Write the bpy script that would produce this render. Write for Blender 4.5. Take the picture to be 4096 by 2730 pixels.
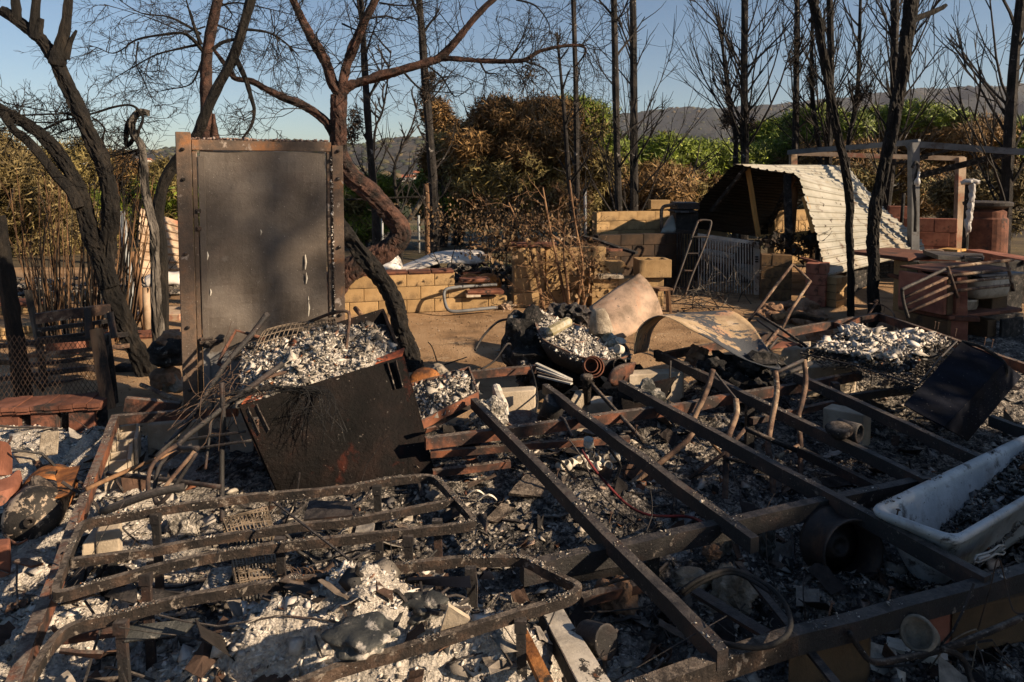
import bpy, math, random
import numpy as np
from mathutils import Vector, Matrix, noise

for _o in list(bpy.data.objects):
    bpy.data.objects.remove(_o, do_unlink=True)
scene = bpy.context.scene
COL = scene.collection
R = math.radians

# ------------------------------------------------------------------ camera, sky, sun, exposure
CAM_H, PITCH, LENS, SHIFT_Y = 1.9, R(3.5), 24.0, -0.1245
cam_data = bpy.data.cameras.new('camera')
cam = bpy.data.objects.new('camera', cam_data)
COL.objects.link(cam)
cam.location = (0, 0, CAM_H)
cam.rotation_euler = (R(90) - PITCH, 0, 0)
cam_data.lens = LENS
cam_data.sensor_width = 36.0
cam_data.sensor_fit = 'HORIZONTAL'
cam_data.shift_y = SHIFT_Y
cam_data.clip_start = 0.05
cam_data.clip_end = 20000
scene.camera = cam

SUN_AZ, SUN_EL = 113.0, 25.0
world = bpy.data.worlds.new('World')
scene.world = world
world.use_nodes = True
wn = world.node_tree
wn.nodes.clear()
sky = wn.nodes.new('ShaderNodeTexSky')
sky.sky_type = 'NISHITA'
sky.sun_disc = False
sky.sun_elevation = R(SUN_EL)
sky.sun_rotation = R(SUN_AZ)
sky.altitude = 300
sky.air_density = 1.0
sky.dust_density = 0.7
sky.ozone_density = 2.6
bg = wn.nodes.new('ShaderNodeBackground')
bg.inputs['Strength'].default_value = 0.053
wo = wn.nodes.new('ShaderNodeOutputWorld')
tint = wn.nodes.new('ShaderNodeMix')
tint.data_type = 'RGBA'
tint.blend_type = 'MULTIPLY'
tint.inputs[0].default_value = 1.0
tint.inputs[7].default_value = (.98, 1.0, 1.0, 1)
wn.links.new(sky.outputs[0], tint.inputs[6])
wn.links.new(tint.outputs[2], bg.inputs['Color'])
wn.links.new(bg.outputs[0], wo.inputs['Surface'])

sd = bpy.data.lights.new('sun', 'SUN')
sd.energy = 5.0
sd.angle = R(0.8)
sd.color = (1.0, 0.77, 0.53)
sun = bpy.data.objects.new('sun', sd)
COL.objects.link(sun)
sun.rotation_euler = (R(90 - SUN_EL), 0, R(180 - SUN_AZ))
sun.location = (20, -10, 20)

scene.view_settings.view_transform = 'Standard'
scene.view_settings.look = 'None'
scene.view_settings.gamma = 1.0
scene.view_settings.exposure = 1.0
scene.cycles.max_bounces = 5
scene.cycles.diffuse_bounces = 3
scene.cycles.glossy_bounces = 2
scene.cycles.transmission_bounces = 4
scene.cycles.volume_bounces = 0
scene.cycles.caustics_reflective = False
scene.cycles.caustics_refractive = False

# ------------------------------------------------------------------ measuring: a point of the photograph to a place
TILE = {'a': (0, 0, .595), 'b': (1350, 0, .595), 'c': (2696, 0, .595), 'd': (0, 900, .595), 'e': (1350, 900, .595),
        'f': (2696, 900, .595), 'g': (0, 1800, .595), 'h': (1350, 1800, .595), 'i': (2696, 1800, .595),
        'j': (900, 1150, .38265), 'k': (1900, 1150, .38265), 'l': (2700, 1200, .38265), 'm': (2600, 600, .38259),
        'n': (3300, 900, .35081), 'p': (0, 0, 1.7408), 's': (0, 0, 1.0)}
_cp, _sp = math.cos(PITCH), math.sin(PITCH)


def ray(t, x, y):
    ox, oy, s = TILE[t]
    u, v = ox + x * s, oy + y * s
    xc = (u - 2048) / 4096 * 36 / LENS
    yc = (-(v - 1365) / 4096 + SHIFT_Y) * 36 / LENS
    return Vector((xc, _cp + yc * _sp, -_sp + yc * _cp))


def G(t, x, y, z=0.0):
    """point of the horizontal plane z"""
    d = ray(t, x, y)
    k = (z - CAM_H) / d.z
    return Vector((d.x * k, d.y * k, z))


def D(t, x, y, Y):
    """point at distance Y in front"""
    d = ray(t, x, y)
    k = Y / d.y
    return Vector((d.x * k, Y, CAM_H + d.z * k))


def DL(t, pts, Y, Y2=None):
    n = len(pts)
    return [D(t, p[0], p[1], Y if Y2 is None else Y + (Y2 - Y) * i / max(1, n - 1)) for i, p in enumerate(pts)]


def GL(t, pts, z, z2=None):
    n = len(pts)
    return [G(t, p[0], p[1], z if z2 is None else z + (z2 - z) * i / max(1, n - 1)) for i, p in enumerate(pts)]


# ------------------------------------------------------------------ mesh builder
def frame(d, up=Vector((0, 0, 1))):
    d = d.normalized()
    if abs(d.dot(up)) > .98:
        up = Vector((0, 1, 0))
    s = d.cross(up).normalized()
    return s, s.cross(d).normalized()


class MB:
    def __init__(self):
        self.v, self.f = [], []

    def add(self, vs, fs):
        k = len(self.v)
        self.v.extend([tuple(p) for p in vs])
        self.f.extend([tuple(i + k for i in f) for f in fs])
        return self

    def hexa(self, c):
        """eight corners: 0-3 bottom loop, 4-7 top loop"""
        return self.add(c, [(0, 3, 2, 1), (4, 5, 6, 7), (0, 1, 5, 4), (1, 2, 6, 5), (2, 3, 7, 6), (3, 0, 4, 7)])

    def box(self, c, s, M=None, bev=0.0):
        hx, hy, hz = s[0] / 2, s[1] / 2, s[2] / 2
        if bev > 0:
            b = min(bev, hx * .8, hy * .8, hz * .8)
            vs = []
            for sx in (-1, 1):
                for sy in (-1, 1):
                    for sz in (-1, 1):
                        vs += [(sx * hx, sy * (hy - b), sz * (hz - b)), (sx * (hx - b), sy * hy, sz * (hz - b)), (sx * (hx - b), sy * (hy - b), sz * hz)]
            vs = [Vector(p) for p in vs]
            I = lambda a, b_, c_, k: ((a > 0) * 4 + (b_ > 0) * 2 + (c_ > 0)) * 3 + k
            fs = []
            for s1 in (-1, 1):
                fs.append([I(s1, -1, -1, 0), I(s1, 1, -1, 0), I(s1, 1, 1, 0), I(s1, -1, 1, 0)])
                fs.append([I(-1, s1, -1, 1), I(1, s1, -1, 1), I(1, s1, 1, 1), I(-1, s1, 1, 1)])
                fs.append([I(-1, -1, s1, 2), I(1, -1, s1, 2), I(1, 1, s1, 2), I(-1, 1, s1, 2)])
                for s2 in (-1, 1):
                    fs.append([I(s1, s2, -1, 0), I(s1, s2, 1, 0), I(s1, s2, 1, 1), I(s1, s2, -1, 1)])
                    fs.append([I(s1, -1, s2, 0), I(s1, 1, s2, 0), I(s1, 1, s2, 2), I(s1, -1, s2, 2)])
                    fs.append([I(-1, s1, s2, 1), I(1, s1, s2, 1), I(1, s1, s2, 2), I(-1, s1, s2, 2)])
                    for s3 in (-1, 1):
                        fs.append([I(s1, s2, s3, 0), I(s1, s2, s3, 1), I(s1, s2, s3, 2)])
            out = []
            for f in fs:
                p = [vs[i] for i in f]
                nrm = (p[1] - p[0]).cross(p[2] - p[0])
                cc = sum(p, Vector()) / len(p)
                out.append(f if nrm.dot(cc) > 0 else f[::-1])
            fs = out
        else:
            vs = [Vector((x * hx, y * hy, z * hz)) for z in (-1, 1) for x, y in ((-1, -1), (1, -1), (1, 1), (-1, 1))]
            fs = [(0, 3, 2, 1), (4, 5, 6, 7), (0, 1, 5, 4), (1, 2, 6, 5), (2, 3, 7, 6), (3, 0, 4, 7)]
        c = Vector(c)
        return self.add([(M @ p if M else p) + c for p in vs], fs)

    def beam(self, p, q, w, h, roll=0.0, seg=1, jit=0.0, seed=0, drop=False):
        """box bar from p to q; with drop the points lie on its top face"""
        p, q = Vector(p), Vector(q)
        d = q - p
        s, u = frame(d)
        if roll:
            m = Matrix.Rotation(roll, 3, d.normalized())
            s, u = m @ s, m @ u
        rn = random.Random(seed)
        vs, fs = [], []
        for i in range(seg + 1):
            c = p + d * (i / seg)
            if drop:
                c = c - u * h / 2
            if jit and 0 < i < seg:
                c = c + s * rn.uniform(-jit, jit) + u * rn.uniform(-jit, jit)
            vs += [c - s * w / 2 - u * h / 2, c + s * w / 2 - u * h / 2, c + s * w / 2 + u * h / 2, c - s * w / 2 + u * h / 2]
        for i in range(seg):
            a = i * 4
            for j in range(4):
                b = (j + 1) % 4
                fs.append((a + j, a + b, a + 4 + b, a + 4 + j))
        fs += [(3, 2, 1, 0), (seg * 4, seg * 4 + 1, seg * 4 + 2, seg * 4 + 3)]
        return self.add(vs, fs)

    def path(self, pts, w, h, closed=False):
        """flat section (w across, h upright) swept along a polyline"""
        pts = [Vector(p) for p in pts]
        n = len(pts)
        vs, fs = [], []
        for i, p in enumerate(pts):
            a = pts[(i - 1) % n] if (closed or i > 0) else p
            b = pts[(i + 1) % n] if (closed or i < n - 1) else p
            s, u = frame(b - a)
            vs += [p - s * w / 2 - u * h / 2, p + s * w / 2 - u * h / 2, p + s * w / 2 + u * h / 2, p - s * w / 2 + u * h / 2]
        for i in range(n if closed else n - 1):
            a, b2 = i * 4, ((i + 1) % n) * 4
            for j in range(4):
                k = (j + 1) % 4
                fs.append((a + j, a + k, b2 + k, b2 + j))
        if not closed:
            fs += [(3, 2, 1, 0), (n * 4 - 4, n * 4 - 3, n * 4 - 2, n * 4 - 1)]
        return self.add(vs, fs)

    def tube(self, pts, r, n=8, jit=0.0, seed=0, caps=True, bark=0.0):
        pts = [Vector(p) for p in pts]
        k = len(pts)
        if not isinstance(r, (list, tuple)):
            r = [r] * k
        rn = random.Random(seed)
        d0 = (pts[1] - pts[0]).normalized()
        s, u = frame(d0)
        prev = d0
        vs, fs = [], []
        ring = [1 + rn.uniform(-jit, jit) for _ in range(n)]
        run = 0.0
        for i, p in enumerate(pts):
            a, b = pts[max(0, i - 1)], pts[min(k - 1, i + 1)]
            run += (p - a).length
            d = (b - a)
            d = d.normalized() if d.length > 1e-9 else prev
            qr = prev.rotation_difference(d)
            s, u = qr @ s, qr @ u
            prev = d
            for j in range(n):
                t = 2 * math.pi * j / n
                rr = r[i] * (ring[j] + (rn.uniform(-jit, jit) * .6 if jit else 0))
                if bark:
                    q = Vector((math.cos(t) * 3.2 + seed, math.sin(t) * 3.2, run * 7))
                    rr *= 1 + bark * (.5 * noise.noise(q * .45) - 1.6 * max(0, .2 - abs(noise.noise(q))) - .7 * max(0, .15 - abs(noise.noise(q * 2.3 + Vector((9, 0, run * 9))))))
                vs.append(p + (s * math.cos(t) + u * math.sin(t)) * rr)
        for i in range(k - 1):
            for j in range(n):
                j2 = (j + 1) % n
                fs.append((i * n + j, i * n + j2, (i + 1) * n + j2, (i + 1) * n + j))
        if caps:
            fs.append(tuple(range(n - 1, -1, -1)))
            fs.append(tuple((k - 1) * n + j for j in range(n)))
        return self.add(vs, fs)

    def lathe(self, prof, n=20, M=None, c=(0, 0, 0), wob=0.0, seed=0):
        rn = random.Random(seed)
        w = [1 + rn.uniform(-wob, wob) for _ in range(n)]
        vs, fs = [], []
        c = Vector(c)
        for (r, z) in prof:
            for j in range(n):
                t = 2 * math.pi * j / n
                p = Vector((r * w[j] * math.cos(t), r * w[j] * math.sin(t), z))
                vs.append((M @ p if M else p) + c)
        for i in range(len(prof) - 1):
            for j in range(n):
                j2 = (j + 1) % n
                fs.append((i * n + j, i * n + j2, (i + 1) * n + j2, (i + 1) * n + j))
        if prof[0][0] > 1e-4:
            fs.append(tuple(range(n - 1, -1, -1)))
        if prof[-1][0] > 1e-4:
            fs.append(tuple((len(prof) - 1) * n + j for j in range(n)))
        return self.add(vs, fs)

    def sheet(self, rows, th=0.004):
        """grid of points given a thickness"""
        m, n = len(rows), len(rows[0])
        rows = [[Vector(p) for p in r] for r in rows]
        top, bot = [], []
        for i in range(m):
            for j in range(n):
                a = rows[min(i + 1, m - 1)][j] - rows[max(i - 1, 0)][j]
                b = rows[i][min(j + 1, n - 1)] - rows[i][max(j - 1, 0)]
                nn = a.cross(b)
                nn = nn.normalized() if nn.length > 1e-12 else Vector((0, 0, 1))
                top.append(rows[i][j] + nn * th / 2)
                bot.append(rows[i][j] - nn * th / 2)
        fs = []
        o = m * n
        for i in range(m - 1):
            for j in range(n - 1):
                a, b, c, d = i * n + j, i * n + j + 1, (i + 1) * n + j + 1, (i + 1) * n + j
                fs.append((d, c, b, a))
                fs.append((o + a, o + b, o + c, o + d))
        rim = [j for j in range(n)] + [i * n + n - 1 for i in range(1, m)] + [(m - 1) * n + j for j in range(n - 2, -1, -1)] + [i * n for i in range(m - 2, 0, -1)]
        for i in range(len(rim)):
            a, b = rim[i], rim[(i + 1) % len(rim)]
            fs.append((a, b, o + b, o + a))
        return self.add(top + bot, fs)

    def lump(self, c, s, seed=0, amp=.25, sub=2, freq=1.6, M=None):
        V, F = ICO[sub]
        c = Vector(c)
        off = Vector((seed * 3.17, seed * 1.31, seed * 7.7))
        vs = []
        for p in V:
            k = 1 + amp * noise.noise(p * freq + off) * 1.6 + amp * .4 * noise.noise(p * freq * 3 + off)
            q = Vector((p.x * s[0], p.y * s[1], p.z * s[2])) * k
            vs.append((M @ q if M else q) + c)
        return self.add(vs, F)

    def build(self, name, mat, parent=None, smooth=False, base=None, uv=None):
        me = bpy.data.meshes.new(name)
        vv = np.array(self.v, dtype=np.float64)
        if parent is not None:
            org = np.array(ORG.get(parent.name, (0, 0, 0)))
        elif base is not None:
            org = np.array(base)
        else:
            lo, hi = vv.min(0), vv.max(0)
            org = np.array([(lo[0] + hi[0]) / 2, (lo[1] + hi[1]) / 2, lo[2]])
        me.from_pydata((vv - org).tolist(), [], self.f)
        me.materials.append(mat)
        if smooth:
            me.polygons.foreach_set('use_smooth', [True] * len(me.polygons))
        o = bpy.data.objects.new(name, me)
        COL.objects.link(o)
        if parent is not None:
            o.parent = parent
        else:
            o.location = org
        ORG[o.name] = tuple(org)
        return o


ORG = {}


def _ico(sub):
    t = (1 + 5 ** .5) / 2
    V = [Vector(p).normalized() for p in [(-1, t, 0), (1, t, 0), (-1, -t, 0), (1, -t, 0), (0, -1, t), (0, 1, t), (0, -1, -t), (0, 1, -t), (t, 0, -1), (t, 0, 1), (-t, 0, -1), (-t, 0, 1)]]
    F = [(0, 11, 5), (0, 5, 1), (0, 1, 7), (0, 7, 10), (0, 10, 11), (1, 5, 9), (5, 11, 4), (11, 10, 2), (10, 7, 6), (7, 1, 8), (3, 9, 4), (3, 4, 2), (3, 2, 6), (3, 6, 8), (3, 8, 9), (4, 9, 5), (2, 4, 11), (6, 2, 10), (8, 6, 7), (9, 8, 1)]
    for _ in range(sub):
        mid, F2 = {}, []

        def m(a, b):
            k = (min(a, b), max(a, b))
            if k not in mid:
                mid[k] = len(V)
                V.append(((V[a] + V[b]) / 2).normalized())
            return mid[k]
        for a, b, c in F:
            x, y, z = m(a, b), m(b, c), m(c, a)
            F2 += [(a, x, z), (b, y, x), (c, z, y), (x, y, z)]
        F = F2
    return V, F


ICO = {0: _ico(0), 1: _ico(1), 2: _ico(2), 3: _ico(3)}


def tag(o, label=None, cat=None, group=None, kind=None):
    if label:
        o['label'] = label
    if cat:
        o['category'] = cat
    if group:
        o['group'] = group
    if kind:
        o['kind'] = kind
    return o


def thing(name, label, cat, loc, group=None, kind=None):
    o = bpy.data.objects.new(name, None)
    o.empty_display_size = .2
    COL.objects.link(o)
    o.location = loc
    ORG[o.name] = tuple(loc)
    return tag(o, label, cat, group, kind)


def stuff(o):
    o['kind'] = 'stuff'
    return o


def npmesh(name, verts, tris, mat, parent=None, smooth=False):
    me = bpy.data.meshes.new(name)
    nv, nt = len(verts), len(tris)
    org = np.array(ORG.get(parent.name, (0, 0, 0))) if parent is not None else np.zeros(3)
    me.vertices.add(nv)
    me.vertices.foreach_set('co', (np.asarray(verts, dtype=np.float64) - org).astype(np.float32).ravel())
    me.loops.add(nt * 3)
    me.loops.foreach_set('vertex_index', np.asarray(tris, dtype=np.int32).ravel())
    me.polygons.add(nt)
    me.polygons.foreach_set('loop_start', np.arange(0, nt * 3, 3, dtype=np.int32))
    if smooth:
        me.polygons.foreach_set('use_smooth', np.ones(nt, dtype=bool))
    me.materials.append(mat)
    me.update(calc_edges=True)
    me.validate()
    o = bpy.data.objects.new(name, me)
    COL.objects.link(o)
    if parent is not None:
        o.parent = parent
    ORG[o.name] = tuple(org)
    return o


# ------------------------------------------------------------------ materials
def ramp(nt, fac, stops, interp='LINEAR'):
    n = nt.nodes.new('ShaderNodeValToRGB')
    n.color_ramp.interpolation = interp
    els = n.color_ramp.elements
    while len(els) > 1:
        els.remove(els[-1])
    els[0].position = stops[0][0]
    els[0].color = (*stops[0][1], 1)
    for p, c in stops[1:]:
        e = els.new(p)
        e.color = (*c, 1)
    nt.links.new(fac, n.inputs['Fac'])
    return n.outputs['Color']


def mixc(nt, fac, a, b):
    n = nt.nodes.new('ShaderNodeMix')
    n.data_type = 'RGBA'
    nt.links.new(fac, n.inputs[0])
    for s, k in ((a, 6), (b, 7)):
        if isinstance(s, tuple):
            n.inputs[k].default_value = (*s, 1)
        else:
            nt.links.new(s, n.inputs[k])
    return n.outputs[2]


def nz(nt, vec, scale, detail=5, rough=.6, dist=0.0):
    n = nt.nodes.new('ShaderNodeTexNoise')
    n.inputs['Scale'].default_value = scale
    n.inputs['Detail'].default_value = detail
    n.inputs['Roughness'].default_value = rough
    n.inputs['Distortion'].default_value = dist
    nt.links.new(vec, n.inputs['Vector'])
    return n.outputs['Fac']


def g3(c):
    return (c, c, c) if isinstance(c, (int, float)) else c


def mat(name, stops, scale=6, patch=None, spots=None, rough=.85, metal=0.0, bump=.4, bscale=60, bdist=.01, island=None, stretch=None, spec=.3, trans=0.0, vary=0.0, dust=None, cells=None):
    """colour from noise between stops; patch=(colour, scale, threshold, softness); spots=(colour, scale, threshold)"""
    m = bpy.data.materials.new(name)
    m.use_nodes = True
    nt = m.node_tree
    b = nt.nodes['Principled BSDF']
    tc = nt.nodes.new('ShaderNodeTexCoord')
    vec = tc.outputs['Object']
    if stretch:
        mp = nt.nodes.new('ShaderNodeMapping')
        mp.inputs['Scale'].default_value = stretch
        nt.links.new(vec, mp.inputs['Vector'])
        vec = mp.outputs[0]
    stops = [(p, g3(c)) for p, c in stops]
    st = nt.nodes.new('ShaderNodeMapRange')
    st.inputs[1].default_value, st.inputs[2].default_value = .34, .66
    st.inputs[3].default_value, st.inputs[4].default_value = .2, .8
    nt.links.new(nz(nt, vec, scale, 7, .65), st.inputs[0])
    col = ramp(nt, st.outputs[0], stops)
    if island:
        ge = nt.nodes.new('ShaderNodeNewGeometry')
        ic = ramp(nt, ge.outputs['Random Per Island'], [(p, g3(c)) for p, c in island], 'LINEAR')
        mm = nt.nodes.new('ShaderNodeMix')
        mm.data_type = 'RGBA'
        mm.blend_type = 'MULTIPLY'
        mm.inputs[0].default_value = 1.0
        nt.links.new(col, mm.inputs[6])
        nt.links.new(ic, mm.inputs[7])
        col = mm.outputs[2]
    if vary:
        oi = nt.nodes.new('ShaderNodeObjectInfo')
        hv = nt.nodes.new('ShaderNodeHueSaturation')
        mr = nt.nodes.new('ShaderNodeMapRange')
        mr.inputs[3].default_value = 1 - vary
        mr.inputs[4].default_value = 1 + vary
        nt.links.new(oi.outputs['Random'], mr.inputs[0])
        nt.links.new(mr.outputs[0], hv.inputs['Value'])
        nt.links.new(col, hv.inputs['Color'])
        col = hv.outputs[0]
    for pt in (patch if isinstance(patch, list) else [patch] if patch else []):
        c, sc, th, so = pt
        th, so = .5 + (th - .5) * .66, so * .8
        f = ramp(nt, nz(nt, vec, sc, 8, .7, .3), [(th, (0, 0, 0)), (min(1, th + so), (1, 1, 1))])
        col = mixc(nt, f, col, g3(c))
    if spots:
        c, sc, th = spots
        th += .035
        c = tuple(v * .75 for v in g3(c))
        f = ramp(nt, nz(nt, vec, sc, 3, .5), [(th, (0, 0, 0)), (th + .03, (1, 1, 1))])
        col = mixc(nt, f, col, g3(c))
    vh = None
    if cells:
        # closely packed chips: each cell its own tone, edges sunk
        vs_, cst = cells
        wv = nt.nodes.new('ShaderNodeVectorMath')
        wv.operation = 'MULTIPLY_ADD'
        nn_ = nt.nodes.new('ShaderNodeTexNoise')
        nn_.inputs['Scale'].default_value = vs_ * .6
        nt.links.new(vec, nn_.inputs['Vector'])
        wv.inputs[1].default_value = (.9 / vs_,) * 3
        nt.links.new(nn_.outputs['Color'], wv.inputs[0])
        nt.links.new(vec, wv.inputs[2])
        v1 = nt.nodes.new('ShaderNodeTexVoronoi')
        v1.inputs['Scale'].default_value = vs_
        v1.inputs['Randomness'].default_value = 1
        nt.links.new(wv.outputs[0], v1.inputs['Vector'])
        sp = nt.nodes.new('ShaderNodeSeparateColor')
        nt.links.new(v1.outputs['Color'], sp.inputs[0])
        cc = ramp(nt, sp.outputs[0], [(p, g3(c)) for p, c in cst])
        mm = nt.nodes.new('ShaderNodeMix')
        mm.data_type = 'RGBA'
        mm.blend_type = 'MULTIPLY'
        mm.inputs[0].default_value = 1.0
        nt.links.new(col, mm.inputs[6])
        nt.links.new(cc, mm.inputs[7])
        col = mm.outputs[2]
        vh = nt.nodes.new('ShaderNodeMath')
        vh.operation = 'MULTIPLY_ADD'
        nt.links.new(sp.outputs[1], vh.inputs[0])
        vh.inputs[1].default_value = 1.0
        nt.links.new(v1.outputs['Distance'], vh.inputs[2])
    if dust:
        ge2 = nt.nodes.new('ShaderNodeNewGeometry')
        sx = nt.nodes.new('ShaderNodeSeparateXYZ')
        nt.links.new(ge2.outputs['Normal'], sx.inputs[0])
        up = ramp(nt, sx.outputs[2], [(.55, (0, 0, 0)), (.85, (1, 1, 1))])
        df = ramp(nt, nz(nt, vec, 24, 8, .75), [(.42, (.12, .12, .12)), (.56, (1, 1, 1))])
        mk = nt.nodes.new('ShaderNodeMix')
        mk.data_type = 'RGBA'
        mk.blend_type = 'MULTIPLY'
        mk.inputs[0].default_value = 1.0
        nt.links.new(up, mk.inputs[6])
        nt.links.new(df, mk.inputs[7])
        col = mixc(nt, mk.outputs[2], col, ramp(nt, nz(nt, vec, 70, 4), [(.35, tuple(v * .5 for v in dust)), (.65, dust)]))
    nt.links.new(col, b.inputs['Base Color'])
    b.inputs['Metallic'].default_value = metal
    b.inputs['Specular IOR Level'].default_value = spec
    if isinstance(rough, tuple):
        rr = nt.nodes.new('ShaderNodeMapRange')
        rr.inputs[3].default_value, rr.inputs[4].default_value = rough
        nt.links.new(nz(nt, vec, scale * 2.3, 5), rr.inputs[0])
        nt.links.new(rr.outputs[0], b.inputs['Roughness'])
    else:
        b.inputs['Roughness'].default_value = rough
    if trans:
        b.inputs['Transmission Weight'].default_value = trans
    if bump:
        bn = nt.nodes.new('ShaderNodeBump')
        bn.inputs['Strength'].default_value = bump
        bn.inputs['Distance'].default_value = bdist
        nt.links.new(nz(nt, vec, bscale, 8, .7), bn.inputs['Height'])
        if vh:
            b2 = nt.nodes.new('ShaderNodeBump')
            b2.inputs['Strength'].default_value = 1.0
            b2.inputs['Distance'].default_value = .012
            nt.links.new(vh.outputs[0], b2.inputs['Height'])
            nt.links.new(bn.outputs[0], b2.inputs['Normal'])
            bn = b2
        nt.links.new(bn.outputs[0], b.inputs['Normal'])
    return m


ASHC = (.44, .40, .35)
M = {}
M['sand'] = mat('sandy_ground', [(.3, (.19, .115, .058)), (.5, (.30, .19, .10)), (.7, (.36, .24, .135))], 1.3, patch=[((.07, .05, .035), .9, .60, .12), ((.40, .29, .18), 5, .62, .1)], spots=((.45, .36, .26), 45, .70), bump=.9, bscale=35, bdist=.03)
M['far_ground'] = mat('scorched_land', [(.3, (.045, .035, .022)), (.5, (.10, .075, .04)), (.7, (.17, .13, .06))], .12, patch=((.05, .075, .015), .05, .55, .1), bump=.6, bscale=1.5, bdist=.4)
M['ash_ground'] = mat('ash_ground', [(.3, .04), (.42, (.11, .10, .09)), (.55, (.24, .215, .185)), (.72, (.42, .38, .33))], 11, patch=[((.035, .032, .03), 2.6, .56, .12), ((.17, .085, .04), 3.1, .68, .1)], spots=((.5, .46, .4), 55, .64), bump=1, bscale=45, bdist=.03, cells=(75, [(0, .18), (.3, .5), (.6, .95), (1, 1.5)]))
M['ash_pale'] = mat('pale_ash', [(.2, (.20, .185, .165)), (.4, (.40, .37, .32)), (.6, (.54, .50, .44)), (.8, (.64, .60, .53))], 9, patch=((.05, .048, .045), 7, .60, .08), spots=((.02, .02, .02), 70, .66), bump=1, bscale=60, bdist=.03, cells=(70, [(0, .3), (.25, .7), (.6, 1.05), (1, 1.45)]))
M['flakes'] = mat('ash_flakes', [(.2, .6), (.8, 1.0)], 30, island=[(0, .04), (.16, .07), (.28, (.16, .14, .12)), (.45, (.29, .26, .22)), (.68, (.43, .39, .33)), (.86, (.55, .50, .43)), (.94, (.64, .59, .52)), (.97, (.30, .13, .055)), (1, (.13, .05, .03))], bump=.5, bscale=120)
M['flakes_pale'] = mat('pale_flakes', [(.2, .75), (.8, 1.0)], 30, island=[(0, (.16, .15, .14)), (.1, (.34, .315, .285)), (.4, (.55, .51, .455)), (.8, (.68, .635, .57)), (.96, (.78, .74, .68)), (1, (.25, .13, .08))], bump=.5, bscale=120)
M['flakes_dark'] = mat('dark_flakes', [(.3, .5), (.7, 1.0)], 30, island=[(0, .02), (.3, .035), (.5, (.09, .085, .082)), (.72, (.20, .19, .18)), (.9, (.36, .345, .33)), (.96, (.52, .50, .47)), (1, (.2, .09, .04))], bump=.5, bscale=120)
M['bark'] = mat('charred_bark', [(.2, .003), (.5, (.009, .0078, .0066)), (.8, (.026, .021, .016))], 14, patch=((.075, .062, .05), 22, .73, .08), stretch=(1, 1, .35), bump=1, bscale=38, bdist=.035)
M['bark_far'] = mat('burnt_bark', [(.25, .006), (.5, (.014, .012, .011)), (.75, (.04, .034, .03))], 5, patch=((.26, .24, .22), 7, .70, .05), bump=.8, bscale=25, bdist=.03)
M['bark_red'] = mat('scorched_red_bark', [(.25, (.010, .008, .007)), (.5, (.042, .023, .018)), (.75, (.095, .048, .034))], 6, patch=((.008, .007, .007), 5, .56, .15), spots=((.3, .24, .19), 60, .66), bump=1, bscale=38, bdist=.03)
M['bark_grey'] = mat('peeled_grey_wood', [(.25, (.025, .022, .019)), (.5, (.075, .066, .057)), (.75, (.16, .145, .125))], 9, patch=((.008, .008, .007), 7, .52, .06), stretch=(1, 1, .25), bump=1, bscale=45, bdist=.02)
M['cane'] = mat('dry_cane', [(.2, (.025, .016, .011)), (.5, (.10, .056, .028)), (.8, (.21, .12, .058))], 3, bump=.3)
M['rust'] = mat('rusty_steel', [(.3, (.020, .015, .014)), (.45, (.058, .028, .020)), (.56, (.13, .052, .030)), (.72, (.20, .075, .038))], 4.5, patch=((.03, .026, .026), 3, .52, .18), spots=((.38, .32, .27), 85, .67), rough=(.55, .95), bump=.5, bscale=70, dust=(.20, .165, .135))
M['rust_dark'] = mat('blackened_steel', [(.2, .005), (.5, (.011, .0095, .010)), (.68, (.024, .015, .013)), (.82, (.055, .027, .018))], 5, patch=((.16, .135, .11), 22, .68, .06), spots=((.42, .37, .32), 90, .68), rough=(.45, .9), metal=0, bump=.6, bscale=80, spec=.5, dust=(.085, .072, .063))
M['rust_ash'] = mat('ash_crusted_steel', [(.2, (.010, .009, .009)), (.5, (.028, .022, .019)), (.65, (.06, .040, .030)), (.8, (.11, .075, .055))], 9, patch=((.24, .205, .17), 17, .62, .07), spots=((.42, .37, .32), 70, .64), rough=.9, bump=1, bscale=55, bdist=.02, dust=(.20, .165, .135))
M['rust_orange'] = mat('orange_rust', [(.3, (.05, .022, .012)), (.5, (.20, .075, .022)), (.68, (.36, .15, .045))], 6, patch=((.03, .025, .02), 5, .57, .1), bump=.7, bscale=70)
M['rust_pipe'] = mat('scorched_pipe', [(.3, (.03, .022, .02)), (.5, (.10, .06, .042)), (.65, (.20, .135, .09))], 7, patch=((.38, .30, .21), 6, .60, .08), spots=((.03, .03, .03), 50, .62), bump=.5, bscale=80)
M['black'] = mat('burnt_black', [(.3, .006), (.6, .018), (.8, (.05, .04, .035))], 8, spots=((.3, .27, .24), 60, .70), rough=(.5, .95), bump=.6)
M['char'] = mat('charcoal', [(.3, .006), (.55, .02), (.75, (.07, .06, .055))], 12, patch=((.3, .28, .25), 10, .66, .06), bump=1, bscale=45, bdist=.03)
M['door'] = mat('heat_stained_door', [(.2, (.05, .040, .032)), (.5, (.085, .070, .057)), (.8, (.13, .110, .091))], 1.7, patch=[((.075, .048, .039), 1.3, .53, .5), ((.13, .118, .106), 9, .68, .2)], spots=((.42, .38, .34), 110, .67), rough=(.45, .8), metal=.1, bump=.4, bscale=50, spec=.45)
M['door_frame'] = mat('rusted_door_frame', [(.2, (.05, .04, .033)), (.5, (.095, .068, .05)), (.8, (.16, .10, .065))], 5, patch=[((.26, .12, .05), 5, .60, .15), ((.32, .27, .23), 9, .66, .08)], spots=((.4, .36, .32), 90, .66), rough=(.5, .9), bump=.5, bscale=60)
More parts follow.
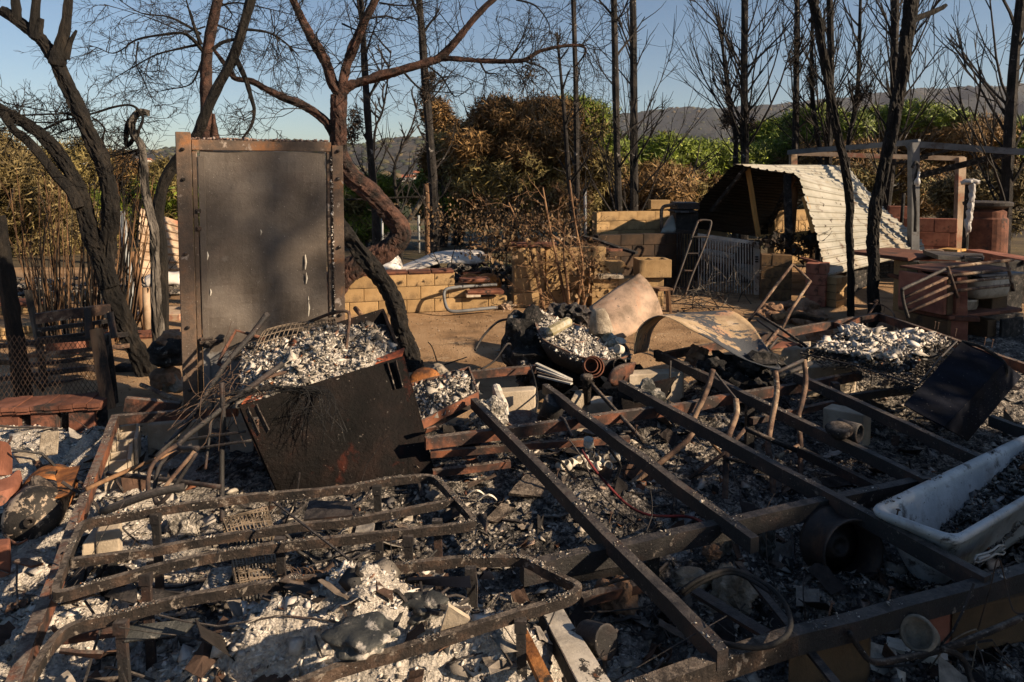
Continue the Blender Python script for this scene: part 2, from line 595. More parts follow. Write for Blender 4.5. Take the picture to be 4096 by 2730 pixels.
M['fridge'] = mat('burnt_cabinet_metal', [(.2, (.002, .002, .002)), (.5, (.006, .0045, .0042)), (.8, (.017, .010, .008))], 3.2, patch=[((.085, .016, .007), 5, .62, .3), ((.024, .011, .008), 2.2, .56, .3), ((.11, .10, .09), 30, .72, .06)], spots=((.30, .25, .21), 80, .69), rough=(.55, .95), bump=.9, bscale=38, bdist=.015, spec=.15)
M['red_rim'] = mat('red_oxide', [(.3, (.07, .025, .018)), (.5, (.24, .062, .028)), (.7, (.40, .11, .045))], 7, patch=[((.02, .016, .015), 6, .55, .08), ((.5, .34, .26), 12, .68, .04)], bump=.5)
M['bluebox'] = mat('blue_black_metal', [(.2, (.003, .0035, .006)), (.5, (.005, .0065, .012)), (.8, (.010, .012, .020))], 4, spots=((.35, .33, .31), 70, .68), rough=.9, bump=.3, spec=.08)
M['sheet'] = mat('scorched_sheet', [(.3, (.16, .115, .08)), (.5, (.30, .215, .155)), (.65, (.40, .28, .20))], 2.5, patch=[((.38, .20, .115), 2.0, .55, .15), ((.08, .075, .075), 6, .66, .05)], spots=((.07, .06, .055), 45, .66), rough=(.5, .85), bump=.4, bscale=70)
M['sheet_flaked'] = mat('flaked_sheet', [(.3, (.30, .215, .125)), (.5, (.38, .28, .17)), (.65, (.44, .34, .23))], 5, patch=[((.43, .24, .145), 1.6, .50, .12), ((.055, .06, .068), 2.4, .46, .03)], spots=((.05, .05, .05), 60, .64), rough=(.5, .9), bump=.7, bscale=60)
M['enamel'] = mat('bathtub_enamel', [(.2, (.27, .29, .30)), (.7, (.44, .46, .465))], 4, patch=[((.20, .185, .17), 5, .55, .2), ((.06, .055, .05), 8, .60, .1)], spots=((.06, .055, .05), 60, .66), rough=(.15, .6), bump=.25, spec=.5)
M['white_metal'] = mat('smoked_white_metal', [(.2, (.32, .305, .27)), (.7, (.50, .48, .43))], 4, patch=((.10, .075, .055), 6, .58, .15), rough=.6, bump=.2)
M['white_scorch'] = mat('scorched_white_plastic', [(.3, (.55, .52, .48)), (.6, (.78, .74, .68))], 3, patch=((.30, .24, .18), 2.4, .60, .15), rough=.5, bump=.2)
M['roof_sheet'] = mat('scorched_corrugated_steel', [(.2, (.21, .205, .17)), (.55, (.28, .272, .235)), (.8, (.33, .325, .29))], 1.6, patch=[((.17, .118, .06), 1.1, .53, .3), ((.075, .043, .025), 2.6, .61, .12), ((.035, .026, .02), 1.5, .70, .12)], spots=((.05, .03, .02), 9, .64), rough=(.45, .75), bump=.15, spec=.3)
M['roof_under'] = mat('black_corrugated_steel', [(.2, .002), (.55, .004), (.8, (.012, .010, .008))], 2, patch=((.12, .105, .085), 1.6, .72, .06), stretch=(1, 1, 4), rough=.9, metal=0, bump=.2)  # near-black underside, a separate colour from the pale top sheets
M['block'] = mat('yellow_block', [(.2, (.22, .14, .062)), (.5, (.32, .21, .098)), (.8, (.39, .265, .13))], 2.5, patch=[((.15, .10, .055), 1.6, .53, .35), ((.055, .04, .028), 1.1, .57, .25)], spots=((.1, .07, .04), 40, .64), bump=.8, bscale=70, vary=.2)
M['block_dark'] = mat('smoked_block', [(.2, (.05, .032, .018)), (.55, (.11, .066, .033)), (.8, (.19, .115, .05))], 2.2, patch=((.04, .03, .022), 2.5, .55, .15), bump=.5, bscale=120, vary=.12)
M['block_red'] = mat('red_block', [(.3, (.15, .055, .035)), (.5, (.23, .085, .055)), (.7, (.30, .125, .08))], 3, patch=((.06, .03, .022), 2.4, .60, .12), bump=.4, bscale=110, vary=.12)
M['block_cream'] = mat('cream_block', [(.3, (.30, .25, .185)), (.55, (.42, .355, .27)), (.75, (.50, .43, .34))], 4, patch=((.13, .11, .09), 3.5, .60, .15), bump=.5, bscale=90)
M['mortar'] = mat('grey_mortar', [(.2, (.08, .055, .03)), (.8, (.20, .14, .075))], 8)
M['terracotta'] = mat('terracotta', [(.2, (.10, .038, .024)), (.5, (.17, .066, .04)), (.8, (.24, .105, .068))], 5, patch=((.05, .035, .028), 5, .60, .1), bump=.4, vary=.15)
M['tile_dark'] = mat('sooty_terracotta', [(.2, (.06, .024, .016)), (.5, (.125, .05, .031)), (.8, (.20, .085, .055))], 5, patch=((.03, .022, .02), 4, .56, .12), bump=.4, vary=.15)
M['stone'] = mat('scorched_stone', [(.3, (.13, .075, .045)), (.5, (.25, .145, .085)), (.7, (.33, .21, .13))], 7, patch=((.05, .04, .033), 5, .58, .1), bump=.8, bscale=35, bdist=.02)
M['wood_post'] = mat('scorched_post', [(.3, (.06, .035, .02)), (.5, (.17, .095, .05)), (.7, (.27, .16, .085))], 6, patch=((.02, .016, .014), 4, .60, .1), stretch=(1, 1, .2), bump=.6, bscale=60)
M['timber'] = mat('raw_timber', [(.3, (.30, .155, .045)), (.6, (.46, .26, .085))], 5, patch=((.04, .025, .015), 3, .62, .1), stretch=(1, 1, .2), bump=.3)
M['steel_grey'] = mat('grey_painted_steel', [(.3, (.085, .09, .095)), (.6, (.14, .145, .15))], 3, patch=((.06, .045, .04), 4, .60, .1), rough=.55, bump=.15)
M['steel_tan'] = mat('blistered_tan_steel', [(.3, (.26, .175, .11)), (.6, (.42, .32, .23))], 3, patch=((.32, .13, .08), 2, .56, .12), rough=.7, bump=.3)
M['alu'] = mat('aluminium', [(.2, (.085, .09, .10)), (.8, (.16, .165, .18))], 5, patch=((.05, .045, .04), 5, .6, .1), rough=.55, metal=.2, bump=.1)
M['wire'] = mat('burnt_wire', [(.3, (.025, .018, .015)), (.6, (.085, .055, .038))], 10, rough=.8, bump=0)
M['wire_ash'] = mat('ashen_wire', [(.3, (.06, .048, .036)), (.6, (.21, .165, .12))], 10, rough=.85, bump=0)
M['ceramic'] = mat('smoked_ceramic', [(.3, (.40, .36, .29)), (.6, (.62, .58, .50))], 12, patch=((.10, .085, .07), 12, .60, .1), rough=.45, bump=.2, spec=.5)
M['bottle'] = mat('clouded_bottle', [(.3, (.20, .17, .085)), (.6, (.36, .31, .19))], 14, patch=((.44, .40, .34), 20, .56, .1), rough=(.2, .6), bump=.3, spec=.5)
M['glass'] = mat('sooty_glass', [(.3, (.30, .32, .27)), (.6, (.5, .52, .45))], 14, patch=((.2, .18, .15), 20, .58, .1), rough=.12, bump=.1, spec=.6, trans=.55)
M['concrete'] = mat('concrete_lump', [(.3, (.17, .14, .105)), (.55, (.31, .265, .205)), (.75, (.42, .37, .30))], 8, patch=((.04, .036, .032), 6, .58, .1), bump=1, bscale=50, bdist=.02)
M['sack'] = mat('grey_melted_plastic', [(.2, (.022, .024, .023)), (.8, (.055, .057, .053))], 5, patch=((.40, .37, .325), 9, .54, .08), rough=(.35, .7), bump=.8, bscale=35, spec=.4)
M['orange'] = mat('scorched_orange_plastic', [(.3, (.30, .09, .015)), (.6, (.55, .19, .025))], 5, patch=((.05, .03, .02), 6, .57, .08), rough=.5, bump=.2)
M['red_hose'] = mat('red_hose', [(.3, (.05, .01, .012)), (.6, (.13, .018, .02))], 10, bump=.2)
M['rim_black'] = mat('wheel_black', [(.2, .012), (.5, (.035, .027, .024)), (.8, (.09, .055, .036))], 7, rough=(.4, .8), metal=.2, bump=.4, spec=.5)
M['cream_flake'] = mat('flaking_cream_paint', [(.3, (.36, .32, .26)), (.6, (.52, .47, .39))], 5, patch=[((.03, .026, .022), 7, .60, .02), ((.30, .115, .045), 4, .60, .08)], rough=.7, bump=.5)
M['pole_grey'] = mat('galvanised_pole', [(.3, (.19, .21, .22)), (.6, (.30, .32, .33))], 5, patch=((.1, .07, .05), 5, .62, .1), rough=.6, bump=.15)
M['melt'] = mat('melted_plastic', [(.2, (.26, .255, .25)), (.7, (.42, .415, .41))], 8, patch=((.15, .12, .1), 8, .63, .1), rough=.35, bump=.2)
M['leaf_brown'] = mat('scorched_leaves', [(.3, .7), (.7, 1.0)], 5, island=[(0, (.03, .018, .009)), (.4, (.085, .052, .025)), (.8, (.16, .10, .048)), (1, (.24, .16, .08))], bump=0, rough=.7)
M['needle_brown'] = mat('scorched_needles', [(.2, .4), (.8, 1.0)], 1.3, island=[(0, (.055, .030, .010)), (.5, (.175, .098, .032)), (.85, (.28, .165, .058)), (1, (.37, .24, .10))], bump=0, rough=.7)
M['needle_olive'] = mat('half_scorched_needles', [(.2, .4), (.8, 1.0)], 1.3, island=[(0, (.07, .055, .018)), (.5, (.19, .15, .048)), (.85, (.28, .225, .075)), (1, (.36, .28, .11))], bump=0, rough=.7)
M['needle_green'] = mat('green_needles', [(.2, .35), (.8, 1.0)], 1.3, island=[(0, (.04, .06, .007)), (.5, (.125, .18, .013)), (.85, (.22, .29, .02)), (1, (.29, .33, .035))], bump=0, rough=.6)
M['needle_tan'] = mat('dry_foliage', [(.2, .45), (.8, 1.0)], 1.3, island=[(0, (.05, .036, .014)), (.5, (.14, .105, .038)), (.85, (.21, .16, .062)), (1, (.28, .22, .1))], bump=0, rough=.7)
M['far_leaf'] = mat('distant_foliage', [(.3, .6), (.7, 1.0)], .02, island=[(0, (.016, .022, .014)), (.4, (.030, .042, .016)), (.75, (.06, .06, .028)), (1, (.12, .085, .04))], bump=0)
M['hill'] = mat('scrub_hillside', [(.2, (.008, .012, .014)), (.5, (.016, .021, .021)), (.7, (.032, .031, .025)), (.88, (.07, .052, .034))], .012, patch=((.008, .012, .012), .05, .52, .08), bump=1, bscale=.08, bdist=8)
M['hill_dark'] = mat('burnt_hillside', [(.36, (.018, .019, .018)), (.5, (.032, .031, .028)), (.62, (.055, .047, .034)), (.75, (.10, .075, .045))], .02, bump=1, bscale=.1, bdist=6)
M['block_shade'] = mat('shade_black_block', [(.2, (.012, .009, .007)), (.5, (.03, .02, .014)), (.8, (.07, .042, .024))], 2.2, bump=.6, bscale=90, vary=.2)  # block colour with the darkness of shade painted in
M['tank_end'] = mat('scaled_tank_end', [(.2, (.012, .011, .010)), (.5, (.03, .027, .024)), (.8, (.06, .05, .042))], 6, patch=((.34, .27, .20), 9, .54, .04), spots=((.4, .35, .3), 60, .64), rough=.75, bump=.6)

# ------------------------------------------------------------------ ground, ash field, valley and hills
def vnoise(x, y, seed=0):
    xi, yi = np.floor(x).astype(np.int64), np.floor(y).astype(np.int64)
    xf, yf = x - xi, y - yi
    u, v = xf * xf * (3 - 2 * xf), yf * yf * (3 - 2 * yf)

    def h(a, b):
        k = (a * 374761393 + b * 668265263 + seed * 1442695041) & 0xffffffff
        k = ((k ^ (k >> 13)) * 1274126177) & 0xffffffff
        return ((k ^ (k >> 16)) & 0xffff) / 65535.0
    return (h(xi, yi) * (1 - u) + h(xi + 1, yi) * u) * (1 - v) + (h(xi, yi + 1) * (1 - u) + h(xi + 1, yi + 1) * u) * v


def fbm(x, y, seed=0, octs=4):
    s, a, t = 0, 1.0, 0
    for k in range(octs):
        s = s + a * vnoise(x * 2 ** k, y * 2 ** k, seed + k * 17)
        t += a
        a *= .5
    return s / t


MOUNDS = []


def mound(x, y, z, sx, sy, h):
    p = G('p', x, y, z)
    MOUNDS.append((p.x, p.y, sx, sy, h))


def dmound(x, y, Y, sx, sy, h):
    p = D('p', x, y, Y)
    MOUNDS.append((p.x, p.y, sx, sy, h))


dmound(800, 1440, 2.14, .66, .28, .27)
dmound(840, 1325, 2.30, .30, .20, .17)
dmound(1160, 1375, 2.22, .26, .15, .17)
dmound(520, 1450, 2.15, .34, .16, .16)
mound(1000, 1520, .1, .50, .15, .14)
mound(90, 1470, .15, .22, .45, .17)
mound(150, 1200, .15, .25, .35, .14)
mound(225, 985, .25, .14, .16, .24)
mound(60, 1000, .1, .5, .25, .10)
mound(1530, 930, .2, .7, .25, .12)
mound(2200, 900, .1, .5, .4, .10)
mound(700, 1020, .2, .5, .3, .10)
mound(1350, 1150, .05, .4, .2, .08)
mound(1950, 1370, .05, .35, .15, .07)


def ash_mask(x, y):
    e = np.maximum(5.75 + .52 * x, 5.15) - y + (fbm(x * 1.3, y * 1.3, 5) - .5) * 1.1
    return np.clip(e / .5, 0, 1)


def ash_z(x, y):
    x, y = np.asarray(x, dtype=float), np.asarray(y, dtype=float)
    m = ash_mask(x, y)
    z = .0 + .07 * fbm(x * 2.2, y * 2.2, 1, 3) + .05 * (fbm(x * 9, y * 9, 2, 3) - .3) + .034 * (np.abs(fbm(x * 26, y * 26, 7, 3) - .5) * 2 - .2) * (.4 + fbm(x * 3, y * 3, 19, 2))
    for (mx, my, sx, sy, h) in MOUNDS:
        z = z + h * np.exp(-((x - mx) / sx) ** 2 - ((y - my) / sy) ** 2) * (.75 + .5 * fbm(x * 6, y * 6, 3, 3))
    return z * m - (1 - m) * .06


def grid_tris(nx, ny):
    i, j = np.meshgrid(np.arange(nx - 1), np.arange(ny - 1), indexing='ij')
    a = (i * ny + j).ravel()
    b, c, d = a + ny, a + ny + 1, a + 1
    return np.concatenate([np.stack([a, b, c], 1), np.stack([a, c, d], 1)])


def ground_z(x, y):
    z = .03 * (fbm(x * .8, y * .8, 11, 4) - .5) + .012 * (fbm(x * 6, y * 6, 12, 3) - .5)
    fall = np.clip(y - 15, 0, None)
    z = z - np.minimum(fall * .05, 6 + fall * .012)
    return z


xs = np.unique(np.concatenate([np.linspace(-4000, -60, 12), np.linspace(-60, -9, 20), np.linspace(-9, 12, 150), np.linspace(12, 60, 20), np.linspace(60, 4000, 12)]))
ys = np.unique(np.concatenate([np.linspace(-300, -6, 10), np.linspace(-6, 16, 150), np.linspace(16, 120, 50), np.linspace(120, 4200, 24)]))
gx, gy = np.meshgrid(xs, ys, indexing='ij')
gz = ground_z(gx, gy)
ground = npmesh('ground', np.stack([gx.ravel(), gy.ravel(), gz.ravel()], 1), grid_tris(len(xs), len(ys)), M['sand'], smooth=True)
tag(ground, 'bare sandy earth of the burnt yard', None, kind='structure')
ground.data.materials.append(M['far_ground'])
_cy = np.empty(len(ground.data.polygons) * 3)
ground.data.polygons.foreach_get('center', _cy)
_cy = _cy.reshape(-1, 3)
ground.data.polygons.foreach_set('material_index', ((_cy[:, 1] > 13.5) | (np.abs(_cy[:, 0]) > 13)).astype(np.int32))

_yy = .75 * (8.8 / .75) ** np.linspace(0, 1, 440)
_ss = np.linspace(-1, 1, 370)
gx, gy = _ss[:, None] * (_yy[None] * .86 + .55), np.broadcast_to(_yy[None], (370, 440))
xs, ys = _ss, _yy
_pm = np.zeros_like(gx)
for (mx, my, sx, sy, h) in MOUNDS[:9]:
    _pm = np.maximum(_pm, np.exp(-((gx - mx) / (sx * 1.3)) ** 2 - ((gy - my) / (sy * 1.3)) ** 2))
_pm = np.clip(np.maximum(_pm, np.clip((-gx - .42 * gy - .1) * 2.5, 0, 1)) * 1.6 * (.55 + fbm(gx * 5, gy * 5, 8, 3) * .9), 0, 1)
ashg = npmesh('ash_ground', np.stack([gx.ravel(), gy.ravel(), ash_z(gx, gy).ravel()], 1), grid_tris(len(xs), len(ys)), M['ash_ground'], smooth=False)
_at = ashg.data.attributes.new('pale', 'FLOAT', 'POINT')
_at.data.foreach_set('value', _pm.ravel().astype(np.float32))
_nt = M['ash_ground'].node_tree
_bs = _nt.nodes['Principled BSDF']
_an = _nt.nodes.new('ShaderNodeAttribute')
_an.attribute_name = 'pale'
_old = _bs.inputs['Base Color'].links[0].from_socket
_tc = _nt.nodes.new('ShaderNodeTexCoord')
_pc = ramp(_nt, nz(_nt, _tc.outputs['Object'], 26, 8, .7), [(.3, (.16, .145, .13)), (.43, (.42, .385, .335)), (.58, (.60, .555, .49)), (.72, (.70, .655, .59))])
_nt.links.new(mixc(_nt, _an.outputs['Fac'], _old, _pc), _bs.inputs['Base Color'])
tag(ashg, 'grey ash and charcoal bed covering the burnt plot', None, kind='structure')


def hill(name, prof, y0, y1, zb, mt, label, seed):
    """a ridge whose crest follows the measured skyline"""
    us = np.linspace(prof[0][0], prof[-1][0], 160)
    vs = np.interp(us, [p[0] for p in prof], [p[1] for p in prof])
    rows, k = [], 26
    crest = [D('s', u, v, y1) for u, v in zip(us, vs)]
    cx, cz = np.array([c.x for c in crest]), np.array([c.z for c in crest])
    V = []
    for i in range(k + 8):
        t = i / (k - 1)
        yy = y0 + (y1 - y0) * t
        if i < k:
            s = t * t * (3 - 2 * t) * .65 + t * .35
            zz = zb + (cz - zb) * s
        else:
            zz = cz - (cz - zb) * ((t - 1) * 1.4) ** 1.3
        xx = cx * (.75 + .25 * min(1, t)) * (yy / y1) ** .35
        if i == k - 1:
            xx = cx
        w = np.clip(t * (1 - t) * 4, 0, 1) if t < 1 else 0
        zz = zz + (fbm(xx / 90 + seed, np.full_like(xx, yy / 90), seed, 4) - .5) * (cz.max() - zb) * .35 * w + (fbm(xx / 14, np.full_like(xx, yy / 14), seed + 3, 3) - .5) * (cz.max() - zb) * .045
        V.append(np.stack([xx, np.full_like(xx, yy), zz], 1))
    V = np.stack(V)
    o = npmesh(name, V.reshape(-1, 3), grid_tris(V.shape[0], V.shape[1])[:, ::-1], mt, smooth=True)
    tag(o, label, None, kind='structure')
    return V


HR = hill('hills', [(1500, 590), (2000, 500), (2314, 488), (2391, 488), (2480, 466), (2600, 448), (2750, 438), (2993, 440), (3196, 412), (3291, 406), (3500, 377), (3767, 358), (3856, 352), (4000, 356), (4096, 358), (4700, 350), (5600, 420)], 900, 2400, -40, M['hill'], 'long scrubby ridge on the skyline to the right', 21)
HL = hill('hills', [(-2200, 560), (-900, 590), (0, 610), (400, 600), (600, 602), (700, 592), (860, 598), (1000, 575), (1130, 560), (1250, 566), (1330, 578), (1500, 577), (1560, 556), (1618, 545), (1695, 550), (1900, 560), (2300, 590), (2900, 640)], 420, 1250, -26, M['hill_dark'], 'low dark burnt hills beyond the valley', 33)


def blobs(name, pts, sizes, mt, label, seed=1, flat=.75):
    rn = np.random.default_rng(seed)
    V0 = np.array([tuple(v) for v in ICO[0][0]])
    F0 = np.array(ICO[0][1])
    n = len(pts)
    k = len(V0)
    jit = 1 + rn.uniform(-.28, .28, (n, k))
    V = V0[None] * jit[..., None] * np.stack([sizes, sizes, sizes * flat], 1)[:, None, :] + np.asarray(pts)[:, None, :]
    F = F0[None] + (np.arange(n) * k)[:, None, None]
    o = npmesh(name, V.reshape(-1, 3), F.reshape(-1, 3), mt)
    return tag(o, label, None, kind='stuff')


rg = np.random.default_rng(4)


def on_hill(V, n, tmax):
    a = rg.uniform(0, tmax, n) * (V.shape[0] - 10)
    b = rg.uniform(0, V.shape[1] - 1.01, n)
    i, j = a.astype(int), b.astype(int)
    fa, fb = (a - i)[:, None], (b - j)[:, None]
    return (V[i, j] * (1 - fa) + V[i + 1, j] * fa) * (1 - fb) + (V[i, j + 1] * (1 - fa) + V[i + 1, j + 1] * fa) * fb


blobs('far_wood', on_hill(HL, 3800, 1.0), rg.uniform(2.0, 6.5, 3800), M['far_leaf'], 'scattered scrub oaks dotting the dark burnt hills', 2)
blobs('far_scrub', on_hill(HR, 4200, 1.0), rg.uniform(3.0, 8.0, 4200), M['far_leaf'], 'scrub dotting the long ridge on the skyline', 3)
_vy = rg.uniform(60, 420, 2400)
_vx = rg.uniform(-.95, .55, 2400) * _vy
_vz = ground_z(_vx, _vy)
blobs('valley_wood', np.stack([_vx, _vy, _vz + .5], 1), rg.uniform(.7, 2.0, 2400) * (.5 + _vy / 300), M['far_leaf'], 'far wood filling the valley below the yard', 5)

HOUSE = [('b', 480, 1205, 300, 11, 'far white house with a red roof in the valley, left of centre'), ('b', 545, 1175, 340, 9, 'small far red roofed house just above the white valley house'),
         ('a', 975, 1085, 420, 12, 'tiny far house on the slope between peeled trunk and door'), ('a', 560, 1090, 430, 14, 'pale far shed roof seen behind the leaning black trunk')]
M['far_wall'] = mat('house_render', [(.3, (.5, .46, .40)), (.7, (.6, .56, .5))], .5, bump=0)
M['far_roof'] = mat('house_tiles', [(.3, (.26, .09, .05)), (.7, (.36, .14, .08))], .5, bump=0)
M['far_window'] = mat('house_window', [(.3, .03), (.7, .05)], .5, bump=0, rough=.3)
for t, x, y, Y, w, lab in HOUSE:
    c = D(t, x, y, Y)
    w *= .5
    h = thing('far_house', lab, 'house', (c.x, c.y, c.z - 2))
    MB().box((c.x, c.y, c.z - .2), (w, 5, 2.0)).build('wall', M['far_wall'], h)
    b = MB()
    b.add([(c.x - w * .55, c.y - 2.9, c.z + .8), (c.x + w * .55, c.y - 2.9, c.z + .8), (c.x + w * .55, c.y + 2.9, c.z + .8), (c.x - w * .55, c.y + 2.9, c.z + .8), (c.x - w * .55, c.y, c.z + 1.9), (c.x + w * .55, c.y, c.z + 1.9)],
          [(0, 1, 5, 4), (2, 3, 4, 5), (0, 4, 3), (1, 2, 5), (3, 2, 1, 0)])
    b.build('roof', M['far_roof'], h)
    for k in (-.28, .22):
        MB().box((c.x + w * k, c.y - 2.52, c.z - .2), (.9, .1, .9)).build('window', M['far_window'], h)

# ------------------------------------------------------------------ foliage
def needles(name, lobes, n, mt, parent, L=(.12, .24), w=.022, seed=1, up=.35, per=26, shell=.55):
    """tufts of needles spread through a crown made of lobes (centre, radii)"""
    rn = np.random.default_rng(seed)
    vol = np.array([l[1][0] * l[1][1] * l[1][2] for l in lobes]) ** .7
    nt_ = n // per
    li = rn.choice(len(lobes), nt_, p=vol / vol.sum())
    C = np.array([l[0] for l in lobes])[li]
    Rr = np.array([l[1] for l in lobes])[li]
    d = rn.normal(size=(nt_, 3))
    d /= np.linalg.norm(d, axis=1, keepdims=True)
    rad = (shell + (1 - shell) * rn.random(nt_) ** .5) * (1 + .12 * rn.normal(size=nt_))
    P = C + d * Rr * rad[:, None]
    axis = d + np.array([0, 0, up]) + .5 * rn.normal(size=(nt_, 3))
    axis /= np.linalg.norm(axis, axis=1, keepdims=True)
    P = np.repeat(P, per, 0)
    A = np.repeat(axis, per, 0)
    m = len(P)
    O = np.repeat(d, per, 0)
    tg = rn.normal(size=(m, 3))
    tg -= O * (tg * O).sum(1, keepdims=True)
    tg /= np.linalg.norm(tg, axis=1, keepdims=True) + 1e-9
    dd = tg * .8 + A * .45 + rn.normal(size=(m, 3)) * .2
    dd /= np.linalg.norm(dd, axis=1, keepdims=True)
    P = P + rn.normal(size=(m, 3)) * (L[1] * .45)
    ln = rn.uniform(L[0], L[1], m)[:, None]
    s = np.cross(dd, O + rn.normal(size=(m, 3)) * .3)
    s /= np.linalg.norm(s, axis=1, keepdims=True) + 1e-9
    ww = w * rn.uniform(.6, 1.5, m)[:, None]
    V = np.stack([P - s * ww, P + s * ww, P + dd * ln], 1).reshape(-1, 3)
    return npmesh(name, V, np.arange(m * 3).reshape(-1, 3), mt, parent)


def stick(mb, pts, r0, r1, n=3):
    k = len(pts)
    d = pts[-1] - pts[0]
    s, u = frame(d)
    base = len(mb.v)
    for i, p in enumerate(pts):
        r = r0 + (r1 - r0) * i / (k - 1)
        for j in range(n):
            t = 2 * math.pi * j / n
            mb.v.append(tuple(p + s * (r * math.cos(t)) + u * (r * math.sin(t))))
    for i in range(k - 1):
        for j in range(n):
            j2 = (j + 1) % n
            mb.f.append((base + i * n + j, base + i * n + j2, base + (i + 1) * n + j2, base + (i + 1) * n + j))


def grow(mb, p, d, L, r, depth, rn, upb=.0, wig=.25, spread=.8, kids=5, segs=5, rmin=.0022):
    pts = [p]
    d = d.normalized()
    dirs = [d]
    for i in range(segs):
        d = (d + Vector((rn.gauss(0, 1), rn.gauss(0, 1), rn.gauss(0, 1))) * wig * .5 + Vector((0, 0, upb))).normalized()
        pts.append(pts[-1] + d * (L / segs))
        dirs.append(d)
    stick(mb, pts, max(r, rmin), max(r * .35, rmin * .7), 5 if r > .012 else 3)
    if depth <= 0:
        return
    for k in range(kids):
        t = rn.uniform(.2, 1.0) * segs
        i = min(segs - 1, int(t))
        q = pts[i].lerp(pts[i + 1], t - i)
        perp = dirs[i].cross(Vector((rn.gauss(0, 1), rn.gauss(0, 1), rn.gauss(0, 1))))
        if perp.length < 1e-5:
            continue
        nd = Matrix.Rotation(rn.uniform(.5, 1.2) * spread, 3, perp.normalized()) @ dirs[i]
        grow(mb, q, nd, L * rn.uniform(.3, .62), r * rn.uniform(.4, .6), depth - 1, rn, upb, wig, spread, max(2, kids - 1), max(3, segs - 1), rmin)


def smooth_pts(pts, sub=4):
    out = []
    n = len(pts)
    for i in range(n - 1):
        p0, p1, p2, p3 = pts[max(0, i - 1)], pts[i], pts[i + 1], pts[min(n - 1, i + 2)]
        for k in range(sub):
            t = k / sub
            out.append(.5 * ((2 * p1) + (p2 - p0) * t + (2 * p0 - 5 * p1 + 4 * p2 - p3) * t * t + (3 * p1 - p0 - 3 * p2 + p3) * t ** 3))
    out.append(pts[-1])
    return out


def limb(mb, pts, r0, r1, sub=4, n=10, jit=.1, seed=0):
    big = n >= 14 and jit >= .1
    q = smooth_pts([Vector(p) for p in pts], sub * 2 if big else sub)
    k = len(q)
    rn = random.Random(seed)
    mb.tube(q, [(r0 + (r1 - r0) * i / (k - 1)) * (1 + .05 * noise.noise(Vector((i * .21, seed, 0))) if big else rn.uniform(.93, 1.08)) for i in range(k)], 30 if big else n, .02 if big else jit, seed, True, .8 if big and r0 < .15 else .45 if big else 0.0)
    return q


def pine(name, label, t, x, y, Y, rx, rz, cols, n, seed, group='pines behind the yard', lobes=14, trunk=True):
    """cx, cy measured at the crown's middle; radii in metres; cols: list of (material, share, low, high) by crown height"""
    rn = random.Random(seed)
    c = D(t, x, y, Y)
    gz0 = float(ground_z(np.array([c.x]), np.array([Y]))[0])
    o = thing(name, label, 'tree', (c.x, Y, gz0), group)
    mb = MB()
    limb(mb, [(c.x, Y, gz0 - .2), (c.x + rn.uniform(-.2, .2), Y, (gz0 + c.z) / 2), (c.x + rn.uniform(-.3, .3), Y, c.z + rz * .5)], .16 + rx * .03, .06, seed=seed)
    for k in range(9):
        a = rn.uniform(0, 6.28)
        p = Vector((c.x, Y, gz0 + (c.z - gz0) * rn.uniform(.55, 1)))
        grow(mb, p, Vector((math.cos(a), math.sin(a), rn.uniform(.2, .9))), rx * .85, .05, 1, rn, .02, .3, .8, 4, 4)
    mb.build('trunk', M['bark_far'], o)
    for ci, (mt, share, lo, hi) in enumerate(cols):
        lb = []
        for k in range(lobes):
            zz = rn.uniform(lo, hi)
            wd = math.sqrt(max(.12, 1 - abs(zz) ** 2.2))
            a = rn.uniform(0, 6.28)
            q = rn.uniform(.3, .85) * wd
            s = rn.uniform(.22, .36) if lobes > 20 else rn.uniform(.24, .42)
            lb.append((np.array([c.x + math.cos(a) * q * rx, Y + math.sin(a) * q * rx * .8, c.z + zz * rz]), np.array([rx * s, rx * s, rz * s * .75])))
        needles('crown' if ci == 0 else 'scorched_crown', lb, int(n * share * .9), M[mt], o, seed=seed * 10 + ci, L=(.07 + .003 * Y, .13 + .005 * Y), w=.005 + .0007 * Y, shell=.72)
    return o


GT = [('needle_green', .5, .35, .8), ('needle_brown', .5, -.9, .3)]
pine('pine_tree', 'large round scorched brown pine with dark bare gaps, behind the yard centre', 'b', 1180, 1060, 17.5, 2.0, 1.55, [('needle_brown', .88, -.85, .72), ('needle_olive', .12, -.6, .5)], 120000, 51, lobes=30)
pine('pine_tree', 'olive green topped pine at the right shoulder of the big brown pine', 'b', 1570, 1080, 18.5, 1.15, 1.5, [('needle_green', .25, .55, .8), ('needle_olive', .75, -.8, .6)], 60000, 52)
pine('pine_tree', 'low half scorched pine right of the big brown pine, green at its top', 'b', 1745, 1280, 22, 1.4, 1.75, [('needle_green', .2, .5, .85), ('needle_olive', .8, -.9, .4)], 42000, 53)
pine('pine_tree', 'bushy pine with bright green top between two pairs of tall burnt trunks', 'b', 2200, 1240, 25, 2.6, 1.55, GT, 70000, 54)
pine('pine_tree', 'green topped pine with brown flank just left of the corrugated shed', 'c', 120, 1240, 26, 2.6, 1.55, GT, 70000, 55)
pine('pine_tree', 'green pine directly behind the shed ridge', 'c', 330, 1150, 30, 2.2, 1.15, [('needle_green', .8, -.2, .8), ('needle_brown', .2, -.9, -.2)], 40000, 56)
pine('pine_tree', 'small round green pine between shed ridge and grey pergola', 'c', 650, 960, 32, 1.4, 1.0, [('needle_green', 1, -.8, .8)], 26000, 57)
pine('pine_tree', 'broad tall pine behind the pergola with yellow green crown', 'c', 1080, 985, 27, 2.6, 1.3, [('needle_green', .6, .0, .8), ('needle_brown', .4, -.95, .1)], 80000, 58)
pine('pine_tree', 'tall pine behind the pergola post, brown scorched centre under green top', 'c', 1620, 965, 26, 2.7, 1.3, [('needle_green', .35, .35, .8), ('needle_brown', .65, -.95, .35)], 80000, 59)
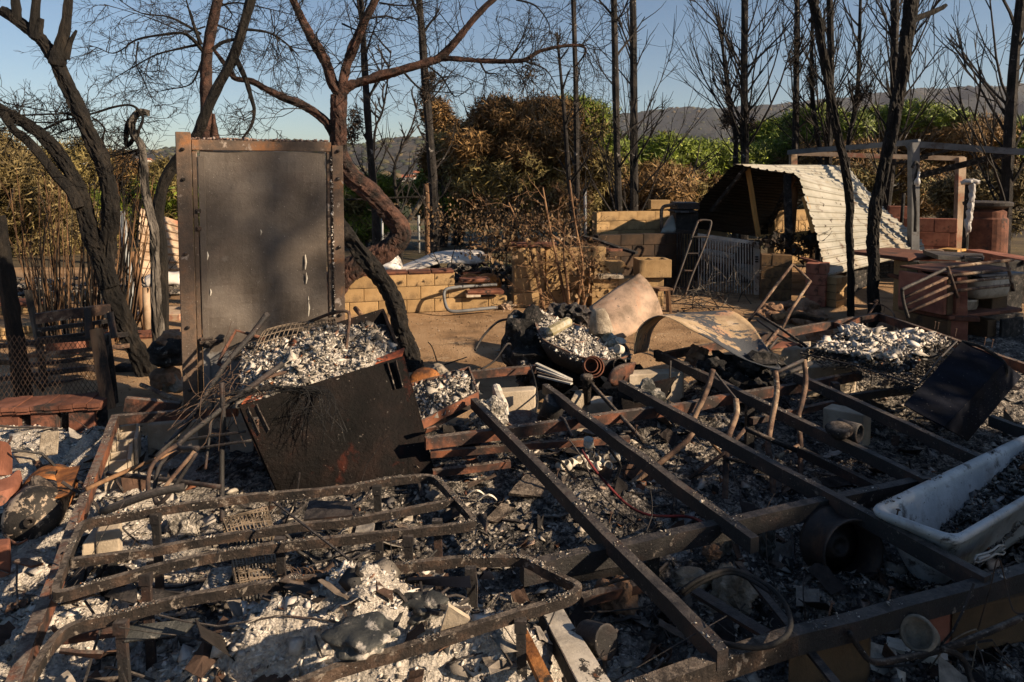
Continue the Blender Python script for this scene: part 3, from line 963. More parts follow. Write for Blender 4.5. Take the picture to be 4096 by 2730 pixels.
pine('pine_tree', 'dark green pine at the right picture edge', 'c', 2150, 1030, 27, 1.9, 1.2, [('needle_green', .6, .0, .8), ('needle_brown', .4, -.95, .1)], 50000, 60)
pine('pine_tree', 'pale dry bush-like tree behind the drum at the right', 'c', 2080, 1350, 17, 1.25, .75, [('needle_tan', 1, -.9, .7)], 42000, 61)
pine('pine_tree', 'brown scorched low tree under the pergola beam', 'c', 1250, 1200, 24, 3.0, 1.3, [('needle_brown', .85, -.9, .7), ('needle_olive', .15, -.9, .5)], 52000, 62)
pine('pine_tree', 'brown scorched low tree left of the shed behind the curved wall', 'c', -120, 1330, 21, 2.2, 1.2, [('needle_brown', .8, -.9, .6), ('needle_olive', .2, -.9, .7)], 52000, 63)
pine('pine_tree', 'golden dry tree at the left picture edge behind the dead canes', 'a', 150, 1290, 16, 1.75, 1.55, [('needle_tan', .75, -.9, .8), ('needle_olive', .25, -.9, .5)], 80000, 64)
pine('pine_tree', 'olive tree seen between the peeled trunk and the door', 'a', 1130, 1330, 19, .9, 1.0, [('needle_olive', .7, -.9, .8), ('needle_green', .3, -.9, .3)], 26000, 65)
pine('pine_tree', 'reddish scorched scrub tree seen just right of the leaning black trunk', 'a', 900, 1270, 21, 1.2, 1.1, [('needle_brown', .8, -.9, .7), ('needle_olive', .2, -.9, .3)], 26000, 66)
pine('pine_tree', 'bright green shrub low behind the leaning black trunk', 'a', 560, 1500, 18, 1.2, .6, [('needle_green', .7, -.9, .8), ('needle_olive', .3, -.9, .3)], 26000, 67)
pine('pine_tree', 'bright green shrub low beside the big brown pine', 'b', 800, 1330, 20, 1.3, .85, [('needle_green', .8, -.9, .8), ('needle_olive', .2, -.9, .3)], 30000, 68)
pine('pine_tree', 'green shrub low behind the curved red trunk', 'b', 150, 1400, 19, 1.2, .8, [('needle_green', .7, -.9, .8), ('needle_olive', .3, -.9, .3)], 26000, 69)
pine('pine_tree', 'small scorched tree seen left of the big brown pine', 'b', 690, 930, 19, .5, .95, [('needle_brown', 1, -.9, .8)], 16000, 70)

# ------------------------------------------------------------------ tall burnt trees behind the yard
def burnt_tall(label, t, pts, Y, r0, r1, top, seed, nb=46, bl=1.5, low=.2, tilt=.75, extra=None):
    rn = random.Random(seed)
    P = DL(t, pts, Y)
    if top:
        d = (P[0] - P[1]).normalized()
        P = [P[0] + Vector((d.x * top, 0, top))] + P
    gz0 = float(ground_z(np.array([P[-1].x]), np.array([Y]))[0])
    P = P[::-1]
    if P[0].z > gz0:
        P = [Vector((P[0].x, Y, gz0 - .1))] + P
    o = thing('burnt_tree', label, 'tree', (P[0].x, Y, gz0), 'tall burnt trunks behind the yard')
    mb = MB()
    q = limb(mb, P, r0, r1, 3, 9, .12, seed)
    mb.build('trunk', M['bark_far'], o)
    mb = MB()
    H = q[-1].z - q[0].z
    nb = int(nb * rn.uniform(.3, .5))
    tilt *= rn.uniform(.8, 1.2)
    for k in range(nb):
        s = low + (1 - low) * (k + rn.random()) / nb
        i = min(len(q) - 2, int(s * (len(q) - 1)))
        p = q[i].lerp(q[i + 1], rn.random())
        a = rn.uniform(0, 6.283)
        th = tilt * rn.uniform(.75, 1.2)
        d = Vector((math.cos(a) * math.sin(th), math.sin(a) * math.sin(th), math.cos(th)))
        L = bl * rn.uniform(.4, 1.15) * (1.15 - .6 * s)
        grow(mb, p, d, L, .022 * rn.uniform(.6, 1.3), 2 if L > 1.1 else 1, rn, .09, .16, .5, 4, 5, .0048)
    for k in range(int(H * 11)):
        i = rn.randrange(len(q) - 1)
        p = q[i].lerp(q[i + 1], rn.random())
        a = rn.uniform(0, 6.283)
        grow(mb, p, Vector((math.cos(a), math.sin(a), .4)), rn.uniform(.10, .28), .010, 0, rn, 0, .1, segs=2)
    b = mb.build('branches', M['bark_far'], o)
    stuff(b)
    if extra:
        lb = [(np.array(D(t, ex, ey, Y)), np.array([er * .3, er * .3, er * 1.5])) for ex, ey, er in extra]
        needles('scorched_leaves', lb, 420 * len(extra), M['needle_dead'], o, seed=seed, L=(.05, .13), w=.008, up=-1.6, shell=.1)
    return o


M['needle_dead'] = mat('charred_needles', [(.3, .6), (.7, 1.0)], 2, island=[(0, .012), (.6, (.04, .03, .022)), (1, (.09, .06, .04))], bump=0)
burnt_tall('thin straight burnt trunk rising just right of the door', 'b', [(155, 0), (175, 300), (200, 750), (240, 1240), (262, 1560)], 11.5, .075, .045, 1.5, 101, 30, 1.0, extra=[(120, 800, .16), (95, 900, .12)])
burnt_tall('tall spiky burnt trunk left of the big brown pine', 'b', [(548, 0), (575, 330), (600, 700), (640, 1200), (652, 1560)], 11.0, .085, .05, 1.5, 102, 26, .8, extra=[(590, 640, .14), (625, 520, .12)])
burnt_tall('slim second stem beside the spiky trunk left of the brown pine', 'b', [(622, 640), (640, 1000), (658, 1560)], 11.4, .045, .02, 0, 103, 10, .7)
burnt_tall('thin dead sapling with upswept twigs seen right of the door', 'b', [(360, 340), (330, 600), (300, 760), (250, 900), (240, 1300), (250, 1560)], 12.2, .035, .01, 0, 104, 26, .9)
burnt_tall('forked dead sapling between door and spiky trunk', 'b', [(540, 690), (500, 850), (430, 1000), (380, 1150), (410, 1400), (425, 1560)], 12.6, .04, .01, 0, 105, 24, .9)
burnt_tall('thin crooked burnt stem in front of the brown pine', 'b', [(1475, 220), (1510, 600), (1525, 760), (1555, 1200), (1585, 1560)], 12.0, .055, .02, 0, 106, 22, .8)
burnt_tall('thin straight burnt trunk at the right side of the brown pine', 'b', [(1585, 0), (1600, 500), (1608, 1000), (1612, 1560)], 12.3, .06, .04, 1.5, 107, 22, .8)
burnt_tall('left trunk of the tall burnt pair behind the curved yellow wall', 'b', [(1858, 0), (1870, 600), (1890, 1415), (1892, 1560)], 13.0, .095, .055, 1.8, 108, 40, 1.7)
burnt_tall('right trunk of the tall burnt pair behind the curved yellow wall', 'b', [(1985, 0), (1990, 700), (1992, 1410), (1992, 1560)], 13.4, .095, .055, 1.8, 109, 70, 2.4, .25, .6)
burnt_tall('bare burnt tree with a broad fan of branches behind the shed ridge', 'c', [(478, 0), (474, 500), (476, 900), (478, 1105)], 14.5, .10, .06, 2.0, 110, 90, 2.9, .2, .75, extra=[(360, 800, .16), (520, 830, .12)])
burnt_tall('slim burnt stem left of the fan shaped burnt tree', 'c', [(345, 480), (370, 700), (410, 900), (415, 1105)], 15.2, .06, .03, 1.0, 111, 34, 1.6)
burnt_tall('straight thin burnt trunk with a clump of charred leaves behind the shed', 'c', [(828, 0), (822, 500), (815, 1010)], 14.2, .07, .045, 2.0, 112, 50, 1.7, extra=[(800, 350, .22), (830, 440, .14)])
burnt_tall('thin leaning burnt stem with hanging charred leaves above the shed', 'c', [(930, 200), (925, 560), (960, 900), (985, 1100)], 14.6, .06, .03, 1.0, 113, 34, 1.2, extra=[(930, 500, .16), (920, 560, .12)])
burnt_tall('burnt tree with upswept branches right of the shed ridge', 'c', [(1045, 0), (1055, 500), (1040, 900), (1035, 1100)], 14.0, .085, .06, 2.0, 114, 80, 2.3, .2, .65)
burnt_tall('thin dark stem with charred leaves between the two near black trunks', 'c', [(1250, 100), (1240, 500), (1215, 750), (1170, 1000)], 14.8, .055, .025, 1.0, 115, 36, 1.3, extra=[(1240, 640, .2), (1300, 600, .13)])
burnt_tall('burnt tree half hidden behind the thick black trunk at the pergola', 'c', [(1490, 0), (1478, 500), (1470, 1000), (1430, 1390)], 14.0, .085, .06, 2.0, 116, 84, 2.5, .25, .65)
burnt_tall('burnt tree with wide branches at the right picture edge', 'c', [(2330, 0), (2280, 500), (2250, 1000), (2225, 1480)], 11.5, .11, .07, 2.2, 117, 84, 2.5, .2, .7)

# ------------------------------------------------------------------ near burnt trees
def tree(name, label, base, group='scorched trees in the yard'):
    return thing(name, label, 'tree', base, group)


def twigs_on(mb, q, n, rn, L, r, depth=2, lo=.1, upb=.03, kids=5, wig=.32, spread=.9):
    for k in range(n):
        s = rn.uniform(lo, 1) * (len(q) - 1)
        i = min(len(q) - 2, int(s))
        p = q[i].lerp(q[i + 1], s - i)
        ax = (q[i + 1] - q[i]).normalized()
        pr = ax.cross(Vector((rn.gauss(0, 1), rn.gauss(0, 1), rn.gauss(0, 1)))).normalized()
        d = ax * .5 + pr
        grow(mb, p, d, L * rn.uniform(.5, 1.2), r * rn.uniform(.6, 1.2), depth, rn, upb, wig, spread, kids, 6, .0024)


# leaning black trunk by the fence
Y = 6.3
o = tree('burnt_tree', 'thick leaning black charred trunk with sawn stubs beside the wire fence', D('d', 985, 1075, Y))
mb = MB()
limb(mb, DL('d', [(985, 1085), (975, 1000), (900, 800), (760, 480), (715, 300)], Y) + DL('a', [(738, 1500), (735, 1380), (710, 1150), (600, 900), (480, 640), (380, 430), (300, 300), (225, 225), (105, 130), (15, 75)], Y), .098, .045, 7, 22, .13, 1)
mb.build('trunk', M['bark'], o)
for k, (pts, a, b) in enumerate([([(110, 150), (108, 60), (95, -60)], .042, .032), ([(228, 240), (235, 120), (252, -60)], .04, .035), ([(240, 260), (262, 190), (280, 125)], .05, .02),
                                 ([(385, 440), (405, 330), (440, 190), (470, -60)], .075, .034), ([(440, 400), (470, 290), (515, 205)], .035, .01), ([(105, 130), (60, 85), (15, 55)], .045, .02)]):
    mb = MB()
    limb(mb, DL('a', pts, Y - .02), a, b, 4, 10, .12, 10 + k)
    mb.build('branch', M['bark'], o)
mb = MB()
q1 = limb(mb, DL('d', [(745, 420), (690, 250), (610, 60)], Y - .03) + DL('a', [(560, 1400), (530, 1280), (470, 1150), (370, 1000), (250, 885), (100, 790), (-40, 700)], Y - .03), .085, .042, 6, 20, .13, 20)
mb.build('branch', M['bark'], o)
mb = MB()
q2 = limb(mb, DL('a', [(530, 1400), (480, 1290), (390, 1190), (200, 960), (90, 870), (20, 760)], Y - .12), .05, .03, 4, 9, .12, 21)
mb.build('branch', M['bark'], o)
rn = random.Random(77)
mb = MB()
for pts, a, b in [([(60, 780), (480, 765), (600, 770), (770, 720), (890, 712), (960, 790), (930, 880)], .008, .014), ([(20, 690), (250, 735), (480, 770)], .006, .006), ([(180, 820), (340, 825), (500, 800)], .008, .006),
                  ([(280, 880), (430, 810), (560, 790)], .013, .007), ([(300, 930), (500, 860), (650, 800)], .006, .006), ([(620, 790), (700, 860), (690, 950), (740, 1040), (850, 990)], .008, .012)]:
    q = limb(mb, DL('a', pts, Y + .25), a, b, 4, 6, .1, 3)
    twigs_on(mb, q, 9, rn, .32, .006, 2)
twigs_on(mb, q1, 16, rn, .45, .007, 2, .35)
twigs_on(mb, q2, 12, rn, .4, .006, 2, .2)
stuff(mb.build('twigs', M['bark'], o))

# peeled grey trunk with a hooked top
Y = 6.6
o = tree('burnt_tree', 'peeled grey trunk with a hooked broken top just left of the door', D('d', 1062, 1080, Y))
mb = MB()
limb(mb, DL('d', [(1062, 1085), (1065, 800), (1045, 400), (1035, 60)], Y) + DL('a', [(1020, 1480), (975, 1260), (950, 1000), (892, 900), (888, 820), (935, 762), (1000, 765)], Y), .054, .03, 6, 18, .14, 5)
mb.build('trunk', M['bark_grey'], o)
mb = MB()
q = limb(mb, DL('a', [(930, 880), (855, 985), (850, 870), (880, 800), (935, 770)], Y + .05), .022, .022, 4, 8, .1, 6)
q = limb(mb, DL('a', [(975, 985), (900, 1020), (760, 1050)], Y + .05), .02, .008, 4, 7, .1, 6)
twigs_on(mb, q, 10, rn, .5, .008, 2)
mb.build('branch', M['bark'], o)

# trunk passing behind the door
Y = 7.0
o = tree('burnt_tree', 'dark trunk bending behind the door and rising to the right above it', D('d', 1085, 1080, Y))
mb = MB()
limb(mb, DL('d', [(1085, 1085), (1092, 600), (1085, 150)], Y) + DL('a', [(1060, 1420), (1110, 1210), (1190, 1080), (1310, 930), (1370, 790), (1450, 610), (1560, 400), (1640, 160), (1700, -60)], Y), .065, .05, 4, 12, .1, 7)
mb.build('trunk', M['bark'], o)
mb = MB()
q = limb(mb, DL('a', [(1430, 335), (1500, 285), (1585, 265)], Y), .02, .016, 4, 7, .1, 8)
q = limb(mb, DL('a', [(1585, 390), (1650, 530), (1690, 660), (1710, 745), (1690, 850), (1620, 945)], Y), .03, .01, 4, 7, .1, 8)
twigs_on(mb, q, 14, rn, .4, .006, 2)
q = limb(mb, DL('a', [(1640, 200), (1800, 220), (1920, 290), (2010, 380)], Y), .016, .006, 4, 6, .1, 8)
twigs_on(mb, q, 16, rn, .5, .006, 2)
stuff(mb.build('branches', M['bark'], o))

# upright trunk behind the door with many drooping twigs
Y = 8.2
o = tree('burnt_tree', 'upright reddish trunk behind the door with a wide spray of drooping twigs', D('d', 1390, 900, Y))
mb = MB()
limb(mb, DL('d', [(1390, 900), (1390, 300)], Y) + DL('a', [(1388, 930), (1385, 600), (1390, 380), (1425, 180), (1475, -60)], Y), .085, .055, 4, 12, .08, 9)
limb(mb, DL('a', [(1450, 960), (1440, 860), (1437, 765)], Y), .07, .012, 3, 9, .2, 9)
mb.build('trunk', M['bark_red'], o, smooth=True)
mb = MB()
rn = random.Random(12)
for pts, a in [([(1370, 350), (1250, 230), (1100, 235), (930, 265), (850, 320), (850, 400)], .025), ([(1340, 300), (1200, 330), (1050, 370), (900, 450), (780, 520)], .018), ([(1360, 400), (1290, 560), (1150, 600), (1010, 625)], .014),
               ([(1350, 230), (1150, 120), (950, 90), (800, 0)], .02), ([(1350, 300), (1290, 130), (1240, -40)], .025), ([(930, 280), (915, 430), (960, 530), (1050, 730)], .012), ([(860, 310), (760, 360), (650, 320), (575, 305)], .010),
               ([(1380, 180), (1230, 210), (1000, 120), (700, 30)], .012), ([(1430, 160), (1560, 210), (1650, 260)], .016), ([(1480, 40), (1600, 20), (1800, 60), (2000, 110)], .014), ([(1490, 20), (1560, 100), (1500, 170)], .012)]:
    q = limb(mb, DL('a', pts, Y + rn.uniform(-.5, .5)), a, .004, 4, 6, .1, 3)
    twigs_on(mb, q, 14, rn, .50, .0055, 2, .1, -.04, 4)
stuff(mb.build('branches', M['bark'], o))

# red forked tree right of the door
Y = 8.6
o = tree('burnt_tree', 'reddish forked tree whose bent trunk curves out right of the door', D('e', -110, 668, Y))
mb = MB()
TR = DL('e', [(-115, 700), (-90, 560), (-10, 410), (120, 275), (300, 190), (400, 110)], Y) + DL('b', [(420, 1540), (350, 1430), (210, 1290), (70, 1170), (15, 1020), (8, 800), (12, 640)], Y)
limb(mb, TR, .17, .10, 7, 22, .10, 31)
mb.build('trunk', M['bark_red'], o)
LIMBS = [(DL('a', [(2290, 640), (2240, 560), (2190, 420), (2090, 250), (2000, 70), (1940, -60)], Y), .075, .045), (DL('b', [(20, 640), (60, 450), (110, 310), (190, 130), (290, -60)], Y), .07, .05),
         (DL('b', [(12, 650), (70, 585), (200, 540), (400, 480), (600, 420), (690, 388), (800, 272), (900, 150), (1070, -30)], Y), .072, .036), (DL('b', [(690, 390), (800, 398), (1000, 412), (1240, 408), (1350, 350), (1500, 315), (1630, 308), (1668, 350), (1600, 450)], Y), .038, .010),
         (DL('a', [(2270, 960), (2190, 820), (2050, 720), (1900, 655), (1810, 610), (1700, 550), (1580, 530), (1540, 470), (1440, 340)], Y), .062, .024)]
qs = []
for k, (pts, a, b) in enumerate(LIMBS):
    mb = MB()
    qs.append(limb(mb, pts, a, b, 7, 16, .12, 40 + k))
    mb.build('branch', M['bark_red'], o, smooth=True)
mb = MB()
rn = random.Random(8)
for q, n, L in ((qs[0], 24, .8), (qs[1], 26, .9), (qs[2], 26, .9), (qs[3], 44, .85), (qs[4], 22, .7)):
    twigs_on(mb, q, int(n * .75), rn, L, .008, 2, .15, -.01, 4, .4)
for pts in ([(560, 410), (700, 520), (790, 650), (900, 580)], [(960, 420), (1000, 490), (1070, 500), (1080, 560)], [(1200, 0), (1330, 40), (1420, 160), (1420, 250)], [(1160, 400), (1230, 280), (1300, 120)], [(450, 490), (560, 600), (700, 620), (850, 630)],
            [(1250, 410), (1400, 470), (1480, 600)], [(280, 20), (450, 40), (640, 10)], [(190, 130), (330, 110), (440, 140), (560, 80)], [(30, 160), (180, 220), (330, 200)]):
    q = limb(mb, DL('b', pts, Y + rn.uniform(-.4, .4)), .014, .004, 4, 5, .1, 3)
    twigs_on(mb, q, 9, rn, .55, .006, 2, .1, -.01, 4, .4)
stuff(mb.build('twigs', M['bark'], o))
lb = [(np.array(D('b', x, y, Y)), np.array([.06, .06, .13])) for x, y in ((1310, 400), (1290, 460), (1275, 520), (1250, 570), (1150, 540))]
needles('hanging_leaves', lb, 420, M['needle_dead'], o, seed=3, L=(.05, .12), w=.007, up=-2.5, per=10, shell=.1)

# curved black trunk right of the door
o = tree('burnt_tree', 'curved black charred trunk bowing over the yard right of the door', D('e', 520, 995, 6.45))
mb = MB()
limb(mb, DL('e', [(518, 1010), (490, 900), (440, 740), (400, 580), (330, 420), (200, 240), (60, 70), (-40, -60), (-120, -200)], 6.45, 7.1), .10, .08, 8, 22, .13, 51)
mb.build('trunk', M['bark'], o)

# two black trunks at the right
o = tree('burnt_tree', 'slim wavy black trunk standing before the white corrugated roof', G('f', 1185, 615))
Y = G('f', 1185, 615).y
mb = MB()
limb(mb, DL('c', [(920, -120), (945, 40), (985, 250), (1035, 550), (1080, 800), (1145, 1100), (1183, 1400)], Y) + DL('f', [(1175, 60), (1188, 200), (1188, 400), (1185, 620)], Y), .06, .043, 8, 18, .13, 61)
mb.build('trunk', M['bark'], o)
mb = MB()
mb.tube(DL('c', [(985, 130), (945, 145), (905, 135)], Y), [.02, .022, .02], 7, .15)
mb.build('stub', M['bark'], o)
p = G('f', 1345, 690)
o = tree('burnt_tree', 'thick black trunk with a pointing side branch, rightmost of the near trunks', p)
Y = p.y
mb = MB()
limb(mb, DL('c', [(1610, -120), (1592, 30), (1560, 250), (1540, 480), (1490, 730), (1455, 950), (1395, 1200), (1345, 1480)], Y) + DL('f', [(1342, 60), (1340, 250), (1342, 500), (1348, 700)], Y), .070, .068, 8, 20, .13, 62)
mb.build('trunk', M['bark'], o)
mb = MB()
limb(mb, DL('c', [(1600, 150), (1640, 125), (1720, 92), (1790, 62), (1832, 35)], Y), .045, .022, 4, 9, .15, 63)
mb.build('branch', M['bark'], o)
mb = MB()
rn = random.Random(9)
for pts in ([(1640, 0), (1625, 200), (1660, 400), (1690, 430)], [(1745, 90), (1750, 300), (1742, 520)], [(1600, 300), (1680, 400), (1650, 540)]):
    q = limb(mb, DL('c', pts, Y), .006, .003, 4, 4, .1, 3)
stuff(mb.build('twigs', M['bark'], o))
# trunk at the left edge
p = G('d', 160, 1175, .05)
o = tree('burnt_tree', 'charred leaning trunk at the far left edge behind the wire fence', p)
mb = MB()
q = limb(mb, [p] + DL('d', [(140, 1000), (110, 800), (60, 480), (20, 200), (-20, -60)], p.y), .062, .05, 4, 12, .12, 71)
mb.build('trunk', M['bark'], o)
mb = MB()
limb(mb, DL('d', [(300, 1120), (180, 1000), (90, 930), (-20, 925)], p.y - .2), .012, .024, 4, 8, .12, 71)
mb.build('branch', M['bark'], o)

# ------------------------------------------------------------------ scattered ash and fragments (one mass each)
def scatter(name, P, S, mt, parent=None, seed=1, lumpy=.3, tilt=.6, label=None, N=None):
    """irregular flakes and lumps at points P with sizes S"""
    rn = np.random.default_rng(seed)
    P, S = np.asarray(P, dtype=float), np.asarray(S, dtype=float)
    n = len(P)
    isl = rn.random(n) < lumpy
    out_v, out_f, base = [], [], 0

    def rots(k, tl):
        a = rn.uniform(0, 2 * np.pi, k)
        ax = rn.normal(size=(k, 3)) * np.array([1, 1, .0])
        ax /= np.linalg.norm(ax, axis=1, keepdims=True) + 1e-9
        th = np.abs(rn.normal(size=k)) * tl
        c, s = np.cos(a), np.sin(a)
        Rz = np.zeros((k, 3, 3))
        Rz[:, 0, 0], Rz[:, 0, 1], Rz[:, 1, 0], Rz[:, 1, 1], Rz[:, 2, 2] = c, -s, s, c, 1
        K = np.zeros((k, 3, 3))
        K[:, 0, 1], K[:, 0, 2], K[:, 1, 0], K[:, 1, 2], K[:, 2, 0], K[:, 2, 1] = -ax[:, 2], ax[:, 1], ax[:, 2], -ax[:, 0], -ax[:, 1], ax[:, 0]
        Rt = np.eye(3)[None] + np.sin(th)[:, None, None] * K + (1 - np.cos(th))[:, None, None] * (K @ K)
        return Rt @ Rz
    # flakes: six sided chips with a raised middle
    idx = np.where(~isl)[0]
    k = len(idx)
    if k:
        an = np.linspace(0, 2 * np.pi, 7)[:6][None] + rn.uniform(-.35, .35, (k, 6))
        rr = rn.uniform(.3, 1.35, (k, 6))
        asp = rn.uniform(.3, 1.0, (k, 1))
        V = np.zeros((k, 8, 3))
        V[:, :6, 0], V[:, :6, 1] = np.cos(an) * rr, np.sin(an) * rr * asp
        V[:, :6, 2] = rn.uniform(-.3, .3, (k, 6))
        V[:, 6, 2] = rn.uniform(-.08, .16, k)
        V[:, 7, 2] = V[:, 6, 2] - .06
        V = np.einsum('kij,kvj->kvi', rots(k, tilt), V) * (S[idx] * .5)[:, None, None] + P[idx][:, None, :]
        F = np.array([(6, i, (i + 1) % 6) for i in range(6)] + [(7, (i + 1) % 6, i) for i in range(6)])
        out_v.append(V.reshape(-1, 3))
        out_f.append((F[None] + (np.arange(k) * 8)[:, None, None]).reshape(-1, 3) + base)
        base += k * 8
    idx = np.where(isl)[0]
    k = len(idx)
    if k:
        V0 = np.array([tuple(v) for v in ICO[0][0]])
        F0 = np.array(ICO[0][1])
        V = V0[None] * rn.uniform(.55, 1.25, (k, 12, 1)) * rn.uniform(.5, 1.1, (k, 1, 3))
        V = np.einsum('kij,kvj->kvi', rots(k, 1.5), V) * (np.minimum(S[idx], .03) * .42)[:, None, None] + P[idx][:, None, :]
        out_v.append(V.reshape(-1, 3))
        out_f.append((F0[None] + (np.arange(k) * 12)[:, None, None]).reshape(-1, 3) + base)
    o = npmesh(name, np.concatenate(out_v), np.concatenate(out_f), mt, parent)
    o['kind'] = 'stuff'
    if label:
        o['label'] = label
    return o


def ln_sizes(rn, n, med, sig=.55, hi=.16):
    return np.minimum(med * np.exp(rn.normal(size=n) * sig), hi)


def field(n, seed, y0=1.3, y1=8.2):
    rn = np.random.default_rng(seed)
    y = y0 * (y1 / y0) ** rn.random(n)
    x = rn.uniform(-1.05, 1.05, n) * (y * .76 + .5)
    k = ash_mask(x, y) > .25
    return x[k], y[k], rn


def on_mound(x, y):
    h = np.zeros_like(x)
    for (mx, my, sx, sy, _) in MOUNDS[:8]:
        h = np.maximum(h, np.exp(-((x - mx) / (sx * 1.3)) ** 2 - ((y - my) / (sy * 1.3)) ** 2))
    return h


x, y, rn = field(54000, 1)
k = (fbm(x * 1.6, y * 1.6, 40, 3) > .38) & (rn.random(len(x)) > on_mound(x, y) * 1.1)
x, y = x[k], y[k]
scatter('ash_debris', np.stack([x, y, ash_z(x, y) - .002], 1), ln_sizes(rn, len(x), .013, .85, .11), M['flakes'], seed=1, lumpy=.06, label='mixed grey ash flakes and charred crumbs strewn over the plot')
x, y, rn = field(58000, 2)
right = np.clip((x - .25 * y + .2) / .8, 0, 1)
k = rn.random(len(x)) < (.25 + .75 * right) * (1 - on_mound(x, y) * .95)
x, y = x[k], y[k]
scatter('charred_debris', np.stack([x, y, ash_z(x, y)], 1), ln_sizes(rn, len(x), .015, .85, .12), M['flakes_dark'], seed=2, lumpy=.06, label='dark charred fragments under and around the steel chassis')
x, y, rn = field(105000, 3, 1.35, 6.0)
hm = on_mound(x, y)
hm = np.maximum(hm, np.clip((-x - .45 * y - .1) * 2.5, 0, .7))
k = rn.random(len(x)) < hm * 1.2
x, y = x[k], y[k]
scatter('pale_ash', np.stack([x, y, ash_z(x, y)], 1), ln_sizes(rn, len(x), .012, .8, .09), M['flakes_pale'], seed=3, lumpy=.10, label='pale crusted ash heaped in the foreground and along the left')
x, y, rn = field(3800, 4, 1.4, 7.5)
scatter('broken_fragments', np.stack([x, y, ash_z(x, y) + .008], 1), ln_sizes(rn, len(x), .045, .5, .14), M['flakes'], seed=4, lumpy=.05, tilt=.6, label='larger broken shards lying scattered in the ash')
rn = np.random.default_rng(6)
x, y = rn.uniform(-5, 6, 4000), rn.uniform(4.6, 10, 4000)
scatter('yard_pebbles', np.stack([x, y, ground_z(x, y) + .003], 1), ln_sizes(rn, 4000, .016, .5, .07), mat('yard_pebble', [(.3, .6), (.7, 1)], 20, island=[(0, (.10, .065, .035)), (.5, (.26, .17, .095)), (.9, (.38, .29, .19)), (1, (.5, .45, .38))], bump=0), seed=6, lumpy=.6, label='small stones and chips on the sandy yard')


_rs = random.Random(90)
mb, mb2 = MB(), MB()
for k in range(1300):
    y = 1.7 * (6.6 / 1.7) ** _rs.random()
    x = _rs.uniform(-.8, .82) * y
    if ash_mask(np.array([x]), np.array([y]))[0] < .6:
        continue
    z = float(ash_z(x, y))
    if k % 3:
        p, d = Vector((x, y, z + .015)), Vector((_rs.gauss(0, 1), _rs.gauss(0, 1), _rs.gauss(.1, .35))).normalized()
        n_, L = _rs.randint(2, 5), _rs.uniform(.04, .26) if k % 5 else _rs.uniform(.3, .65)
        pts = [p]
        for i in range(n_):
            d = (d + Vector((_rs.gauss(0, .3), _rs.gauss(0, .3), _rs.gauss(0, .25)))).normalized()
            pts.append(pts[-1] + d * L / n_)
        mb.tube(smooth_pts(pts, 2), _rs.choice([.0018, .003, .0045, .008]), 5, .1)
    else:
        a = _rs.uniform(0, 6.28)
        u, v = Vector((math.cos(a), math.sin(a), _rs.gauss(0, .4))) * _rs.uniform(.02, .09), Vector((-math.sin(a), math.cos(a), _rs.gauss(0, .5))) * _rs.uniform(.015, .05)
        c = Vector((x, y, z + .02))
        sd_k = k * 1.7
        mb2.sheet([[c + u * (i / 2 - 1) + v * (j - 1) + Vector((0, 0, .02 * noise.noise(Vector((i * .9 + sd_k, j * .9, k))))) for j in range(3)] for i in range(5)], .003)
o = mb.build('strewn_scrap', M['rust_dark'])
tag(o, 'bent rods, nails and wire ends strewn through the ash', None, kind='stuff')
o = mb2.build('strewn_scrap', mat('scrap_metal', [(.2, .4), (.8, 1)], 20, island=[(0, .015), (.35, (.04, .03, .026)), (.6, (.11, .06, .038)), (.8, (.20, .17, .14)), (1, (.38, .35, .31))], bump=.5))
tag(o, 'crumpled bits of burnt tin strewn through the ash', None, kind='stuff')


def quadgrid(c, nu, nv, bulge=0.0, rough=.02, seed=0, freq=7):
    c = [Vector(p) for p in c]
    rows = []
    for i in range(nu + 1):
        u = i / nu
        r = []
        for j in range(nv + 1):
            v = j / nv
            p = (c[0] * (1 - u) + c[1] * u) * (1 - v) + (c[3] * (1 - u) + c[2] * u) * v
            e = min(1, min(u, 1 - u, v, 1 - v) * 5)
            z = bulge * math.sin(math.pi * u) * math.sin(math.pi * v) + rough * e * (noise.noise(p * freq + Vector((seed, 0, 0))) + .6 * noise.noise(p * freq * 3))
            r.append(p + Vector((0, 0, z)))
        rows.append(r)
    return rows


def ash_fill(c, parent, n, size, mt='flakes_pale', gm='ash_pale', bulge=.04, rough=.02, seed=0, name='ash_fill', lumpy=.4):
    rows = quadgrid(c, 24, 24, bulge, rough, seed)
    mb = MB()
    mb.sheet(rows, .01)
    stuff(mb.build(name, M[gm], parent))
    rn = np.random.default_rng(seed + 5)
    A = np.array([[tuple(p) for p in r] for r in rows])
    i, j = rn.integers(0, 24, n), rn.integers(0, 24, n)
    a, b = rn.random((n, 1)), rn.random((n, 1))
    P = (A[i, j] * (1 - a) + A[i + 1, j] * a) * (1 - b) + (A[i, j + 1] * (1 - a) + A[i + 1, j + 1] * a) * b
    P[:, 2] += .006
    k = int(n * .75)
    scatter('ash_flakes', P[:k], ln_sizes(rn, k, size * .62, .7), M[mt], parent, seed + 9, .1, 1.0)
    scatter('ash_flakes', P[k:] + np.array([0, 0, .01]), ln_sizes(rn, n - k, size * .85, .75), M['flakes'], parent, seed + 19, .04, 1.1)


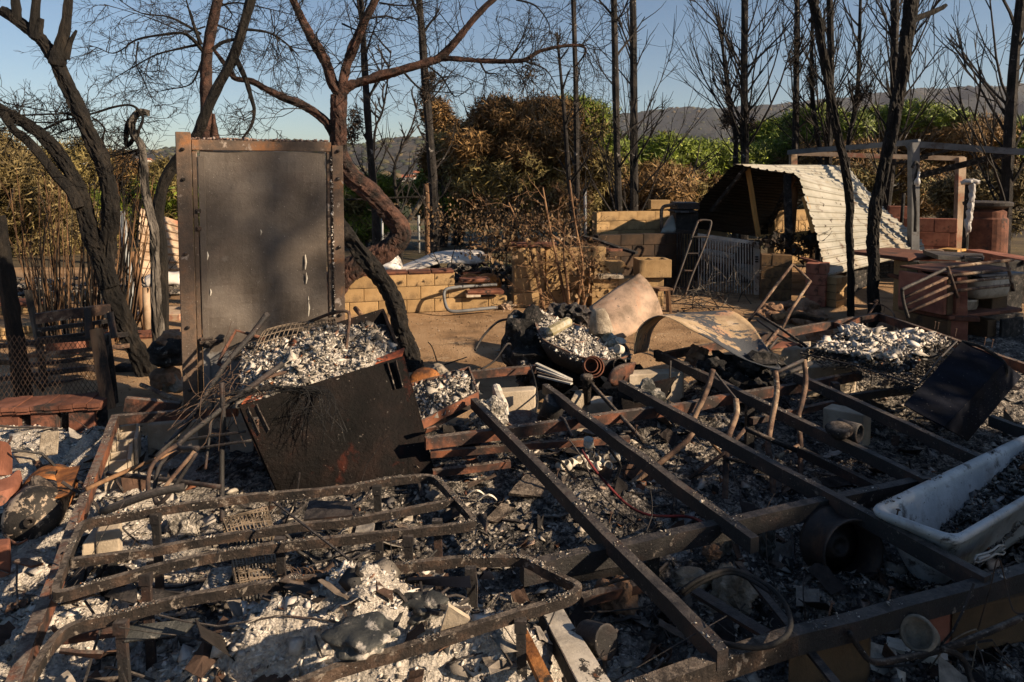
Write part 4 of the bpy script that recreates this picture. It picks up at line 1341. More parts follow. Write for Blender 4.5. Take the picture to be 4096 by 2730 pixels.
def crust(parent, pts, w, n, size=.016, mt='flakes_pale', seed=0):
    """ash crumbs lying along the top of a bar"""
    rn = np.random.default_rng(seed + 77)
    A = np.array([tuple(p) for p in pts])
    sl = np.linalg.norm(A[1:] - A[:-1], axis=1)
    s = rn.random(n) * sl.sum()
    cs = np.concatenate([[0], np.cumsum(sl)])
    i = np.clip(np.searchsorted(cs, s) - 1, 0, len(sl) - 1)
    t = ((s - cs[i]) / sl[i])[:, None]
    P = A[i] * (1 - t) + A[i + 1] * t
    d = (A[i + 1] - A[i]) / sl[i][:, None]
    side = np.stack([d[:, 1], -d[:, 0], np.zeros(n)], 1)
    keep = vnoise(s * 9 + seed, s * 0, seed) > .55
    P = P + side * (rn.uniform(-.5, .5, n) * w)[:, None]
    P[:, 2] += .002
    scatter('ash_crumbs', P[keep], ln_sizes(rn, int(keep.sum()), size * .5, .5, w * .6), M[mt], parent, seed, .1, .4)


def bar(name, label, cat, p, q, w, h, m, seed=0, crumbs=0, jit=.006, group=None, drop=True, roll=0.0, csz=.016):
    L = (Vector(q) - Vector(p)).length
    mb = MB()
    mb.beam(p, q, w, h, roll, max(2, int(L / .25)), jit, seed, drop)
    base = (Vector(p) + Vector(q)) / 2
    o = mb.build(name, M[m], None, base=(base.x, base.y, min(p[2], q[2]) - h))
    tag(o, label, cat, group)
    if crumbs:
        crust(o, [p, q], w * 1.0, int(crumbs * L), csz, 'flakes', seed)
    return o


def rod(name, label, cat, pts, r, m, seed=0, n=8, sub=4, group=None, jit=.0, taper=None):
    mb = MB()
    q = smooth_pts([Vector(p) for p in pts], sub) if sub > 1 and len(pts) > 2 else [Vector(p) for p in pts]
    k = len(q)
    rr = [r + ((taper or r) - r) * i / (k - 1) for i in range(k)]
    mb.tube(q, rr, n, jit, seed)
    return tag(mb.build(name, M[m], smooth=True), label, cat, group)


# ------------------------------------------------------------------ the steel chassis
CG = 'steel beams of the burnt chassis'
Z = .36
CH = [('rusty red chassis beam running down the left side to the near corner', 'd', (775, 1275), 'g', (60, 1640), .36, .36, .05, .11, 'rust', 90),
      ('red brown chassis beam below the door threshold', 'd', (790, 1280), 'd', (1600, 1225), .36, .36, .05, .085, 'rust', 60),
      ('short rusty beam behind the tilted ash tray, at the yard edge', 'e', (890, 985), 'e', (1330, 945), .37, .37, .05, .09, 'rust', 60),
      ('rusty beam at the back edge below the curled grey sheet', 'e', (2150, 868), 'f', (560, 735), .37, .37, .05, .10, 'rust', 30),
      ('bright rust beam at the far back edge meeting the thick black trunk', 'f', (520, 742), 'f', (1375, 592), .37, .37, .05, .115, 'rust', 40),
      ('long rusty beam along the right side below the outdoor kitchen', 'f', (1378, 592), 'f', (2460, 965), .37, .37, .05, .12, 'rust', 80),
      ('short cross beam going in from the far back beam', 'f', (1060, 648), 'f', (1420, 760), .36, .36, .04, .08, 'rust', 40),
      ('rusty cross beam passing right behind the black cabinet', 'e', (590, 1430), 'f', (60, 1200), .36, .36, .05, .10, 'rust', 60),
      ('reddish cross beam under the stool legs toward the mattress springs', 'f', (60, 1200), 'f', (1250, 985), .36, .36, .05, .10, 'rust', 60),
      ('low rusty rail just below the cross beam beside the cabinet', 'e', (625, 1518), 'e', (1960, 1420), .26, .26, .04, .06, 'rust', 60),
      ('lowest rusty rail beside the cabinet foot', 'h', (640, 135), 'h', (1160, 70), .20, .20, .04, .06, 'rust', 60),
      ('rusty low rail in front of the cream block under the springs', 'f', (520, 1300), 'f', (1100, 1175), .28, .28, .04, .06, 'rust', 40),
      ('heavy dark beam crossing the middle from bed corner to wheel', 'h', (1240, 765), 'i', (430, 455), .36, .36, .055, .125, 'rust_dark', 130),
      ('heavy dark beam continuing from the wheel up to the bathtub', 'i', (430, 455), 'i', (1760, 165), .36, .36, .055, .125, 'rust_dark', 110),
      ('near front chassis beam crusted grey across the bottom right', 'i', (-420, 1640), 'i', (800, 1215), .36, .36, .06, .11, 'rust_ash', 150),
      ('near front chassis beam running past the bathtub foot', 'i', (800, 1215), 'i', (2560, 735), .36, .36, .06, .11, 'rust_dark', 110),
      ('long black joist from the ash tray to the near corner', 'e', (915, 1165), 'i', (330, 1345), .42, .40, .05, .10, 'rust_dark', 90),
      ('black joist from the nested pots to the blue lump', 'e', (1395, 1070), 'i', (545, 590), .42, .40, .05, .10, 'rust_dark', 90),
      ('black joist from the leaning red panel to the bathtub foot', 'e', (1905, 1045), 'i', (2110, 850), .42, .38, .05, .11, 'rust_dark', 110),
      ('black joist from under the curled sheet to the middle beam', 'e', (2140, 840), 'i', (1700, 195), .43, .38, .05, .10, 'rust_dark', 100),
      ('black joist from the post tops down past the blue black box', 'f', (820, 995), 'f', (2140, 1590), .43, .40, .05, .10, 'rust_dark', 100),
      ('low joist with ash on it between two long black joists', 'i', (840, -20), 'i', (1370, 235), .25, .25, .04, .08, 'rust_dark', 220),
      ('short black joist at the right edge below the blue black box', 'f', (2130, 1280), 'f', (2480, 1400), .40, .40, .05, .10, 'rust_dark', 60),
      ('short black joist leading from the mattress to the box', 'f', (1170, 1140), 'f', (1600, 1085), .33, .33, .04, .08, 'rust_dark', 40),
      ('low dark rail lying in ash beyond the middle beam', 'h', (1500, 830), 'h', (2120, 740), .18, .18, .04, .06, 'rust_dark', 60),
      ('rust red low pipe-like rail before the tan lump', 'h', (1640, 980), 'h', (2120, 870), .16, .16, .05, .06, 'rust', 80)]
for k, (lab, t1, a, t2, b, z1, z2, w, h, m, cr) in enumerate(CH):
    bar('chassis_beam', lab, 'beam', G(t1, a[0], a[1], z1), G(t2, b[0], b[1], z2), w * .85, h * .66, m, k, cr * 2, .005, group=CG)
# upright stubs that carry the joists
for k, (lab, t, x0, y0, z) in enumerate([('short rusty prop under the middle beam left of the wheel', 'i', 980, 410, .25), ('short prop under the middle beam behind the tan lump', 'h', 2120, 660, .25), ('square black prop beneath the springs', 'f', 1085, 1060, .36), ('dark prop under the joist beside the stool leg', 'f', 510, 1215, .33)]):
    p = G(t, x0, y0, z)
    bar('prop', lab, 'prop', p, (p.x, p.y, .0), .05, .05, 'rust_dark', k, 0, .0, 'props under the chassis', False)

# ------------------------------------------------------------------ two sofa-bed frames
def bed(label, loop, t, z, cross, legs, seed, closed=True, m='rust_ash', w=.022, h=.036):
    pts = [G(tt, x, y, zz) for tt, x, y, zz in loop]
    c = sum(pts, Vector()) / len(pts)
    o = thing('bed_frame', label, 'bed frame', (c.x, c.y, 0), 'burnt bed frames')
    q = smooth_pts(pts + ([pts[0]] if closed else []), 5)
    q = [p + Vector((0, 0, .006 * noise.noise(p * 3) + .003 * noise.noise(p * 13))) for p in q]
    mb = MB()
    mb.path(q[:-1] if closed else q, w, h, closed)
    fr = mb.build('rail', M[m], o)
    crust(o, [p + Vector((0, 0, h / 2)) for p in q], w * 1.25, 2600, .012, 'flakes', seed)
    for cr in cross:
        mb = MB()
        cp = [G(tt, x, y, zz) for tt, x, y, zz in cr]
        mb.path(cp, w, h * .9)
        mb.build('cross_rail', M[m], o)
        crust(o, [p + Vector((0, 0, h / 2)) for p in cp], w * 1.1, 420, .013, 'flakes', seed + 3)
    for tt, x, y, zz in legs:
        p = G(tt, x, y, zz)
        mb = MB()
        mb.beam(p - Vector((0, 0, .02)), (p.x + .01, p.y, max(.02, zz - .42)), .032, .016, 0, 2, .003)
        mb.box(p - Vector((0, 0, .02)), (.04, .026, .04))
        mb.build('leg', M['rust_dark'], o)
    return o


z = .47
bed('ash crusted bed frame with rounded corners and three long rails, the upper one', [('g', 640, 488, z), ('g', 1100, 408, z), ('g', 1700, 325, z), ('g', 2353, 262, z), ('h', 300, 218, z), ('h', 560, 193, z), ('h', 665, 215, z), ('h', 760, 310, z), ('h', 870, 430, z), ('h', 912, 485, z), ('h', 850, 515, z), ('h', 400, 570, z),
     ('h', 0, 610, z), ('g', 1900, 650, z), ('g', 1500, 710, z), ('g', 1050, 800, z), ('g', 700, 900, z), ('g', 440, 975, z), ('g', 375, 955, z), ('g', 440, 780, z), ('g', 520, 570, z), ('g', 560, 515, z)], 'g', z,
    [[('g', 480, 760, z), ('g', 1000, 690, z), ('g', 1400, 610, z), ('g', 2000, 520, z), ('h', 60, 490, z), ('h', 420, 425, z), ('h', 775, 355, z)]],
    [('g', 1045, 430, z), ('g', 1880, 590, z), ('h', 265, 240, z), ('h', 475, 575, z), ('h', 670, 470, z), ('g', 980, 830, z)], 5)
z = .47
bed('ash crusted bed frame with rounded corner in the foreground, over the pale ash heap', [('g', 160, 1620, z), ('g', 290, 1400, z), ('g', 420, 1250, z), ('g', 600, 1170, z), ('g', 900, 1095, z), ('g', 1300, 1000, z), ('g', 1900, 905, z), ('g', 2353, 845, z), ('h', 400, 800, z), ('h', 800, 755, z), ('h', 1150, 740, z), ('h', 1280, 755, z),
     ('h', 1450, 850, z), ('h', 1600, 925, z), ('h', 1610, 965, z), ('h', 1500, 1030, z), ('h', 1200, 1115, z), ('h', 700, 1275, z), ('h', 200, 1420, z), ('h', -60, 1500, z), ('g', 1900, 1640, z)], 'g', z, [],
    [('g', 812, 1150, z), ('h', 895, 790, z), ('h', 1230, 1140, z)], 9, False)
rod('bent_rod', 'thin dark rod lying across the pale ash at the bottom edge', 'rod', GL('g', [(560, 1560), (1200, 1515), (1800, 1500), (2353, 1515), (2500, 1540)], .20), .010, 'rust_ash', 1)
bar('square_bar', 'rusty square leg hanging from the near bed rail', 'leg', D('h', 1195, 1150, 2.28), D('h', 1415, 1600, 1.95), .04, .022, 'rust_orange', 3, 0, .002, drop=False)

# ------------------------------------------------------------------ the standing door
BD = Vector((.914, .407, 0)).normalized()
p0 = G('p', 421, 915, .36)
nd = Vector((BD.y, -BD.x, 0))


def vplane(t, x, y, p, d):
    """ray onto the vertical plane through p along d"""
    r = ray(t, x, y)
    n = Vector((d.y, -d.x, 0))
    o = Vector((0, 0, CAM_H))
    k = (p - o).dot(n) / r.dot(n)
    return o + r * k


def uz(t, x, y, p, d):
    q = vplane(t, x, y, p, d)
    return (q - p).dot(d), q.z


uR, _ = uz('a', 2300, 1000, p0, BD)
zT = uz('a', 1240, 935, p0, BD)[1]
door = thing('door', 'freestanding heat stained metal door in its rusty frame', 'door', p0)
DW, z0 = uR, .30
loc = lambda u, n, z: p0 + BD * u + nd * n + Vector((0, 0, z - p0.z))
RM = Matrix((BD, -nd, Vector((0, 0, 1)))).transposed()


def dbox(u0, u1, n0, n1, za, zb, name, m, parent=door, bev=.004):
    mb = MB()
    mb.box(loc((u0 + u1) / 2, (n0 + n1) / 2, (za + zb) / 2), (abs(u1 - u0), abs(n1 - n0), abs(zb - za)), RM, bev)
    return mb.build(name, M[m], parent)


jw = DW * .085
jambs = [dbox(0, jw, -.04, .035, z0 - .05, zT + .045, 'jamb', 'door_frame')]
jambs.append(dbox(DW - jw * .85, DW, -.04, .03, z0 - .05, zT - .03, 'jamb', 'door_frame'))
dbox(jw + .002, DW - jw * .85 - .002, -.04, .02, zT - .075, zT - .005, 'lintel', 'door_frame')
dbox(jw + .002, jw + .035, -.035, .005, z0, zT - .078, 'stop', 'door_frame')
dbox(DW - jw * .85 - .035, DW - jw * .85 - .002, -.035, .008, z0, zT - .078, 'stop', 'door_frame')
pa, pb = jw + .05, DW - jw * .85 - .045
mb = MB()
rows = []
for i in range(25):
    r = []
    for j in range(17):
        u, zz = pa + (pb - pa) * j / 16, z0 + .03 + (zT - .08 - z0 - .03) * i / 24
        r.append(loc(u, -.012 + .009 * math.sin(7 * (u * 1.3 + zz) + 1.5 * noise.noise(Vector((u * 2, zz * 2, 7)))) + .009 * noise.noise(Vector((u * 2.3, zz * 2.3, 1))) + .003 * noise.noise(Vector((u * 7, zz * 7, 4))), zz))
    rows.append(r)
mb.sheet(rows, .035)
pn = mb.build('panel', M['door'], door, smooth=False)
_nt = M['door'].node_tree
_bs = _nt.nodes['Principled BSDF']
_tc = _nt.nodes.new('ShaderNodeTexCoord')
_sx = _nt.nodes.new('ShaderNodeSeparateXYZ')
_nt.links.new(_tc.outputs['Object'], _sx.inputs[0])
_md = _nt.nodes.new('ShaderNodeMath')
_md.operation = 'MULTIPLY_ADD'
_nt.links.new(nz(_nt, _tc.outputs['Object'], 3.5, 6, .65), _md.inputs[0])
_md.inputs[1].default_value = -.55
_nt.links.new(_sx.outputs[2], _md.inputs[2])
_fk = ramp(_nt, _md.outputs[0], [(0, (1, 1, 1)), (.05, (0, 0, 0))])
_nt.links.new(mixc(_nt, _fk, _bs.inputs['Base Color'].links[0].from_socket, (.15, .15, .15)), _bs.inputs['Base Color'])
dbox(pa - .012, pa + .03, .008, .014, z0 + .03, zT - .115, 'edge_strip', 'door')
for zz in (z0 + .12, .85, 1.35, 1.85, 2.05):
    for u in (jw * .45, DW - jw * .4):
        if zz < zT - .06:
            mb = MB()
            mb.lathe([(.002, .012), (.010, .009), (.013, 0), (.013, -.01)], 10, Matrix((BD, Vector((0, 0, 1)), nd)).transposed(), loc(u, .042, zz))
            mb.build('bolt', M['rust_ash'], jambs[u > DW / 2], smooth=True)
u1, zl = uz('d', 1340, 785, p0, BD)
u2, _ = uz('d', 1505, 785, p0, BD)
mb = MB()
mb.box(loc((u1 + u2) / 2, .035, zl), (u2 - u1, .03, .022), RM, .003)
mb.box(loc(u1 + (u2 - u1) * .3, .03, zl), ((u2 - u1) * .5, .035, .06), RM, .004)
la = mb.build('latch', M['rust_ash'], door)
mb = MB()
mb.lathe([(.02, .0), (.02, .03), (.012, .034), (.002, .034)], 14, Matrix((BD, Vector((0, 0, 1)), nd)).transposed(), loc(u1 + (u2 - u1) * .33, .045, zl - .012))
mb.build('lock_cylinder', M['rust_ash'], la, smooth=True)
for zz in (zT - .5, zT - .62):
    dbox(pa - .03, pa + .0, .0, .02, zz, zz + .03, 'catch', 'rust_ash')
rn = np.random.default_rng(3)
n = 420
us = rn.random(n)
scatter('paint_flakes', np.array([tuple(loc(jw + (DW - 2 * jw) * u, rng_ * .05 - .035, zT - .005 + .012 * r2)) for u, rng_, r2 in zip(us, rn.random(n), rn.random(n))]), ln_sizes(rn, n, .022, .4), mat('scale_flakes', [(.3, .6), (.7, 1)], 20, island=[(0, (.10, .06, .05)), (.5, (.26, .18, .15)), (1, (.42, .34, .30))], bump=0), door, 4, .3)
n = 160
scatter('paint_flakes', np.array([tuple(loc(DW - jw * .95 + .012 * a, .03, z0 + .2 + (zT - z0 - .3) * b)) for a, b in zip(rn.random(n), rn.random(n) ** .7)]), ln_sizes(rn, n, .014, .4), M['flakes_pale'], door, 5, .2, 1.6)
# pale drips on the panel
mb = MB()
for (t, x, ya, yb) in (('d', 2052, 200, 300), ('d', 2058, 320, 395), ('d', 2072, 480, 640), ('d', 1394, 180, 235), ('d', 1415, 430, 475), ('d', 1752, 30, 70)):
    ua, za = uz(t, x, ya, p0, BD)
    ub, zb = uz(t, x, yb, p0, BD)
    m_ = (za + zb) / 2
    mb.tube([loc(ua, .010, za), loc(ua + .004, .011, m_), loc(ub, .010, zb)], [.002, .006, .002], 6, .3, 3)
mb.build('drip', M['ceramic'], pn)
bar('threshold_strip', 'rusty channel strip on the ground left of the door foot', 'strip', G('d', 850, 1160, .42), G('d', 1215, 1195, .36), .05, .09, 'rust', 3, 60)
rod('short_pipe', 'short rusty pipe leaning at the door foot', 'pipe', [D('d', 950, 1075, 5.1), D('d', 1215, 1190, 4.75)], .016, 'rust_pipe')
rod('short_pipe', 'rusty pipe lying level just below the leaning pipe at the door foot', 'pipe', [D('d', 890, 1195, 4.7), D('d', 1200, 1205, 4.7)], .016, 'rust_pipe')

# ------------------------------------------------------------------ the tipped black cabinet full of ash
FR, FL = D('j', 1850, 725, 4.28), D('j', 150, 1235, 3.72)
BR, BL = D('j', 1650, 228, 5.0), D('j', 185, 660, 4.45)
FRb, FLb = G('p', 1000, 1098, .10), G('p', 638, 1128, .10)
BRb, BLb = FRb + (BR - FR) * .9 + Vector((0, 0, -.05)), FLb + (BL - FL) * .9
cab = thing('burnt_cabinet', 'tipped black metal cabinet heaped with ash and wires in front of the door', 'cabinet', FLb)


def panel(c, th, name, m, parent, nu=12, nv=12, rough=.006, seed=0):
    c = [Vector(p) for p in c]
    nrm = (c[1] - c[0]).cross(c[3] - c[0]).normalized()
    rows = []
    for i in range(nu + 1):
        u = i / nu
        rows.append([])
        for j in range(nv + 1):
            v = j / nv
            p = (c[0] * (1 - u) + c[1] * u) * (1 - v) + (c[3] * (1 - u) + c[2] * u) * v
            rows[-1].append(p + nrm * (rough * noise.noise(p * 4 + Vector((seed, 0, 0))) + rough * .4 * noise.noise(p * 13)))
    mb = MB()
    mb.sheet(rows, th)
    return mb.build(name, M[m], parent)


panel([FLb, FRb, FR, FL], .02, 'front_panel', 'fridge', cab, 20, 16, .01, 1)
panel([FRb, BRb, BR, FR], .02, 'side_panel', 'fridge', cab, 10, 10, .008, 2)
panel([FLb, BLb, BL, FL], .02, 'side_panel', 'fridge', cab, 10, 10, .008, 3)
panel([BLb, BRb, BR, BL], .02, 'back_panel', 'fridge', cab, 10, 10, .008, 4)
ins = lambda p, z: Vector((p.x, p.y, p.z - z))
ash_fill([ins(FL, .02), ins(FR, .03), ins(BR, .10), ins(BL, -.02)], cab, 6500, .026, 'flakes_pale', 'ash_pale', .10, .06, 3, lumpy=.35)
# front flange with red oxide
mid = D('j', 1000, 1085, 3.98)
panel([FL + Vector((0, 0, -.0)), mid, mid + Vector((.02, .09, .03)), FL + Vector((.02, .10, .03))], .008, 'flange', 'red_rim', cab, 8, 3, .008, 6)
panel([mid, FR, FR + Vector((.0, .10, .03)), mid + Vector((.02, .11, .04))], .008, 'flange', 'red_rim', cab, 8, 3, .008, 7)
for (a, b, c_) in (((1690, 790), (1770, 1075), 4.2), ((1780, 770), (1850, 1050), 4.2), ((230, 1270), (350, 1540), 3.66), ((320, 1240), (450, 1510), 3.64)):
    p, q = D('j', a[0], a[1], c_), D('j', b[0], b[1], c_ - .06)
    mb = MB()
    mb.beam(p, q, .006, .05, .2, 4, .004)
    hp = mb.build('hinge_plate', M['rust_ash'], cab)
for x, y, Y in ((1735, 880, 4.22), (1760, 960, 4.2), (300, 1380, 3.66)):
    p = D('j', x, y, Y)
    mb = MB()
    mb.tube([p - BD * .03, p + BD * .03], .012, 8)
    mb.build('hinge_pin', M['rust_dark'], hp)
mb = MB()
pts = [D('j', 340 + 10 * math.sin(i * 1.7), 1380 + i * 3.4, 3.66 + .012 * math.cos(i * 1.7)) for i in range(40)]
mb.tube(pts, .004, 5)
mb.build('hinge_spring', M['rust_pipe'], hp)

# things lying on the cabinet
rod('tube_loop', 'upright bent steel tube loop standing on the ash heaped cabinet', 'tube', [D('j', 820, 385, 4.75), D('j', 1060, 290, 4.6), D('j', 1150, 262, 4.5), D('j', 1260, 250, 4.45), D('j', 1300, 300, 4.42), D('j', 1280, 520, 4.35), D('j', 1240, 800, 4.28), D('j', 1215, 950, 4.2), D('j', 1160, 995, 4.15), D('j', 1000, 970, 4.12), D('j', 850, 910, 4.1), D('j', 700, 880, 4.05), D('j', 560, 905, 4.0), D('j', 400, 960, 3.95)], .011, 'rust_pipe', 2)
rod('charred_rod', 'thick charred rod leaning up to the right against the door', 'rod', [D('d', 1050, 1563, 3.6), D('d', 1300, 1280, 3.9), D('d', 1500, 960, 4.2), D('d', 1690, 740, 4.4), D('d', 1800, 595, 4.5)], .014, 'rust_dark', 3, taper=.02)
rod('charred_rod', 'long dark rod crossing low before the door toward the cabinet corner', 'rod', [D('g', 1330, -10, 3.3), D('d', 1200, 1480, 3.45), D('d', 1450, 1270, 3.7), D('d', 1700, 1080, 3.85), D('d', 1900, 935, 4.0)], .013, 'rust_dark', 4, taper=.018)
rod('bent_angle_bar', 'rusty bent angle bar in front of the door latch', 'bar', [D('d', 1540, 965, 4.3), D('d', 1468, 935, 4.3), D('d', 1500, 860, 4.35), D('d', 1585, 708, 4.45), D('d', 1680, 735, 4.45), D('d', 1775, 768, 4.45)], .012, 'rust', 3, sub=1)
rod('charred_rod', 'vertical dark rod standing left of the cabinet', 'rod', [D('d', 1490, 1060, 3.75), D('d', 1500, 1300, 3.72), D('g', 1490, 60, 3.7), D('g', 1495, 540, 3.5)], .015, 'rust_dark', 5)
rod('charred_rod', 'slanting dark rod left of the vertical rod', 'rod', [D('d', 1440, 1130, 3.8), D('d', 1410, 1400, 3.7), D('g', 1380, 130, 3.6)], .008, 'rust_dark', 5)
rod('charred_rod', 'thin blue black rod low between the leaning rods', 'rod', [D('d', 1110, 1470, 3.75), D('d', 1350, 1430, 3.7), D('d', 1650, 1390, 3.65)], .008, 'rust_dark', 6)
rod('charred_rod', 'thin rod just below the blue black rod', 'rod', [D('d', 1080, 1560, 3.65), D('d', 1350, 1500, 3.62), D('d', 1690, 1450, 3.6)], .007, 'rust_dark', 6)
rod('bent_tube', 'bent tube hook with rounded end above the bed frame, outer one', 'tube', [D('d', 1190, 1480, 3.4), D('g', 1080, 40, 3.35), D('g', 1010, 130, 3.3), D('g', 995, 250, 3.25), D('g', 1010, 300, 3.2), D('g', 1080, 280, 3.2), D('g', 1180, 160, 3.25), D('g', 1310, 10, 3.3)], .011, 'rust_pipe', 7)
rod('bent_tube', 'bent tube hook with rounded end above the bed frame, inner one', 'tube', [D('d', 1290, 1480, 3.42), D('g', 1120, 60, 3.38), D('g', 1060, 140, 3.33), D('g', 1040, 290, 3.27), D('g', 1055, 360, 3.22), D('g', 1110, 330, 3.22), D('g', 1210, 190, 3.26), D('g', 1320, 20, 3.3)], .011, 'rust_dark', 8)
rod('pale_pipe', 'pale straight pipe lying over the left chassis beam', 'pipe', [D('g', 580, 265, 3.15), D('g', 800, 165, 3.35), D('g', 1000, 80, 3.5), D('g', 1240, 0, 3.65)], .011, 'wood_post', 9)
rod('loose_bar', 'dark low bar lying between door frame beam and bed', 'bar', [D('g', 720, 160, 3.45), D('g', 1100, 200, 3.4), D('g', 1480, 250, 3.3)], .012, 'rust_dark', 9)
rod('loose_bar', 'blackened channel lying behind the upper bed rail', 'bar', [D('g', 680, 420, 3.0), D('g', 1000, 300, 3.05), D('g', 1240, 250, 3.1)], .02, 'rust_dark', 10)

# wire rack and tangled wires
rack = thing('wire_rack', 'curved ashen wire rack lying at the back of the ash heaped cabinet', 'rack', D('j', 700, 600, 4.5))
mb = MB()
R0 = [D('j', 330, 600, 4.35), D('j', 600, 520, 4.45), D('j', 900, 470, 4.55), D('j', 1170, 415, 4.6)]
R1 = [D('j', 500, 460, 4.75), D('j', 720, 410, 4.8), D('j', 950, 390, 4.82), D('j', 1120, 370, 4.85)]
for f in np.linspace(0, 1, 6):
    mb.tube(smooth_pts([a.lerp(b, f) + Vector((0, 0, .05 * math.sin(f * 3.1))) for a, b in zip(R0, R1)]), .0035, 4)
mb.build('long_wires', M['wire_ash'], rack)
mb = MB()
A, B = smooth_pts(R0, 6), smooth_pts(R1, 6)
for a, b in zip(A, B):
    m_ = a.lerp(b, .5) + Vector((0, 0, .05))
    mb.tube(smooth_pts([a - Vector((.02, .05, .08)), a, m_, b]), .003, 4)
mb.build('ribs', M['wire_ash'], rack)
rnd = random.Random(5)
wires = thing('wire_bundle', 'bundle of thin black wires draped over the cabinet front', 'wires', D('j', 600, 1100, 3.8))
mb = MB()
for k in range(110):
    x0, y0 = rnd.uniform(-20, 250), rnd.uniform(1080, 1280)
    x1 = rnd.uniform(800, 1150)
    pts = [D('j', x0, y0, 3.75 + rnd.uniform(-.05, .15)), D('j', (x0 + x1) / 2 - 60, rnd.uniform(1020, 1130), 3.88 + rnd.uniform(-.05, .1)), D('j', x1 - 80, rnd.uniform(1040, 1130), 3.88 + rnd.uniform(-.03, .05))]
    if k % 3 == 0:
        pts += [D('j', x1 + rnd.uniform(-200, 120), rnd.uniform(1150, 1280), 3.8), D('j', x1 + rnd.uniform(-350, 260), rnd.uniform(1250, 1650), 3.7)]
    mb.tube(smooth_pts(pts, 3), rnd.uniform(.001, .002), 3, caps=False)
stuff(mb.build('wire_strands', M['black'], wires))
mb = MB()
for k in range(46):
    p = D('j', rnd.uniform(-60, 160), rnd.uniform(900, 1250), rnd.uniform(3.7, 4.1))
    d = Vector((rnd.gauss(-.3, .6), rnd.gauss(0, .5), rnd.gauss(-.2, .6)))
    pts = [p]
    for i in range(6):
        d = d + Vector((rnd.gauss(0, .4), rnd.gauss(0, .4), rnd.gauss(-.15, .4)))
        pts.append(pts[-1] + d.normalized() * .06)
    mb.tube(smooth_pts(pts, 3), .002, 3, caps=False)
stuff(mb.build('loose_strands', M['wire'], wires))
mb = MB()
p = D('j', 1118, 820, 4.22)
d = (Vector((-.05, -.9, .55))).normalized()
s, u = frame(d)
mb.lathe([(.035, -.04), (.046, -.03), (.048, 0), (.043, .03), (.036, .034), (.034, 0), (.03, -.02), (.001, -.025)], 22, Matrix((s, u, d)).transposed(), p)
tag(mb.build('ceramic_socket', M['ceramic'], smooth=True), 'round white ceramic socket lying open in the cabinet ash', 'socket')
for k, (x, y, Y, s, lab) in enumerate([(930, 620, 4.45, .07, 'knobbly white burnt lump beside the wire rack'), (740, 660, 4.4, .09, 'pale crumpled lump left of the knobbly white lump'), (850, 720, 4.36, .055, 'small whitish cylinder-like lump in the cabinet ash'), (880, 860, 4.2, .08, 'grey flat shard standing beside the ceramic socket'), (660, 950, 4.1, .08, 'pale grey shard at the cabinet front edge'), (270, 840, 4.2, .06, 'twisted pale lump at the left end of the cabinet')]):
    mb = MB()
    mb.lump(D('j', x, y, Y), (s, s * .7, s * .6), 30 + k, .5, 2, 2.2)
    tag(mb.build('burnt_lump', M['ash_pale']), lab, 'lump', 'lumps in the cabinet ash')

# ------------------------------------------------------------------ ash tray beside the cabinet
tr = thing('metal_tray', 'tilted rusty metal tray full of pale ash right of the black cabinet', 'tray', G('e', 760, 1200, .2))
C = [D('e', 885, 978, 5.05), D('e', 945, 1150, 4.55), D('e', 560, 1345, 4.1), D('e', 480, 1100, 4.7)]
for k in range(4):
    a, b = C[k], C[(k + 1) % 4]
    mb = MB()
    mb.beam(a, b, .012, .06, 0, 6, .003, k)
    mb.build('rim', M['rust'], tr)
panel([ins(p, .06) for p in C], .01, 'floor_plate', 'rust_dark', tr, 6, 6)
ash_fill([ins(p, .005) for p in C], tr, 4000, .024, 'flakes_pale', 'ash_pale', .05, .03, 21)
mb = MB()
p = D('e', 590, 1080, 4.85)
d = Vector((.15, -.9, .35)).normalized()
s, u = frame(d)
mb.lathe([(.13, 0), (.128, .012), (.10, .03), (.05, .042), (.001, .045)], 28, Matrix((s, u, d)).transposed(), p)
tag(mb.build('round_plate', M['rust_orange'], smooth=True), 'round rusty orange lid standing at the back of the ash tray', 'lid')
mb = MB()
mb.sheet(quadgrid([D('e', 610, 960, 5.3), D('e', 700, 940, 5.4), D('e', 770, 1010, 5.1), D('e', 650, 1010, 5.1)], 8, 8, .03, .04, 4), .008)
tag(mb.build('burnt_scrap', M['concrete']), 'ragged grey scrap sheet behind the rusty orange lid', 'scrap')

# hollow concrete blocks under the left beam
def hollow_block(label, c, s, rz, m, holes=2, tiltx=0.0, group=None, name='concrete_block'):
    L, W, H = s
    Mx = Matrix.Rotation(rz, 3, 'Z') @ Matrix.Rotation(tiltx, 3, 'X')
    o = thing(name, label, 'block', c, group)
    c = Vector(c)
    t = min(W, L) * .16
    mb = MB()
    mb.box(c + Mx @ Vector((0, -W / 2 + t / 2, H / 2)), (L, t, H), Mx, .004)
    mb.box(c + Mx @ Vector((0, W / 2 - t / 2, H / 2)), (L, t, H), Mx, .004)
    mb.build('long_wall', M[m], o)
    for k in range(holes + 1):
        mb = MB()
        x = -L / 2 + t / 2 + (L - t) * k / holes
        mb.box(c + Mx @ Vector((x, 0, H / 2 - .003)), (t, W - 2 * t - .004, H), Mx, .004)
        mb.build('web', M[m], o)
    return o


ad = math.atan2(-.94, .34)
p = G('d', 850, 1390, .27)
hollow_block('hollow concrete block with two holes upright beside the left beam', (p.x, p.y, .06), (.30, .14, .21), ad + .1, 'block_cream', 2, group='concrete blocks under the chassis')
p = G('d', 800, 1510, .25)
hollow_block('second hollow concrete block nearer down the left beam', (p.x, p.y, .04), (.30, .14, .2), ad + .12, 'block_cream', 2, group='concrete blocks under the chassis')


